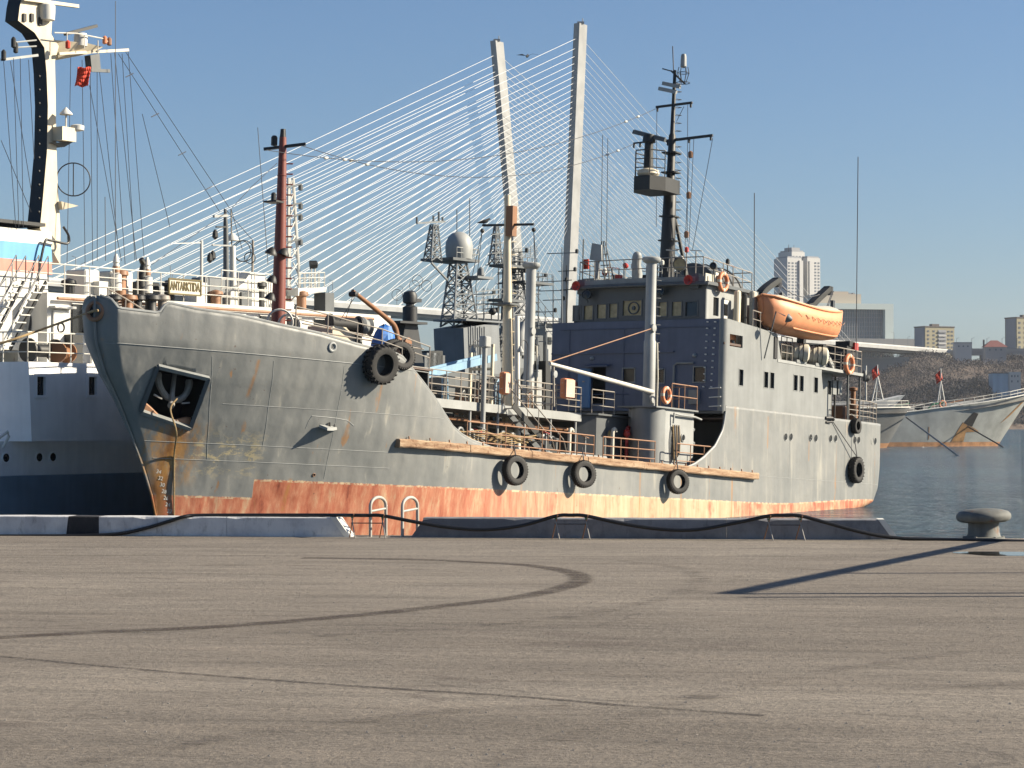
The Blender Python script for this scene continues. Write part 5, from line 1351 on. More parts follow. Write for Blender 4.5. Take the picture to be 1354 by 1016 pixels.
# blue tarpaulin on the forecastle
b = MB(); q = TF.v(508, 446, -3.0); N = 10
for j in range(6):
    for i in range(12):
        a = 2 * math.pi * i / 12; r = [.52, .50, .42, .34, .22, .03][j] * (1 + .16 * math.sin(3 * a + j)); b.v.append((r * math.cos(a), r * math.sin(a) * .9, [-.95, -.6, -.2, .12, .34, .42][j] + .05 * math.sin(2 * a + j)))
for j in range(5):
    for i in range(12): b.f.append((j*12+i, j*12+(i+1) % 12, (j+1)*12+(i+1) % 12, (j+1)*12+i))
o = b.build('tarpaulin', 'tarp_blue', None, label='bright blue tarpaulin bundle on the forecastle beside the davit crane', cat='tarpaulin'); o.matrix_world = TF.M @ Matrix.Translation(q)
# ================================================================ white ship berthed beyond the tanker bow
WO = Frame(TO, YAW, 0.0, 0.0)
def wthing(label, cat_, name): return empty(name, matrix=WO.M, label=label, cat=cat_)
WS = wthing('white motor ship with tall cream mast and striped funnel beyond the tanker bow', 'ship', 'white_ship')
def W(px, py, v): return WO.v(px, py, v)
p = lambda *a: W(*a)
b = MB()
secs = []
for i in range(30):
    s = -16 + 46 * i / 29; w = 4.6 * (1 - max(0, (-4 - s) / 12) ** 2) ** .5 if s < -4 else 4.6 * (1 - max(0, (s - 24) / 7) ** 3)
    secs.append((s, max(.1, w)))
for s, w in secs: b.v += [(s, 10.2 - w * .9, -1.5), (s, 10.2 - w, .6), (s, 10.2 - w, 2.25), (s, 10.2 + w, 2.25), (s, 10.2 + w, -1.5)]
for i in range(29):
    for k in range(4): b.f.append((i*5+k, (i+1)*5+k, (i+1)*5+k+1, i*5+k+1))
b.build('hull', 'hull_blue', WS, True)
# recessed alleyway wall, then the white house block that overhangs it
b = MB(); b.bb(-6, 27, 6.3, 14, 2.25, 3.4); b.build('alleyway_wall', 'house_white', WS)
for px in (8, 52, 70):
    q = W(px, 603, 6.3); b = MB(); b.torus((q.x, 6.29, 2.85), .17, .03, (0, 1, 0), 18, 6); o = b.build('porthole', 'house_white', WS)
    b = MB(); b.lathe([(.16, 0), (.001, .002)], (q.x, 6.285, 2.85), (0, -1, 0), 16); b.build('pane', 'glass_dark', o)
c0 = W(42, 530, 5.5).x
ZB, ZT = 3.4, 6.05
w0 = []
for px in (54, 122):
    q = W(px, 511, 5.5); w0.append(rect(q.x - .19, q.x + .19, q.z - .30, q.z + .32))
holed([(c0, ZB), (26, ZB), (26, ZT), (c0 - .15, ZT)], w0, .08, lambda a, z, t: (a, 5.5 + t, z), 'house_side', 'house_white', WS)
for r_ in w0:
    (a0_, z0_), (a1_, z1_) = r_[0], r_[2]
    b = MB(); b.bb(a0_ - .02, a1_ + .02, 5.60, 5.62, z0_ - .02, z1_ + .02); o = b.build('window', 'glass_dark', WS)
    b = MB(); e = .10
    for q in ((a0_ - e, a0_, z0_ - e, z1_ + e), (a1_, a1_ + e, z0_ - e, z1_ + e), (a0_, a1_, z0_ - e, z0_), (a0_, a1_, z1_, z1_ + e)): b.bb(q[0], q[1], 5.47, 5.51, q[2], q[3])
    b.build('frame', 'house_white', o)
b = MB(); b.ext([(c0, 5.5, ZB), (c0 - .15, 5.5, ZT), (c0 - 1.0, 8.4, ZT), (c0 - .8, 8.4, ZB)], (.08, .02, 0)); b.build('house_front', 'house_white', WS)
b = MB(); b.bb(c0 - 3, c0 + .0, 8.4, 14, ZB, ZT); b.bb(c0 + .1, 26, 5.62, 14, ZT - .08, ZT); b.build('house_deck', 'house_white', WS)
b = MB(); b.tube([W(-4, 582, 5.3), W(10, 571, 5.3), W(12, 577, 5.3), W(4, 592, 5.4)], .05, 8); b.build('overboard_pipe', 'white_paint', WS)
railing([(c0 - .1, 5.6, ZT), (c0 + 9, 5.6, ZT)], 1.0, 'rail_white', WS, 3, 1.0)
railing([(c0 - .1, 5.6, ZT), (c0 - .9, 8.2, ZT)], 1.0, 'rail_white', WS, 3, 1.0)
# deck gear behind the rail
b = MB(); q = W(55, 470, 7.0); b.lathe([(.1, -.7), (.42, -.68), (.42, -.6), (.22, -.58), (.22, .58), (.42, .6), (.42, .68), (.1, .7)], (q.x, 7.0, ZT + .45), (1, 0, 0), 18); b.build('winch', 'mast_dark', WS, True)
b = MB(); q = W(82, 470, 6.8); b.lathe([(.1, -.5), (.36, -.48), (.36, -.4), (.2, -.38), (.2, .38), (.36, .4), (.36, .48), (.1, .5)], (q.x, 6.8, ZT + .4), (1, .4, 0), 18); b.build('winch', 'crane_brown', WS, True)
# upper white house with door, ladder, roof
u0 = W(62, 430, 8.2).x
b = MB(); b.bb(u0, 27.5, 8.2, 14, ZT, 8.62); b.build('upper_house', 'white_paint', WS)
b = MB(); q = W(78, 432, 8.2); b.bb(q.x - .36, q.x + .40, 8.12, 8.2, ZT + .1, ZT + 1.95); o = b.build('door', 'white_paint', WS)
b = MB(); b.torus((q.x, 8.11, ZT + 1.35), .16, .03, (0, 1, 0), 16, 6); b.build('porthole', 'glass_dark', o)
b = MB(); b.bb(q.x - .5, q.x + .55, 7.9, 8.2, ZT + 2.02, ZT + 2.1); b.build('door_visor', 'white_paint', WS)
for px, m in ((40, 'white_paint'), (100, 'mast_dark')):
    q = W(px, 440, 7.8); b = MB(); b.bb(q.x - .25, q.x + .25, 7.7, 8.15, ZT, ZT + 1.1); b.build('deck_locker', m, WS)
for k, ((x0, y0), (x1, y1)) in enumerate((((0, 462), (48, 372)), ((-30, 462), (18, 372)))):
    lad = empty('ship_ladder'); lad.parent = WS; a, e = W(x0, y0, 7.4), W(x1, y1, 8.1)
    for d in (0, .45):
        b = MB(); b.beam(a + Vector((d, 0, 0)), e + Vector((d, 0, 0)), .06, .12); b.build('stringer', 'mast_dark' if d else 'white_paint', lad)
        b = MB(); b.tube([a + Vector((d, -.1, .9)), e + Vector((d, -.1, .9)), e + Vector((d, -.1, 0))], .025, 6); b.build('handrail', 'wire', lad)
    for i in range(9):
        c = a.lerp(e, (i + .5) / 9); b = MB(); b.bb(c.x, c.x + .45, c.y - .1, c.y + .1, c.z - .02, c.z + .02); b.build('tread', 'white_paint', lad)
# funnel with painted stripes: three real bands stacked
def fband(y0, y1, m, name):
    a, e = W(-30, y1, 9.2), W(66, y1, 9.2); t0 = W(0, y0, 9.2).z; t1 = W(0, y1, 9.2).z
    b = MB(); b.ext([(a.x - 2, 9.2, t1), (e.x + .1, 9.2, t1), (e.x + .1 - (t0 - t1) * .10, 9.2, t0), (a.x - 2, 9.2, t0)], (0, 3.2, 0)); return b.build(name, m, fn)
fn = empty('funnel'); fn.parent = WS
for y0, y1, m in ((300, 318, 'white_paint'), (318, 341, 'funnel_blue'), (341, 358, 'funnel_pink'), (358, 462, 'white_paint')): fband(y0, y1, m, 'stripe')
a = W(-30, 306, 9.1); e = W(58, 299, 9.1); b = MB(); b.bb(a.x - 2, e.x, 9.05, 12.5, e.z - .02, e.z + .10); b.build('rim', 'mast_dark', fn)
b = MB(); b.tube(cat([W(38, 440, 9.0), W(48, 375, 9.0), W(58, 322, 9.0), W(66, 318, 9.0), W(88, 322, 9.0), W(90, 312, 9.0), W(83, 300, 9.0)], 6), .045, 8); b.build('exhaust_hose', 'cable_black', fn, True)
# tall tapered cream mast with raked head
tm = empty('tall_mast'); tm.parent = WS
def mslab(pts_l, pts_r, v, d, name, m):
    b = MB(); L = [W(*q, v) for q in pts_l]; Rr = [W(*q, v) for q in pts_r]; b.ext(L + Rr[::-1], (d * -.2, d, 0)); return b.build(name, m, tm)
left = [(40, 302), (44, 260), (48, 200), (49, 140), (50, 95), (47, 60), (34, 38), (12, 22), (14, 6), (22, -20)]
right = [(79, 350), (79, 300), (75, 240), (73, 180), (72, 120), (71, 80), (76, 60), (66, 44), (68, 12), (60, -20)]
edge = [(52, 302), (56, 260), (61, 200), (62, 140), (60, 95), (57, 62), (44, 42), (22, 26), (24, 8), (30, -20)]
mslab(edge, right, 9.4, .5, 'mast_shaft', 'cream_paint')
b = MB(); E_ = [W(*q, 9.4) for q in edge]
for u_, w_ in zip(E_, E_[1:]):
    b.quad(u_ + Vector((-.03, -.01, 0)), w_ + Vector((-.03, -.01, 0)), w_ + Vector((-.13, .52, 0)), u_ + Vector((-.13, .52, 0)))
b.build('fore_face', 'turret_black', tm)  # thin black sheet over the fore side of the cream mast
for i in range(11):
    y = 100 + i * 18; a = W(50.5, y, 9.38); b = MB(); b.ball(a, .05, 6); b.build('lamp_stud', 'mast_dark', tm)
for k, (px, py) in enumerate(((30, 22), (40, 22), (51, 27))):
    q = W(px, py, 9.38); b = MB(); b.bb(q.x - .07, q.x + .07, 9.33, 9.41, q.z - .14, q.z + .14); b.build('head_opening', 'black', tm)
b = MB(); q = W(60, 15, 9.3); b.lathe([(.02, -.3), (.28, -.28), (.3, 0), (.3, .25), (.15, .34), (.02, .35)], q, n=16); b.build('scanner_drum', 'white_paint', tm, True)
b = MB(); b.beam(W(28, -3, 9.3), W(101, 7, 9.3), .14, .12); b.build('scanner_bar', 'cream_paint', tm)
# side platform with second scanner, lights, rail
sp_ = empty('mast_platform'); sp_.parent = tm
b = MB(); b.ext([W(72, 52, 9.4), W(110, 55, 9.0), W(135, 61, 8.9), W(118, 70, 9.1), W(76, 78, 9.6)], (0, .9, 0)); b.build('deck', 'cream_paint', sp_)
b = MB(); q = W(105, 49, 9.2); b.lathe([(.24, -.3), (.26, 0), (.22, .16), (.02, .2)], q, n=14); b.build('scanner_drum', 'white_paint', sp_, True)
b = MB(); b.beam(W(84, 44, 9.1), W(126, 33, 9.1), .12, .11); b.build('scanner_bar', 'mast_dark', sp_)
b = MB(); b.tube([W(70, 42, 9.0), W(100, 43, 8.9), W(135, 50, 8.8), W(144, 56, 8.8)], .025, 6); b.build('rail', 'rail_white', sp_)
for px, py in ((87, 42), (110, 45), (128, 52)):
    b = MB(); b.cyl(W(px, py, 8.9), W(px, py + 18, 8.9), .02, n=6); b.build('stanchion', 'rail_white', sp_)
for px, py, m in ((137, 52, 'buoy_orange'), (143, 54, 'rail_rust'), (88, 58, 'red_cloth')):
    b = MB(); b.lathe([(.03, -.15), (.09, -.12), (.09, .1), (.03, .16)], W(px, py, 8.8), n=10); b.build('lamp', m, sp_)
b = MB(); b.beam(W(76, 70, 9.2), W(168, 65, 9.2), .09, .10); b.build('yard', 'cream_paint', tm)
b = MB(); b.beam(W(0, 78, 9.4), W(48, 72, 9.4), .08, .09); b.build('yard', 'light_grey_paint', tm)
b = MB(); b.ext([W(118, 72, 9.2), W(130, 70, 9.2), W(132, 90, 9.2), W(120, 92, 9.2)], (0, .3, 0)); b.beam(W(118, 92, 9.2), W(143, 93, 9.2), .1, .12); b.build('basket', 'dark_grey_paint', tm)
for px, py in ((16, 55), (3, 72), (19, 62)):
    b = MB(); b.lathe([(.03, -.2), (.09, -.16), (.09, .12), (.03, .2)], W(px, py, 9.3), n=10); b.build('lamp', 'mast_dark', tm)
b = MB(); b.cyl(W(16, 55, 9.3), W(46, 52, 9.4), .03, n=6); b.cyl(W(16, 62, 9.3), W(46, 60, 9.4), .03, n=6); b.build('lamp_arm', 'light_grey_paint', tm)
b = MB(); q = W(85, 178, 9.2); b.bb(q.x - .45, q.x + .25, 8.9, 9.4, q.z - .25, q.z + .25); b.build('mast_box', 'cream_paint', tm)
b = MB(); b.ext([W(66, 188, 9.3), W(96, 187, 9.0), W(84, 194, 9.2)], (0, .6, 0)); b.build('shelf', 'dark_grey_paint', tm)
q = W(86, 150, 9.0); b = MB(); b.lathe([(.24, -.03), (.22, .03), (.02, .24)], q, n=16); b.cyl(q + Vector((0, 0, -.7)), q, .035, n=6); b.build('cone_aerial', 'white_paint', tm, True)
q = W(101, 168, 9.0); b = MB(); b.lathe([(.1, -.14), (.24, -.1), (.25, .06), (.15, .1), (.02, .12)], q, n=16); b.build('dome_aerial', 'white_paint', tm, True)
q = W(96, 237, 9.0); b = MB(); b.torus(q, .60, .025, (.73, .68, 0), 30, 6); b.cyl(q + Vector((0, 0, -.6)), q + Vector((0, 0, .6)), .02, n=6); b.build('loop_aerial', 'mast_dark', tm, True)
b = MB(); b.ext([W(80, 266, 9.2), W(103, 272, 9.0), W(82, 277, 9.2)], (0, .4, 0)); b.build('shelf', 'cream_paint', tm)
for (x0, y0), (x1, y1) in (((92, 75), (88, 350)), ((107, 78), (112, 350)), ((118, 95), (122, 350)), ((127, 90), (128, 345)), ((117, 112), (160, 345)), ((130, 92), (155, 320)), ((145, 70), (165, 350)), ((150, 68), (180, 345)), ((160, 70), (178, 345)), ((168, 66), (190, 340)),
                           ((187, 150), (224, 300)), ((155, 70), (290, 280)), ((165, 68), (303, 275)), ((3, 80), (20, 300)), ((16, 76), (24, 300)), ((25, 76), (30, 300)), ((36, 78), (44, 210)), ((12, 80), (40, 250)), ((0, 185), (40, 280))):
    wire('stay', [W(x0, y0, 9.2), W(x1, y1, 9.0)], .012, 'wire', tm)
for px, py in ((170, 97), (204, 150), (240, 201), (275, 247)):
    b = MB(); b.tube([W(px - 5, py + 4, 9.0), W(px + 5, py - 1, 9.0)], .018, 5); b.build('spreader', 'wire', tm)
for px, yb in ((152, 352), (139, 345)): wire('whip_aerial', [W(px, yb, 8.9), W(px - 1, 0 if px > 150 else 260, 8.9)], .014, 'wire', WS)
fl = MB(); n = 8
for i in range(n):
    for j in range(5):
        def fp(i, j): return (.06 * i * 1.0 - .02 * j, .06 * math.sin(i * .9 + j * .6), -.14 * j + .03 * math.sin(i * 1.1))
        fl.quad(fp(i, j), fp(i + 1, j), fp(i + 1, j + 1), fp(i, j + 1))
o = fl.build('red_flag', 'red_cloth', None, True, loc=WO.M @ W(101, 88, 9.0), label='small red flag flying below the cream mast platform', cat='flag')
o.modifiers.new('t', 'SOLIDIFY').thickness = .01
# the after part seen over the tanker bulwark
UZ = 8.62
railing([(5.5, 8.4, UZ), (19.5, 8.4, UZ)], 1.05, 'rail_white', WS, 3, 1.3)
def wbox(x0, y0, x1, y1, v, d, m, name):
    a, e = W(x0, y0, v), W(x1, y1, v); b = MB(); b.bb(a.x, e.x, v, v + d, min(UZ, e.z), a.z); o = b.build(name, m, WS); o.modifiers.new('b', 'BEVEL').width = .05; return o
wbox(112, 356, 132, 395, 9.2, 1.0, 'white_paint', 'vent_trunk'); wbox(146, 358, 176, 395, 9.5, 1.0, 'white_paint', 'deck_box'); wbox(272, 366, 300, 410, 9.3, .8, 'naval_grey', 'deck_box'); wbox(185, 372, 212, 400, 9.6, 1.0, 'mast_dark', 'deck_box')
b = MB(); b.ext([W(304, 410, 9.0), W(352, 410, 9.0), W(350, 362, 9.0), W(331, 360, 9.0), W(322, 374, 9.0), W(305, 386, 9.0)], (0, 1.4, 0)); b.build('cowl_casing', 'white_paint', WS)
wbox(352, 368, 378, 405, 9.6, 1.2, 'white_paint', 'deck_box')
for px, py in ((153, 352), (194, 356)):
    q = W(px, py, 8.8); b = MB(); b.lathe([(.22, -.9), (.2, -.3), (.13, -.26), (.13, 0), (.10, .1), (.13, .14), (.10, .28), (.05, .45)], q, n=14); o = b.build('aerial_insulator', 'white_paint', WS, True)
    b = MB(); b.lathe([(.14, -.24), (.14, -.02), (.11, .02)], q, n=14); b.build('insulator_band', 'rail_rust', o, True)
b = MB(); b.tube([W(187, 400, 8.9), W(186, 372, 8.9), W(190, 350, 8.9), W(186, 342, 8.9)], [.2, .18, .14, .1], 10); b.build('deck_fitting', 'mast_dark', WS, True)
for px, r_, m in ((150, .24, 'mast_dark'), (168, .30, 'crane_brown'), (182, .22, 'mast_dark'), (199, .30, 'mast_dark'), (214, .24, 'rail_paint')):
    q = W(px, 402, 7.4); b = MB(); b.lathe([(r_ * .8, -2.4), (r_ * .8, -.5), (r_ * 1.2, -.45), (r_ * .7, -.2), (r_ * .7, .1), (r_ * 1.3, .16), (r_ * 1.2, .3), (.05, .36)], q, n=14); b.build('mooring_gear', m, WS, True)
for k in range(9):
    s = u0 + 1.2 + k * 1.75; b = MB(); b.bb(s, s + .75, 8.13, 8.19, 7.25, 8.25); o = b.build('window', 'glass_dark', WS)
    b = MB(); b.bb(s - .06, s + .81, 8.10, 8.13, 8.26, 8.32); b.build('drip_rail', 'white_paint', o)
b = MB(); b.cyl((u0 + .3, 8.0, 8.42), (26, 8.0, 8.42), .06, n=8); b.build('side_pipe', 'rail_rust', WS)
for k in range(12):
    s = u0 + 2 + k * 1.35; h = .35 + .25 * (k % 3); b = MB()
    if k % 2: b.bb(s, s + .6, 8.9, 9.5, UZ, UZ + h)
    else: b.lathe([(.2, 0), (.2, h), (.3, h + .05), (.28, h + .2), (.05, h + .28)], (s, 9.1, UZ), n=12)
    b.build('deck_fitting', ['mast_dark', 'white_paint', 'rail_rust', 'dark_grey_paint'][k % 4], WS, k % 2 == 0)
# name board with its lettering
nb = empty('name_board'); nb.parent = WS
a, e = W(222, 368, 8.32), W(264, 393, 8.32)
b = MB(); b.bb(a.x, e.x, 8.28, 8.33, e.z + .05, a.z); b.build('board', 'raft_white', nb)
b = MB()
for q in ((a.x, e.x, a.z - .04, a.z + .02), (a.x, e.x, e.z + .02, e.z + .08), (a.x - .03, a.x + .03, e.z + .05, a.z), (e.x - .03, e.x + .03, e.z + .05, a.z)): b.bb(q[0], q[1], 8.25, 8.30, q[2], q[3])
b.build('frame', 'letter', nb)
cu = bpy.data.curves.new('t', 'FONT'); cu.body = 'ANTARKTIDA'; cu.size = .5; cu.align_x = 'CENTER'; cu.align_y = 'CENTER'; cu.extrude = .01; cu.offset = .008
to = bpy.data.objects.new('t', cu); COL.objects.link(to); dg = bpy.context.evaluated_depsgraph_get(); me = bpy.data.meshes.new_from_object(to.evaluated_get(dg)); bpy.data.objects.remove(to)
xs_ = [v.co.x for v in me.vertices]; wd = max(xs_) - min(xs_); me.materials.clear(); me.materials.append(M['letter'])
o = link('lettering', me, nb, loc=((a.x + e.x) / 2, 8.265, (a.z + e.z) / 2 + .03), rot=(R(90), 0, 0), scale=((e.x - a.x) * .93 / wd, .95, 1))
# small aerial mast, aerial loops
am = empty('aerial_mast'); am.parent = WS
b = MB(); b.tube([W(299, 398, 9.4), W(298, 300, 9.4), W(297, 276, 9.4)], [.13, .10, .05], 10); b.build('pole', 'dark_grey_paint', am, True)
b = MB(); b.tube([W(308, 398, 9.4), W(307, 325, 9.4)], [.15, .12], 10); b.lathe([(.25, 0), (.2, .15), (.05, .3)], W(307, 318, 9.4), n=12); b.build('pole', 'white_paint', am, True)
for (x0, y0), (x1, y1), w, m in (((282, 286), (300, 285), .10, 'light_grey_paint'), ((285, 300), (299, 300), .06, 'mast_dark'), ((280, 324), (305, 325), .06, 'light_grey_paint')):
    b = MB(); b.beam(W(x0, y0, 9.3), W(x1, y1, 9.3), w, w); b.build('arm', m, am)
for px, py in ((284, 310), (281, 338), (277, 341)):
    b = MB(); b.lathe([(.03, -.2), (.12, -.1), (.1, .1), (.03, .2)], W(px, py, 9.3), n=8); b.build('lamp', 'mast_dark', am)
b = MB(); b.torus(W(322, 332, 9.3), .42, .018, (.9, .3, 0), 26, 5); b.build('loop_aerial', 'mast_dark', am, True)
b = MB(); b.torus(W(319, 332, 9.4), .42, .018, (.3, .9, 0), 26, 5); b.build('loop_aerial', 'mast_dark', am, True)
b = MB(); b.torus(W(330, 341, 9.3), .22, .02, (.75, .66, 0), 18, 5); b.build('loop_aerial', 'mast_dark', am, True)
b = MB(); b.cyl(W(333, 400, 9.4), W(334, 318, 9.4), .05, n=8); b.cyl(W(305, 276, 9.4), W(306, 330, 9.4), .03, n=6); b.build('post', 'rail_paint', am)
b = MB(); b.cyl(W(266, 400, 9.2), W(266, 318, 9.2), .06, n=8); b.beam(W(225, 322, 9.2), W(266, 321, 9.2), .03, .03); b.build('aerial_post', 'rail_white', WS)
for (x0, y0), (x1, y1) in (((298, 277), (334, 318)), ((305, 276), (320, 330)), ((200, 350), (300, 280)), ((334, 245), (306, 275)), ((334, 245), (366, 215))): wire('stay', [W(x0, y0, 9.3), W(x1, y1, 9.2)], .012, 'wire', WS)
wire('whip_aerial', [W(354, 350, 9.4), W(340, 168, 9.4)], .014, 'wire', WS)
railing([(W(290, 395, 9.0).x, 8.9, UZ), (W(355, 395, 9.0).x, 8.9, UZ)], 1.4, 'rail_white', WS, 4, 1.1)
# white lattice signal mast with searchlight platform
lm = empty('signal_mast'); lm.parent = WS
A_ = [W(380, 440, 10), W(400, 440, 10)]; T_ = [W(381, 235, 10), W(387, 235, 10)]
for i in (0, 1):
    b = MB(); b.tube([A_[i], T_[i]], .07, 6); b.build('leg', 'white_paint', lm)
    b = MB(); b.tube([A_[i] + Vector((0, .7, 0)), T_[i] + Vector((0, .2, 0))], .07, 6); b.build('leg', 'white_paint', lm)
for k in range(11):
    t0, t1 = k / 11, (k + 1) / 11
    b = MB(); b.cyl(A_[0].lerp(T_[0], t0), A_[1].lerp(T_[1], t1), .03, n=5); b.build('brace', 'white_paint', lm)
    b = MB(); b.cyl(A_[1].lerp(T_[1], t0), A_[1].lerp(T_[1], t1) + Vector((0, .5 * (1 - t1), 0)), .03, n=5); b.build('brace', 'white_paint', lm)
for y in (245, 270, 285, 318):
    b = MB(); b.beam(W(376, y + 3, 9.9), W(398, y - 2, 9.9), .06, .06); b.build('arm', 'dark_grey_paint', lm)
    b = MB(); b.lathe([(.04, -.12), (.1, -.1), (.1, .1), (.04, .14)], W(397, y + 3, 9.9), n=8); b.build('lamp', 'dark_grey_paint', lm)
pf = empty('searchlight_platform'); pf.parent = WS
a, e = W(394, 381, 9.0), W(432, 380, 9.0)
b = MB(); b.ext([a, e, e + Vector((-.05, 0, -.18)), a + Vector((0, 0, -.32))], (0, 1.6, 0)); b.build('deck', 'white_paint', pf)
railing([a + Vector((.1, .05, 0)), e + Vector((-.1, .05, 0)), e + Vector((-.1, 1.4, 0))], .62, 'rail_white', pf, 3, .35)
q = W(414, 350, 9.6)
for d in (-.18, .18):
    b = MB(); b.cyl((q.x + d, q.y, a.z), (q.x + d * .6, q.y, q.z - .1), .03, n=6); b.build('leg', 'rail_white', pf)
b = MB(); b.lathe([(.05, .2), (.16, .15), (.19, -.15), (.02, -.16)], q, (.6, -.6, .1), 14); b.build('searchlight', 'mast_dark', pf, True)
# mooring rope from the tanker's bow fairlead to the white ship
h = TF.v(129, 412, 0); rope = [TF.M @ h, TF.M @ (h + Vector((-.4, -.1, -.05))), WO.M @ W(60, 434, 5.0), WO.M @ W(20, 448, 5.5), WO.M @ W(-20, 461, 6.2)]
b = MB(); b.tube(cat(rope, 6), .04, 8); b.build('mooring_rope', 'rope', None, True, label='yellowish mooring rope led from the tanker bow to the white ship', cat='rope')

# ================================================================ grey naval ship beyond the tanker waist
NF = Frame(TO, YAW, 0.0, 0.0); NV = 15.0
def Nn(px, py, v=NV): return NF.v(px, py, v)
NS_ = empty('naval_ship', matrix=NF.M, label='grey naval ship with radome tower and lattice masts beyond the tanker waist', cat='ship')
b = MB(); secs = [(12, .6), (14, 2.2), (17, 3.8), (20, 4.6), (45, 4.8), (60, 4.8), (62, 4.0)]
for s, w in secs: b.v += [(s, 20 - w * .8, -1.5), (s, 20 - w, 1), (s, 20 - w, 4.6), (s, 20 + w, 4.6), (s, 20 + w, -1.5)]
for i in range(len(secs) - 1):
    for k in range(4): b.f.append((i*5+k, (i+1)*5+k, (i+1)*5+k+1, i*5+k+1))
b.build('hull', 'naval_grey', NS_)
a, e = Nn(617, 434, 17), Nn(660, 426, 17)
dh = empty('deckhouse'); dh.parent = NS_
b = MB(); b.ext([(a.x, 17, 4.6), (e.x + .4, 17, 4.6), (e.x + .1, 17.1, e.z), (a.x - .15, 17.1, a.z)], (0, 1.9, 0)); b.build('casing', 'naval_grey', dh)
for k in range(4):
    s = a.x + .35 + k * .42; b = MB(); b.bb(s, s + .05, 16.95, 17.02, 4.7, e.z - .3); b.build('stiffener', 'naval_grey', dh)
b = MB(); b.bb(a.x - .2, e.x + .2, 16.9, 19.0, e.z - .05, e.z + .04); b.build('roof', 'naval_grey', dh)
b = MB(); b.bb(a.x - .05, a.x, 17.5, 18.2, 4.7, 6.6); b.build('door', 'dark_grey_paint', dh)
for k in range(7):
    q = Nn(566 + 3 * k, 470 - 3 * (k % 3), 16.3); b = MB(); b.bb(q.x - .3, q.x + .3, 16.3, 17, 4.6, q.z); b.build('ready_locker', ['dark_grey_paint', 'naval_grey', 'mast_dark'][k % 3], NS_)
railing([(18, 15.9, 4.6), (44, 15.9, 4.6)], 1.05, 'light_grey_paint', NS_, 3, 1.8, .03, .03)
b = MB(); b.bb(e.x + 1.2, e.x + 14, 17, 23, 4.6, 7.0); b.build('midship_house', 'dark_grey_paint', NS_)
for k in range(9):
    s = e.x + 1.6 + k * .9; b = MB(); b.bb(s, s + .5, 16.2, 16.95, 4.6, 6.4 + .5 * (k % 3)); b.build('deck_cabinet', ['naval_grey', 'light_grey_paint', 'mast_dark'][k % 3], NS_)
    b = MB(); b.cyl((s + .7, 16.6, 4.6), (s + .7, 16.6, 8.2 + .4 * (k % 4)), .06, n=6); b.build('vent_post', 'naval_grey', NS_)
b = MB(); b.bb(28, 50, 16.2, 16.4, 4.6, 6.6); b.build('bulwark_screen', 'dark_grey_paint', NS_)
def lattice(root, B, Tq, n, r, m, rb=None):
    B = [Vector(q) for q in B]; Tq = [Vector(q) for q in Tq]
    for i in range(4): MB().tube([B[i], Tq[i]], r, 6).build('leg', m, root)
    L = [[B[i].lerp(Tq[i], 1 - (1 - k / n) ** 1.0) for i in range(4)] for k in range(n + 1)]
    for k in range(n):
        for i in range(4):
            j = (i + 1) % 4
            MB().cyl(L[k][i], L[k+1][j], (rb or r * .55), n=5).build('brace', m, root)
            MB().cyl(L[k][j], L[k+1][i], (rb or r * .55), n=5).build('brace', m, root)
            MB().cyl(L[k+1][i], L[k+1][j], (rb or r * .55), n=5).build('brace', m, root)
# radome tower
rt = empty('radome_tower'); rt.parent = NS_
def sq(px0, px1, py, v, d):
    a, e = NF.v(px0, py, v), NF.v(px1, py, v); return [a, e, e + Vector((.0, d, 0)), a + Vector((.0, d, 0))]
lattice(rt, [NF.v(600, 432, 17.8), NF.v(632, 428, 17.8), NF.v(632, 428, 17.8) + Vector((0, .85, 0)), NF.v(600, 432, 17.8) + Vector((0, .85, 0))],
        [NF.v(604, 348, 18.1), NF.v(617, 348, 18.1), NF.v(617, 348, 18.1) + Vector((0, .45, 0)), NF.v(604, 348, 18.1) + Vector((0, .45, 0))], 6, .065, 'naval_grey', .034)
c = NF.v(604, 345, 18.6)
b = MB(); b.bb(c.x - 1.5, c.x + 1.0, 17.8, 19.9, c.z - .06, c.z + .08); b.build('platform', 'dark_grey_paint', rt)
railing([(c.x - 1.1, 17.85, c.z + .08), (c.x + .95, 17.85, c.z + .08), (c.x + .95, 19.3, c.z + .08)], .55, 'light_grey_paint', rt, 2, .4, .02)
b = MB(); b.lathe([(.66, 0), (.72, .3), (.74, .62), (.70, .92), (.58, 1.18), (.38, 1.36), (.15, 1.45), (.01, 1.46)], (NF.v(607, 345, 18.4).x, 18.4, c.z + .08), n=28); b.build('radome', 'light_grey_paint', rt, True)
b = MB(); b.beam(NF.v(570, 347, 18.2), NF.v(592, 371, 18.4), .08, .10); b.build('strut', 'naval_grey', rt)
sm_ = empty('sensor_mast'); sm_.parent = NS_
lattice(sm_, [NF.v(570, 345, 18.2), NF.v(584, 345, 18.2), NF.v(584, 345, 18.2) + Vector((0, .5, 0)), NF.v(570, 345, 18.2) + Vector((0, .5, 0))],
        [NF.v(573, 297, 18.2), NF.v(579, 297, 18.2), NF.v(579, 297, 18.2) + Vector((0, .2, 0)), NF.v(573, 297, 18.2) + Vector((0, .2, 0))], 5, .045, 'naval_grey', .028)
b = MB(); b.beam(NF.v(551, 295, 18.2), NF.v(588, 293, 18.2), .10, .10); b.build('arm', 'naval_grey', sm_)
for px, y0, y1 in ((551, 295, 287), (573, 293, 285), (580, 292, 280), (585, 293, 287)):
    b = MB(); b.cyl(NF.v(px, y0, 18.2), NF.v(px, y1, 18.2), .06, n=6); b.build('sensor', 'dark_grey_paint', sm_)
for px, y1, y0 in ((604, 277, 318), (621, 262, 345)): wire('whip_aerial', [NF.v(px, y0, 18.6), NF.v(px, y1, 18.6)], .025, 'wire', NS_)
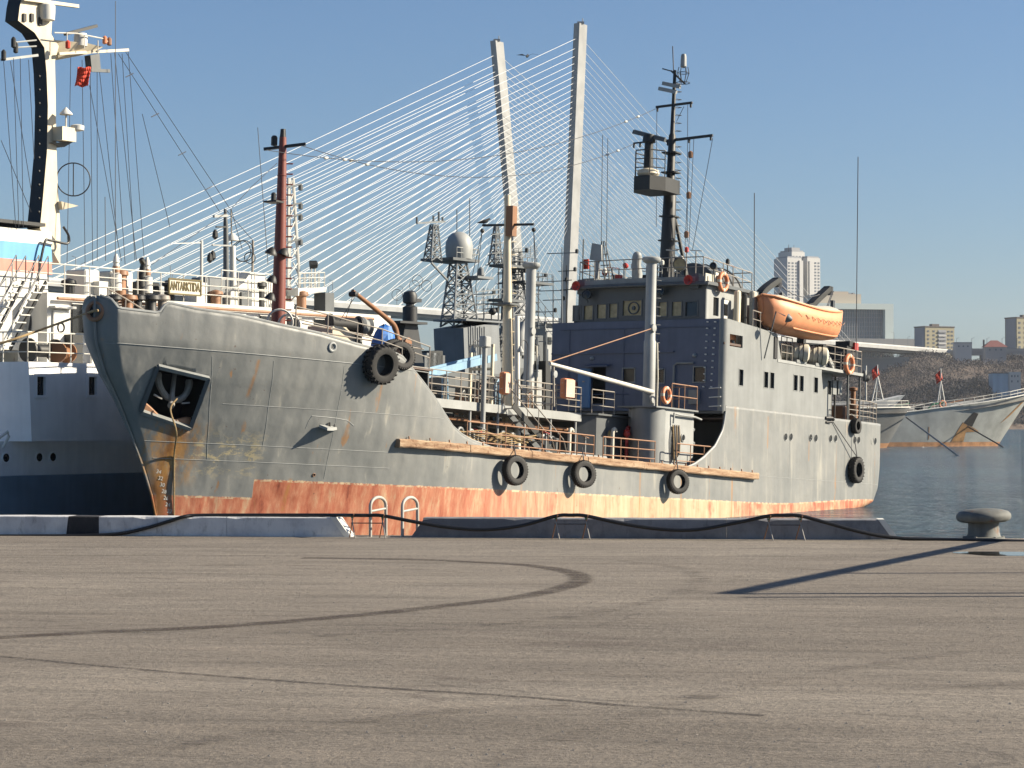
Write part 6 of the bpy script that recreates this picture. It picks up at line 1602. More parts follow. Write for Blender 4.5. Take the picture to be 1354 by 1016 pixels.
b = MB(); c = NF.v(636, 368, 17.6); b.bb(c.x - .9, c.x + .6, 17.2, 18.6, c.z - .05, c.z + .08); b.lathe([(.1, .1), (.2, .15), (.15, .5), (.05, .6)], c, n=10); b.build('side_platform', 'naval_grey', rt)
# dark director pedestal
dp = empty('director_pedestal'); dp.parent = NS_
c = NF.v(544, 440, 13.5)
b = MB(); b.ext([NF.v(528, 480, 13.5), NF.v(560, 480, 13.5), NF.v(552, 428, 13.5), NF.v(536, 428, 13.5)], (0, .9, 0)); b.build('foot', 'turret_black', dp)
b = MB(); b.bb(NF.v(527, 427, 13.2).x, NF.v(563, 427, 13.2).x, 13.1, 14.6, NF.v(540, 428, 13.2).z, NF.v(540, 425, 13.2).z); b.build('shelf', 'turret_black', dp)
q = NF.v(542, 412, 13.9); b = MB(); b.lathe([(.36, -.55), (.36, .2), (.2, .28), (.2, .36), (.33, .42), (.36, .75), (.28, .92), (.1, 1.0)], q, n=16); b.build('director', 'turret_black', dp, True)
b = MB(); b.bb(q.x + .1, q.x + .55, 13.6, 13.9, q.z + .45, q.z + .62); b.build('sight', 'turret_black', dp)
# main lattice masts amidships, with platforms and search radar
mx = empty('lattice_mast'); mx.parent = NS_
lattice(mx, [NF.v(680, 470, 17.6), NF.v(706, 470, 17.6), NF.v(706, 470, 17.6) + Vector((0, .9, 0)), NF.v(680, 470, 17.6) + Vector((0, .9, 0))],
        [NF.v(676, 345, 18.0), NF.v(688, 345, 18.0), NF.v(688, 345, 18.0) + Vector((0, .5, 0)), NF.v(676, 345, 18.0) + Vector((0, .5, 0))], 7, .065, 'naval_grey', .034)
for y, x0, x1 in ((350, 655, 708), (372, 682, 728), (396, 652, 690)):
    a, e = NF.v(x0, y, 17.5), NF.v(x1, y, 17.5); b = MB(); b.bb(a.x + .6, e.x, 17.3, 18.3, a.z - .06, a.z + .08); b.build('platform', 'dark_grey_paint', mx)
    railing([(a.x + .6, 17.4, a.z + .08), (e.x, 17.4, a.z + .08)], .5, 'naval_grey', mx, 2, .5, .02)
tp_ = empty('topmast'); tp_.parent = NS_
lattice(tp_, [NF.v(654, 350, 17.8), NF.v(664, 350, 17.8), NF.v(664, 350, 17.8) + Vector((0, .4, 0)), NF.v(654, 350, 17.8) + Vector((0, .4, 0))],
        [NF.v(656, 298, 17.8), NF.v(659, 298, 17.8), NF.v(659, 298, 17.8) + Vector((0, .12, 0)), NF.v(656, 298, 17.8) + Vector((0, .12, 0))], 5, .045, 'naval_grey', .028)
for y in (310, 322, 335):
    b = MB(); b.beam(NF.v(650, y, 17.8), NF.v(665, y - 1, 17.8), .05, .06); b.build('arm', 'dark_grey_paint', tp_)
ra = empty('search_radar'); ra.parent = NS_
a, e = NF.v(676, 336, 17.6), NF.v(710, 331, 17.6)
for k in range(6):
    b = MB(); b.tube([a.lerp(e, i / 5) + Vector((0, -.25 * math.sin(math.pi * i / 5), -.28 + .11 * k)) for i in range(6)], .018, 5); b.build('bar', 'naval_grey', ra)
for k in range(6):
    b = MB(); q = a.lerp(e, k / 5) + Vector((0, -.25 * math.sin(math.pi * k / 5), 0)); b.cyl(q + Vector((0, 0, -.28)), q + Vector((0, 0, .27)), .02, n=5); b.build('rib', 'naval_grey', ra)
b = MB(); q = a.lerp(e, .4); b.cyl(q + Vector((0, .1, -.9)), q + Vector((0, .1, 0)), .1, n=8); b.build('mount', 'naval_grey', ra)
# yagi group between the towers and a hanging ball
ya = empty('aerial_group'); ya.parent = NS_
for k in range(5):
    a, e = NF.v(630, 386 + 6 * k, 18.2), NF.v(660, 383 + 6 * k, 18.2); b = MB(); b.beam(a, e, .06, .06); b.build('boom', 'naval_grey', ya)
    for j in range(5):
        q = a.lerp(e, j / 4); b = MB(); b.cyl(q + Vector((0, 0, -.14)), q + Vector((0, 0, .14)), .02, n=5); b.build('element', 'naval_grey', ya)
b = MB(); b.ball(NF.v(651.5, 412, 16.5), .20, 12); b.build('signal_ball', 'black', ya, True)
for px, y0 in ((560, 371), (572, 378), (556, 378), (533, 390)):
    q = NF.v(px - 8, y0, 16); b = MB(); b.torus(q, .28, .012, (.9, .2, .2), 20, 4); b.build('wire_hoop', 'wire', ya)
wire('hoop_wire', [NF.v(524, 397, 16), NF.v(580, 360, 16)], .014, 'wire', ya)
b = MB(); q = NF.v(688, 470, 16.5); b.tube([q, q + Vector((0, 0, 1.2)), q + Vector((.3, 0, 1.55)), q + Vector((.7, 0, 1.5))], [.28, .26, .3, .36], 14); b.build('cowl_vent', 'light_grey_paint', NS_, True)
# crowded masts and houses abaft the lattice masts
rn = random.Random(11)
for k in range(7):
    x0 = 636 + 17 * k; yt = 452 - 9 * (k % 3); a, e = NF.v(x0, yt, 18.5), NF.v(x0 + 14, yt, 18.5)
    b = MB(); b.bb(a.x, e.x, 18.5, 20.5, 4.6, a.z); o = b.build('upper_house', ['naval_grey', 'dark_grey_paint', 'light_grey_paint'][k % 3], NS_)
    b = MB(); b.bb(a.x + .25, a.x + .6, 18.45, 18.5, a.z - .9, a.z - .5); b.build('window', 'glass_dark', o)
for k in range(13):
    px = 640 + 9.2 * k + rn.uniform(-2, 2); yt = rn.uniform(325, 425); v = rn.uniform(17.5, 21); sp_m = empty('signal_pole'); sp_m.parent = NS_
    t = NF.v(px, yt, v); m = rn.choice(('naval_grey', 'light_grey_paint', 'mast_dark', 'naval_grey'))
    b = MB(); b.cyl((t.x, v, 5.0), t, .09, .03, 6); b.build('pole', m, sp_m)
    for j in range(rn.randint(1, 4)):
        z = t.z - .35 - .55 * j; w = rn.uniform(.25, .8); b = MB(); b.beam((t.x - w * .4, v + w, z), (t.x + w * .4, v - w, z + .03), .045, .05); b.build('arm', m, sp_m)
        if j % 2 == 0:
            b = MB(); b.lathe([(.03, -.12), (.10, -.1), (.10, .1), (.03, .14)], (t.x + w * .4, v - w, z + .1), n=8); b.build('lamp', 'mast_dark', sp_m)
for k in range(5):
    wire('rigging', [NF.v(660 + 9 * k, 350 + 6 * k, 18), NF.v(700 + 12 * k, 440, 18)], .014, 'wire', NS_)
# ================================================================ cable-stayed bridge
DD = Vector((.522, .853, 0)).normalized(); DN = Vector((DD.y, -DD.x, 0)); BC = Vector((19, 1312, 0)); DZ = 64.0
br_ = empty('cable_stayed_bridge', BC, 0, 'cable-stayed road bridge with splayed concrete pylons behind the ships', 'bridge')
dk = MB()
dk.ext([DD * -620 + DN * -14 + Vector((0, 0, DZ)), DD * -620 + DN * 14 + Vector((0, 0, DZ)), DD * 640 + DN * 14 + Vector((0, 0, DZ)), DD * 640 + DN * -14 + Vector((0, 0, DZ))], (0, 0, -2.2))
dk = dk.build('deck', 'concrete', br_)
b = MB(); b.ext([DD * -620 + DN * -9 + Vector((0, 0, DZ - 2.2)), DD * -620 + DN * 9 + Vector((0, 0, DZ - 2.2)), DD * 640 + DN * 9 + Vector((0, 0, DZ - 2.2)), DD * 640 + DN * -9 + Vector((0, 0, DZ - 2.2))], (0, 0, -1.6)); b.build('girder', 'concrete_grey', dk)
for sg in (-1, 1):
    b = MB(); b.beam(DD * -620 + DN * 13.8 * sg + Vector((0, 0, DZ + .7)), DD * 640 + DN * 13.8 * sg + Vector((0, 0, DZ + .7)), .3, 1.2); b.build('parapet', 'tower_white', dk)
for i in range(40):
    t = -600 + i * 31; sg = -1 if i % 2 else 1
    b = MB(); q = DD * t + DN * 12.5 * sg; b.tube([q + Vector((0, 0, DZ)), q + Vector((0, 0, DZ + 11)), q + Vector((0, 0, DZ + 11.6)) - DN * sg * 2.2], .16, 5); b.build('lamp_post', 'concrete_grey', dk)
b = MB(); q = DD * -330 + DN * 8; b.beam(q + Vector((0, 0, DZ + 2.2)), q + DD * 10 + Vector((0, 0, DZ + 2.2)), 2.6, 3.2); b.build('truck_body', 'tower_white', dk)
LEG = {-1: [(0, -9), (64, -15.6), (107, -20.0), (232, -32.9)], 1: [(0, 12.7), (75, 16.5), (237, 24.7)]}
for sg in (-1, 1):
    lg = empty('pylon_leg'); lg.parent = br_
    zt = LEG[sg][-1][0]; b = MB(); b.v = []; zs = [0, 30, 64, 110, 170, zt]
    for z in zs:
        k = interp(z, LEG[sg]); wn_ = 3.8 + 1.0 * (1 - z / zt); wd_ = 9.4 - .4 * z / zt
        for i, j in ((-1, -1), (1, -1), (1, 1), (-1, 1)): b.v.append(tuple(DN * (k + i * wn_ / 2) + DD * (j * wd_ / 2) + Vector((0, 0, z))))
    for i in range(len(zs) - 1):
        for q in range(4): b.f.append((i*4+q, i*4+(q+1) % 4, (i+1)*4+(q+1) % 4, (i+1)*4+q))
    b.f += [(3, 2, 1, 0), tuple(len(zs)*4 - 4 + q for q in range(4))]; b.build('shaft', 'concrete', lg)
    b = MB(); k = interp(zt, LEG[sg]); q = DN * k + Vector((0, 0, zt)); b.bb(q.x - 2, q.x + 2, q.y - 3, q.y + 3, zt, zt + 1.2); b.cyl(q + Vector((1.2, 0, 0)), q + Vector((1.2, 0, 3.5)), .3, n=6); b.build('cap', 'concrete_grey', lg)
    NCB = 34
    for dr in (-1, 1):
        for i in range(NCB):
            f = i / (NCB - 1); z = zt - 9 - (zt - 9 - 118) * (f ** .85); k = interp(z, LEG[sg])
            top = DN * k + DD * dr * 4.6 + Vector((0, 0, z)); far = DD * dr * (432 - 388 * f) + DN * 13.4 * sg + Vector((0, 0, DZ))
            b = MB(); b.tube([top, top.lerp(far, .5) - Vector((0, 0, 1.0)), far], .13, 5, False); b.build('stay_cable', 'stay_white', lg)
b = MB(); b.beam(DN * -15 + Vector((0, 0, DZ - 5)), DN * 16 + Vector((0, 0, DZ - 5)), 8, 4); b.build('pylon_crossbeam', 'concrete_grey', br_)

# ================================================================ shore, hillside, town
def brush():
    k = NT('hill_brush'); n = k.noise(.035, 8, .7); n2 = k.noise(.2, 6, .7)
    c = k.ramp(n, [(.32, (.050, .044, .040)), (.5, (.105, .078, .060)), (.68, (.17, .125, .09))])
    k.done(k.mix(.7, c, k.ramp(n2, [(.35, (.5, .5, .55)), (.65, (1.3, 1.2, 1.15))]), 'MULTIPLY'), .95)
brush()
plain('twig', (.095, .080, .076), .95, .35, .05)
plain('dark_scrub', (.032, .034, .042), .95, .35, .3)
def hz(x, d):
    base = 1480 + 25 * math.sin(x * .02) + 12 * math.sin(x * .07 + 1)
    t = d - base
    if t < 0: return -2
    h = 4 * sm(0, 8, t) + 26 * sm(5, 120, t) + 26 * sm(140, 330, t)
    h *= .35 + .65 * sm(180, 330, x)
    return h - 1.0 + 2.5 * math.sin(x * .05 + d * .03) * sm(0, 60, t) + 1.5 * math.sin(x * .13 - d * .09) * sm(0, 60, t)
b = MB(); xs_ = [80 + 14 * i for i in range(75)]; ds_ = [1440 + 9 * i for i in range(46)] + [1870 + 60 * i for i in range(18)]
for d in ds_:
    for x in xs_: b.v.append((x, d, hz(x, d)))
n = len(xs_)
for i in range(len(ds_) - 1):
    for j in range(n - 1): b.f.append((i*n+j, i*n+j+1, (i+1)*n+j+1, (i+1)*n+j))
b.build('hillside', 'hill_brush', None, True, kind='structure')
def scrub(name, m, cnt, dlo, dhi, sz):
    b = MB()
    for i in range(cnt):
        x = random.uniform(215, 440); d = random.uniform(dlo, dhi); z = hz(x, d)
        if z < .5: continue
        R0 = random.uniform(.6, 1.4) * sz
        for k in range(14):
            a = random.uniform(0, 6.28); rr = R0 * random.random() ** .5; c = Vector((x + rr * math.cos(a), d + rr * math.sin(a), z + R0 * 1.5 * random.random()))
            u = Vector((random.gauss(0, 1), random.gauss(0, 1), random.gauss(.9, 1))).normalized() * R0 * .55; v = Vector((random.gauss(0, 1), random.gauss(0, 1), random.gauss(0, 1))).normalized() * R0 * .28
            nn = len(b.v); b.v += [tuple(c), tuple(c + u), tuple(c + v)]; b.f.append((nn, nn+1, nn+2))
    o = b.build(name, m, None, kind='stuff', label='bare brown brush covering the far hillside' if m == 'twig' else 'dark scrub along the foot of the far hill', cat='brush')
scrub('bare_brush', 'twig', 4200, 1560, 1840, 2.6)
scrub('dark_brush', 'dark_scrub', 2400, 1490, 1600, 2.8)

UNIT = MB().bb(-.5, .5, -.5, .5, 0, 1).mesh('unit', None)
UM = {}
def unit(m):
    if m not in UM:
        me = UNIT.copy(); me.materials.clear(); me.materials.append(M[m]); UM[m] = me
    return UM[m]
def bbox(root, name, m, x0, x1, y0, y1, z0, z1):
    return link(name, unit(m), root, loc=((x0 + x1) / 2, (y0 + y1) / 2, z0), scale=(x1 - x0, y1 - y0, z1 - z0))
def bld(px, d, label, cat_='building', name='apartment_block', zb=None, rz=0.0):
    x = (px - CX) / F * d; z = hz(x, d) - 3 if zb is None else zb
    return empty(name, (x, d, z), rz, label, cat_), z
# white high-rise of three wings
d = 2300; u = d / F
tw, z0 = bld(1065, d, 'white residential high-rise with three wings on the far hill', name='tower_block', zb=40, rz=R(32))
H = lambda py: CH + (YH - py) * u - z0
wings = [(-30, -6, 342, 0, 4), (-10, 12, 332, 12, 4), (8, 30, 340, 4, 4)]
for x0, x1, yt, dy, nc in wings:
    w = bbox(tw, 'wing', 'tower_white', x0 * u, x1 * u, dy, dy + 22, 0, H(yt))
    for c in range(nc):
        for f in range(22):
            zz = H(yt) - 6 - f * 3.25; xx = (x0 + (x1 - x0) * (c + .5) / nc) * u
            link('window', unit('tower_window'), tw, loc=(xx, dy - .02, zz), scale=((x1 - x0) * u / nc * .5, .5, 1.6))
    bbox(tw, 'parapet', 'grey_band', x0 * u + 1, x1 * u - 1, dy + 1, dy + 20, H(yt) + .01, H(yt) + 1.6)
for x in (-8, 9):
    b_ = bbox(tw, 'balcony_shaft', 'tower_white', (x - 3) * u, (x + 3) * u, -1.6, 1.0, 0, H(345))
bbox(tw, 'roof_plant', 'grey_band', -6 * u, 8 * u, 16, 28, H(332) + .5, H(326))
b = MB(); b.cyl((-9 * u, 18, H(332)), (-9 * u, 18, H(322)), .5, .2, 6); b.cyl((2 * u, 20, H(330)), (2 * u, 20, H(322)), .35, .2, 6); b.build('roof_aerial', 'roof_dark', tw)
# glazed theatre
d = 2000; u = d / F
th, z0 = bld(1132, d, 'pale green glass-fronted theatre hall on the far hill', name='theatre', zb=40, rz=R(14))
H = lambda py: CH + (YH - py) * u - z0
bbox(th, 'frame', 'theatre_frame', -62 * u, 53 * u, 6, 60, 0, H(402.0))
bbox(th, 'cornice', 'theatre_frame', -62 * u, 53 * u, -1, 6, H(409), H(401.5))
bbox(th, 'side_pier', 'theatre_frame', 41 * u, 53 * u, -1, 6, 0, H(409.05))
bbox(th, 'glass_wall', 'theatre_glass', -62 * u, 41 * u, 4.8, 5.6, 0, H(409))
for i in range(30): bbox(th, 'mullion', 'grey_band', (-62 + 3.45 * i) * u, (-62 + 3.45 * i + .7) * u, 3.8, 4.8, 0, H(409.2))
for i in range(6): bbox(th, 'transom', 'grey_band', -62 * u, 41 * u, 4.3, 4.7, H(414 + 6 * i), H(413.2 + 6 * i))
bbox(th, 'upper_hall', 'theatre_roof', -45 * u, 15 * u, 12, 50, H(402), H(388))
bbox(th, 'roof_block', 'theatre_roof', -28 * u, -2 * u, 14, 46, H(388), H(384.5))
for x in (2, 8): bbox(th, 'roof_vent', 'grey_band', x * u, (x + 3) * u, 20, 24, H(388), H(385.5))
bbox(th, 'terrace', 'concrete', -60 * u, 75 * u, -22, 6, H(462), H(449))
# two ochre apartment blocks
def block(px, w, yt, yb, d, label, floors=9):
    u = d / F; x = (px - CX) / F * d
    r, z0 = bld(px, d, label, zb=CH + (YH - yb) * u - 6, rz=R(24))
    h = (yb - yt) * u + 6; W2 = w * u / 2
    bbox(r, 'wall', 'yellow_wall', -W2, W2, 0, 16, 0, h)
    bbox(r, 'loggia_recess', 'grey_band', -W2 * .12, W2 * .42, -.25, .2, 0, h - 2.2)
    fh = (h - 8) / floors
    for f in range(floors):
        z = 7.2 + f * fh
        for c in (-.80, -.42, .60, .84): link('window', unit('tower_window'), r, loc=(c * W2, -.02, z), scale=(W2 * .13, .4, fh * .42))
        bbox(r, 'balcony', 'tower_white' if f % 2 else 'grey_band', -W2 * .12, W2 * .42, -1.0, -.25, z - .3, z + fh * .25)
    bbox(r, 'roof', 'roof_dark', -W2 - .4, W2 + .4, -.4, 16.4, h + .002, h + .9)
    bbox(r, 'roof_hut', 'roof_dark', -W2 * .3, W2 * .2, 5, 9, h + .9, h + 3)
    bbox(r, 'end_wall', 'grey_band', -W2 - .25, -W2, 1, 15, 0, h - .3)
block(1243, 46, 433, 483, 1880, 'ochre apartment block on the hill with a tall grey loggia strip')
block(1363, 44, 421, 482, 1840, 'taller ochre apartment block at the hill road, half out of view')
# hill road viaduct, houses
d = 1830; u = d / F
vr, z0 = bld(1310, d, 'grey concrete road viaduct crossing the brushy hillside', 'viaduct', 'road_viaduct', zb=44)
H = lambda py: CH + (YH - py) * u - z0
bbox(vr, 'slab', 'concrete_grey', -50 * u, 60 * u, 0, 10, H(470), H(463))
bbox(vr, 'parapet', 'concrete', -50 * u, 60 * u, -.5, 0, H(465), H(461))
for i in range(6): bbox(vr, 'pier', 'grey_band', (-48 + 18 * i) * u, (-46 + 18 * i) * u, 1, 8, H(486), H(470))
for i in range(5):
    b = MB(); q = Vector(((-44 + 20 * i) * u, 2, H(462))); b.tube([q, q + Vector((0, 0, 9)), q + Vector((2, 0, 9.6))], .2, 5); b.build('lamp_post', 'concrete_grey', vr)
hs_, z0 = bld(1317, 1800, 'small house with dark red hipped roof below the viaduct', 'house', 'hill_house', zb=46)
u = 1800 / F; H = lambda py: CH + (YH - py) * u - z0
bbox(hs_, 'wall', 'grey_band', -14 * u, 14 * u, 0, 10, 0, H(459)); b = MB(); zr = H(459)
b.v = [(-16 * u, -1, zr), (16 * u, -1, zr), (16 * u, 11, zr), (-16 * u, 11, zr), (-5 * u, 5, H(450)), (4 * u, 5, H(450))]; b.f = [(0, 1, 5, 4), (1, 2, 5), (2, 3, 4, 5), (3, 0, 4), (3, 2, 1, 0)]; b.build('roof', 'roof_red', hs_)
bbox(hs_, 'chimney', 'roof_dark', -15 * u, -13 * u, 5, 6.5, zr, H(449))
for x in (-8, 0, 7): link('window', unit('tower_window'), hs_, loc=(x * u, -.02, H(464)), scale=(1.4, .3, 1.6))
ws_, z0 = bld(1274, 1790, 'low white flat-roofed shed beside the ochre block', 'shed', 'white_shed', zb=50)
u = 1790 / F; H = lambda py: CH + (YH - py) * u - z0
bbox(ws_, 'wall', 'tower_white', -11 * u, 11 * u, 0, 8, 0, H(454)); bbox(ws_, 'roof', 'grey_band', -11.6 * u, 11.6 * u, -.4, 8.4, H(454), H(452.6))
for x in (-6, 0, 6): link('window', unit('tower_window'), ws_, loc=(x * u, -.02, H(459)), scale=(1.2, .3, 1.2))
cs_, z0 = bld(1331, 1560, 'blue and white waterside store at the hill foot', 'building', 'waterside_store', zb=12)
u = 1560 / F; H = lambda py: CH + (YH - py) * u - z0
bbox(cs_, 'white_end', 'tower_white', 3 * u, 19 * u, 0, 14, 0, H(492)); bbox(cs_, 'blue_hall', 'light_blue', -18 * u, 3 * u, 1, 14, 0, H(494)); bbox(cs_, 'roof', 'roof_dark', -18.5 * u, 3 * u, .5, 14.5, H(494), H(492.6))
for x, y in ((7, 499), (11, 499), (15, 499), (7, 506), (15, 506)): link('window', unit('tower_window'), cs_, loc=(x * u, -.02, H(y)), scale=(1.0, .3, 1.5))
bbox(cs_, 'stripe', 'grey_band', 3 * u, 3.8 * u, -.1, 0, 0, H(492))
# abutment retaining wall by the bridge end
aw, z0 = bld(1172, 1760, 'grey concrete abutment wall under the bridge approach', 'wall', 'abutment_wall', zb=30)
u = 1760 / F; H = lambda py: CH + (YH - py) * u - z0
bbox(aw, 'wall', 'concrete_grey', -40 * u, 30 * u, 0, 12, 0, H(474)); bbox(aw, 'coping', 'concrete', -40.5 * u, 30.5 * u, -.5, 12.5, H(474), H(472.4))

# ================================================================ two grey ships across the harbour
plain('far_hull', (.36, .37, .35), .6, .22, .35)
plain('far_hull_dark', (.17, .175, .175), .6, .2, .35)
plain('far_orange', (.48, .24, .11), .7, .3, .8)
plain('far_stain', (.33, .18, .07), .8, .45, .8)
def far_ship(px, d, rz, L, zb, zm, rake, label, m, stain=False):
    o = at(px, 560, d); fr = Frame((o.x, d, 0), rz)
    r = empty('moored_ship', matrix=fr.M, label=label, cat='ship')
    Bh = 5.5; N = 30
    def hbf(s, z):     # s = distance abaft the stem
        t = min(1, max(0, s + rake * z / zb) / (15 + 4 * (1 - z / zb))); return Bh * (1 - (1 - t) ** 2) ** (.62 + .5 * (1 - z / zb)) * (.93 + .07 * z / zb)
    top = lambda s: zm + (zb - zm) * max(0, 1 - s / 24) ** 1.6
    for k, (za, ze, mm_) in enumerate((( -1, .75, 'far_orange'), (.75, None, m))):
        b = MB(); rows = 10
        for sd in (-1, 1):
            base = len(b.v)
            for i in range(N + 1):
                s0 = L * (i / N) ** 1.5
                for j in range(rows + 1):
                    z2 = top(s0) if ze is None else ze; z = za + (z2 - za) * j / rows
                    s = s0 - rake * max(0, z) / zb * max(0, 1 - s0 / 14); b.v.append((-s, sd * hbf(s, max(0, z)), z))
            for i in range(N):
                for j in range(rows): b.f.append(tuple(base + q for q in (i*(rows+1)+j, (i+1)*(rows+1)+j, (i+1)*(rows+1)+j+1, i*(rows+1)+j+1)))
        b.build('boot_top' if k == 0 else 'hull', mm_, r, True)
    b = MB(); ss = [L * (i / N) ** 1.5 for i in range(N + 1)]
    g = lambda s: max(.05, hbf(s - rake * max(0, 1 - s / 14), zb) - .2)
    for sd in (-1, 1):
        b2 = MB(); b2.tube([(-(s - rake * max(0, 1 - s / 14)), sd * (g(s) + .2), top(s) + .06) for s in ss], .10, 5); b2.build('cap_rail', 'mark_white', r)
    for i in range(N):
        s0, s1 = ss[i], ss[i+1]; x0, x1 = -(s0 - rake * max(0, 1 - s0 / 14)), -(s1 - rake * max(0, 1 - s1 / 14))
        b.quad((x0, -g(s0), top(s0) - .9), (x1, -g(s1), top(s1) - .9), (x1, g(s1), top(s1) - .9), (x0, g(s0), top(s0) - .9))
    b.build('deck', 'deck_brown', r)
    railing([(-(s - rake * max(0, 1 - s / 14)), -(g(s) + .1), top(s)) for s in (.5, 4, 9, 16, 26, L - 4)], 1.1, 'rail_white', r, 2, 2.0, .04, .04)
    return r, fr, hbf, top
fs1, ff1, h1, t1 = far_ship(1319, 393, R(12), 70, 9.4, 5.6, 6.5, 'pale grey moored ship with rust-stained bow across the harbour', 'far_hull')
# anchor pocket, stain, gear: patches that follow the plating
def patch(root, hf, c, off, name, m, n=6):
    b = MB(); g = []
    for i in range(n + 1):
        for j in range(n + 1):
            u, v = i / n, j / n
            s = (c[0][0]*(1-u) + c[1][0]*u)*(1-v) + (c[3][0]*(1-u) + c[2][0]*u)*v; z = (c[0][1]*(1-u) + c[1][1]*u)*(1-v) + (c[3][1]*(1-u) + c[2][1]*u)*v
            b.v.append((-s, -hf(s, z) - off, z))
    for i in range(n):
        for j in range(n): b.f.append((i*(n+1)+j, (i+1)*(n+1)+j, (i+1)*(n+1)+j+1, i*(n+1)+j+1))
    o = b.build(name, m, root); o.modifiers.new('t', 'SOLIDIFY').thickness = .03
patch(fs1, h1, [(8.4, 4.0), (6.6, 5.9), (5.6, 5.7), (6.6, 3.4)], .05, 'anchor_pocket', 'black')
patch(fs1, h1, [(10.6, .8), (8.6, 4.2), (7.6, 3.6), (8.0, .8)], .04, 'rust_stain', 'far_stain')
patch(fs1, h1, [(8.4, 2.4), (7.4, 3.6), (6.2, 3.2), (5.0, 2.6)], .04, 'rust_stain', 'far_stain')
patch(fs1, h1, [(.4, 4.0), (-3.6, 7.6), (-4.4, 7.9), (-1.4, 5.2)], .04, 'rust_stain', 'far_stain')
for sx in (15, 26): patch(fs1, h1, [(sx, 1.2), (sx, 3.4), (sx + .12, 3.4), (sx + .12, 1.2)], .03, 'rust_stain', 'far_stain', 3)
for i in range(16):
    s = 8 + 2.2 * i; w = random.uniform(.5, 1.4); h = random.uniform(.6, 1.9); v = random.uniform(-2.5, 2.5)
    b = MB(); z = t1(s) - .9
    if i % 3 == 0: b.lathe([(.4 * w, 0), (.4 * w, h * .6), (.7 * w, h * .65), (.6 * w, h), (.05, h * 1.1)], (-s, v, z), n=10)
    elif i % 3 == 1: b.bb(-s - w, -s + w, v - .6, v + .6, z, z + h + .3)
    else: b.tube([(-s - 1.5, v, z + .4), (-s - .5, v, z + 1.4), (-s + 1.5, v, z + 1.7)], .14, 6)
    b.build('deck_gear', ['rail_rust', 'light_grey_paint', 'green_paint', 'mast_dark', 'crane_brown'][i % 5], fs1)
def tripod(root, p, h, flag):
    tr = empty('flag_mast'); tr.parent = root
    for dx, dy in ((-1.3, -.4), (1.1, -.4), (0, 1)):
        b = MB(); b.cyl((p[0] + dx, p[1] + dy, p[2]), (p[0], p[1], p[2] + h * .75), .09, n=6); b.build('leg', 'white_paint', tr)
    b = MB(); b.cyl((p[0], p[1], p[2] + h * .4), (p[0], p[1], p[2] + h), .08, n=6); b.build('pole', 'white_paint', tr)
    for k in range(3):
        b = MB(); b.bb(p[0] - .6 + .1 * k, p[0] + .5 - .1 * k, p[1] - .05, p[1] + .05, p[2] + h * (.2 + .17 * k), p[2] + h * (.2 + .17 * k) + .09); b.build('crosspiece', 'white_paint', tr)
q = ff1.I @ at(1262, 540, 384); q.y = -1.0; tripod(fs1, (q.x, q.y, 4.8), 8.8, True)
def hflag(loc, label):
    b = MB()
    for i in range(6):
        for j in range(3):
            fp = lambda i, j: (-.28 * i * .6 + .1 * j, .15 * math.sin(i * .9 + j), -.55 * j - .16 * i)
            b.quad(fp(i, j), fp(i + 1, j), fp(i + 1, j + 1), fp(i, j + 1))
    o = b.build('jack_flag', 'red_cloth', None, True, loc=loc, label=label, cat='flag'); o.modifiers.new('t', 'SOLIDIFY').thickness = .04
hflag(ff1.M @ Vector((q.x, q.y, 13.4)), 'small red flag on the tripod mast of the pale grey ship')
b = MB(); q2 = ff1.I @ at(1290, 533, 390); q2.y = -2.5; b.ext([(q2.x - 6, q2.y, 5.0), (q2.x + 2.2, q2.y, 5.4), (q2.x + 2.0, q2.y, 7.4), (q2.x - 1, q2.y, 7.9), (q2.x - 6, q2.y, 6.7)], (0, 2, 0)); 
o = b.build('white_casing', 'white_paint', fs1)
b = MB(); q3 = ff1.I @ at(1250, 536, 385); q3.y = -3.0; b.torus((q3.x, q3.y - 1.4, 7.3), .55, .17, (0, 1, 0), 18, 8); o = b.build('ring_buoy', 'buoy_orange', fs1, True)
q4 = ff1.I @ at(1195, 540, 370); q4.y = -1.0; b = MB(); b.cyl((q4.x, q4.y, 4.8), (q4.x, q4.y, 14.0), .16, n=8); b.build('white_post', 'rail_white', fs1)
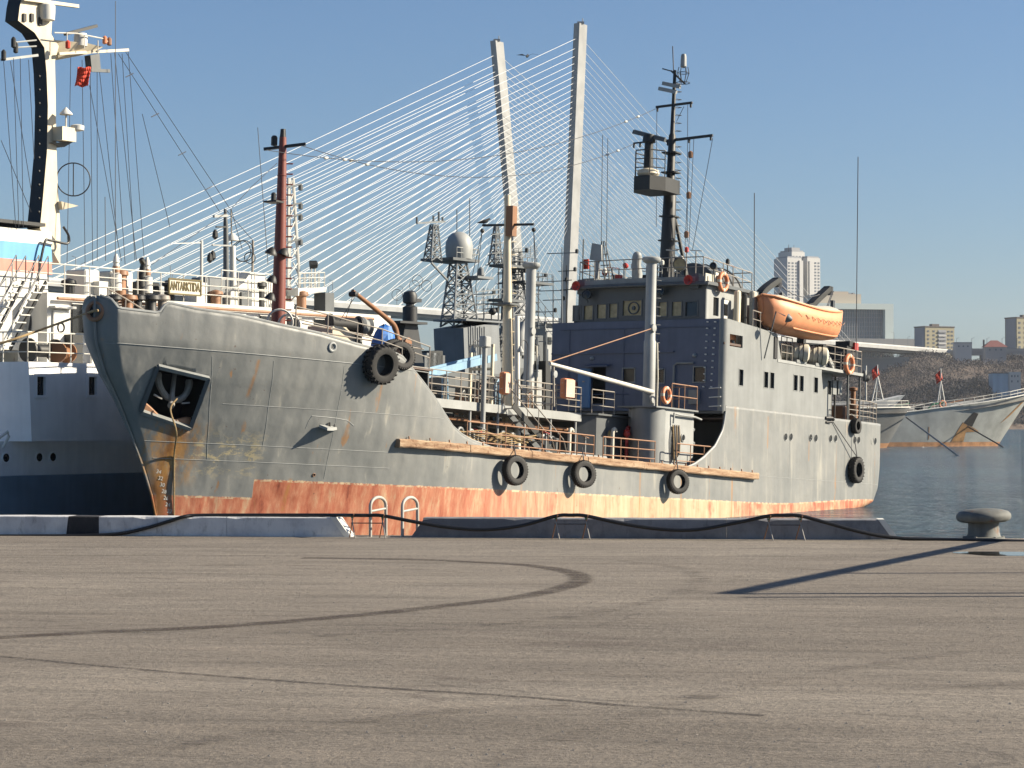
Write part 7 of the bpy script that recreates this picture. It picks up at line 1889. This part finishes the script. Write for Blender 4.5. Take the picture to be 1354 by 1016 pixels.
b = MB(); b.ball((q4.x, q4.y - .3, 11.8), .62, 10); b.build('signal_ball', 'black', fs1)
for i in range(4):
    b = MB(); a = Vector((q4.x + 2 + 5 * i, -1.5, 6.3 + .3 * i)); b.cyl(a, a + Vector((6, .5, 1.2)), .10, n=6); b.build('derrick', ['green_paint', 'rail_white', 'rail_rust', 'light_grey_paint'][i], fs1)
fs2, ff2, h2, t2 = far_ship(1172, 365, R(10), 60, 6.6, 6.2, 4.0, 'darker grey ship with plain raked bow, moored before the pale one', 'far_hull_dark')
q = ff2.I @ at(1166, 545, 360)
b = MB(); b.ext([(-18, -2, 5.2), (-.5, -2, 5.6), (2.5, -2, 8.6), (-2, -2, 7.6), (-18, -2, 7.0)], (0, 3.5, 0)); o = b.build('white_foredeck', 'white_paint', fs2)
tripod(fs2, (-1.5, 0, 6.6), 7.0, True)
hflag(ff2.M @ Vector((-1.5, 0, 13.6)), 'red and white flag on the tripod mast of the darker grey ship')
for (x0, y0, d0), (x1, y1, d1), lbl in (((1198, 552, 366), (1268, 603, 275), 'taut anchor chain of the darker grey ship'), ((1277, 563, 388), (1328, 592, 375), 'taut anchor chain from the pale ship anchor pocket')):
    a, e = at(x0, y0, d0), at(x1, y1, d1); e.z = -.1
    b = MB(); b.tube([a, e], .13, 5); b.build('anchor_chain', 'wire', None, label=lbl, cat='chain')

# ================================================================ air: one even haze box round everything
b = MB(); b.bb(-2300, 2300, -120, 5200, -4.5, 262)
hz_ = bpy.data.materials.new('haze_air'); hz_.use_nodes = True; hz_.node_tree.nodes.clear()
pv_ = hz_.node_tree.nodes.new('ShaderNodeVolumePrincipled'); pv_.inputs['Color'].default_value = (.80, .86, .95, 1); pv_.inputs['Density'].default_value = .00005; pv_.inputs['Anisotropy'].default_value = .2
ho_ = hz_.node_tree.nodes.new('ShaderNodeOutputMaterial'); hz_.node_tree.links.new(pv_.outputs[0], ho_.inputs['Volume'])
b.build('haze', hz_, None, kind='stuff', label='thin bluish haze in the harbour air', cat='haze')
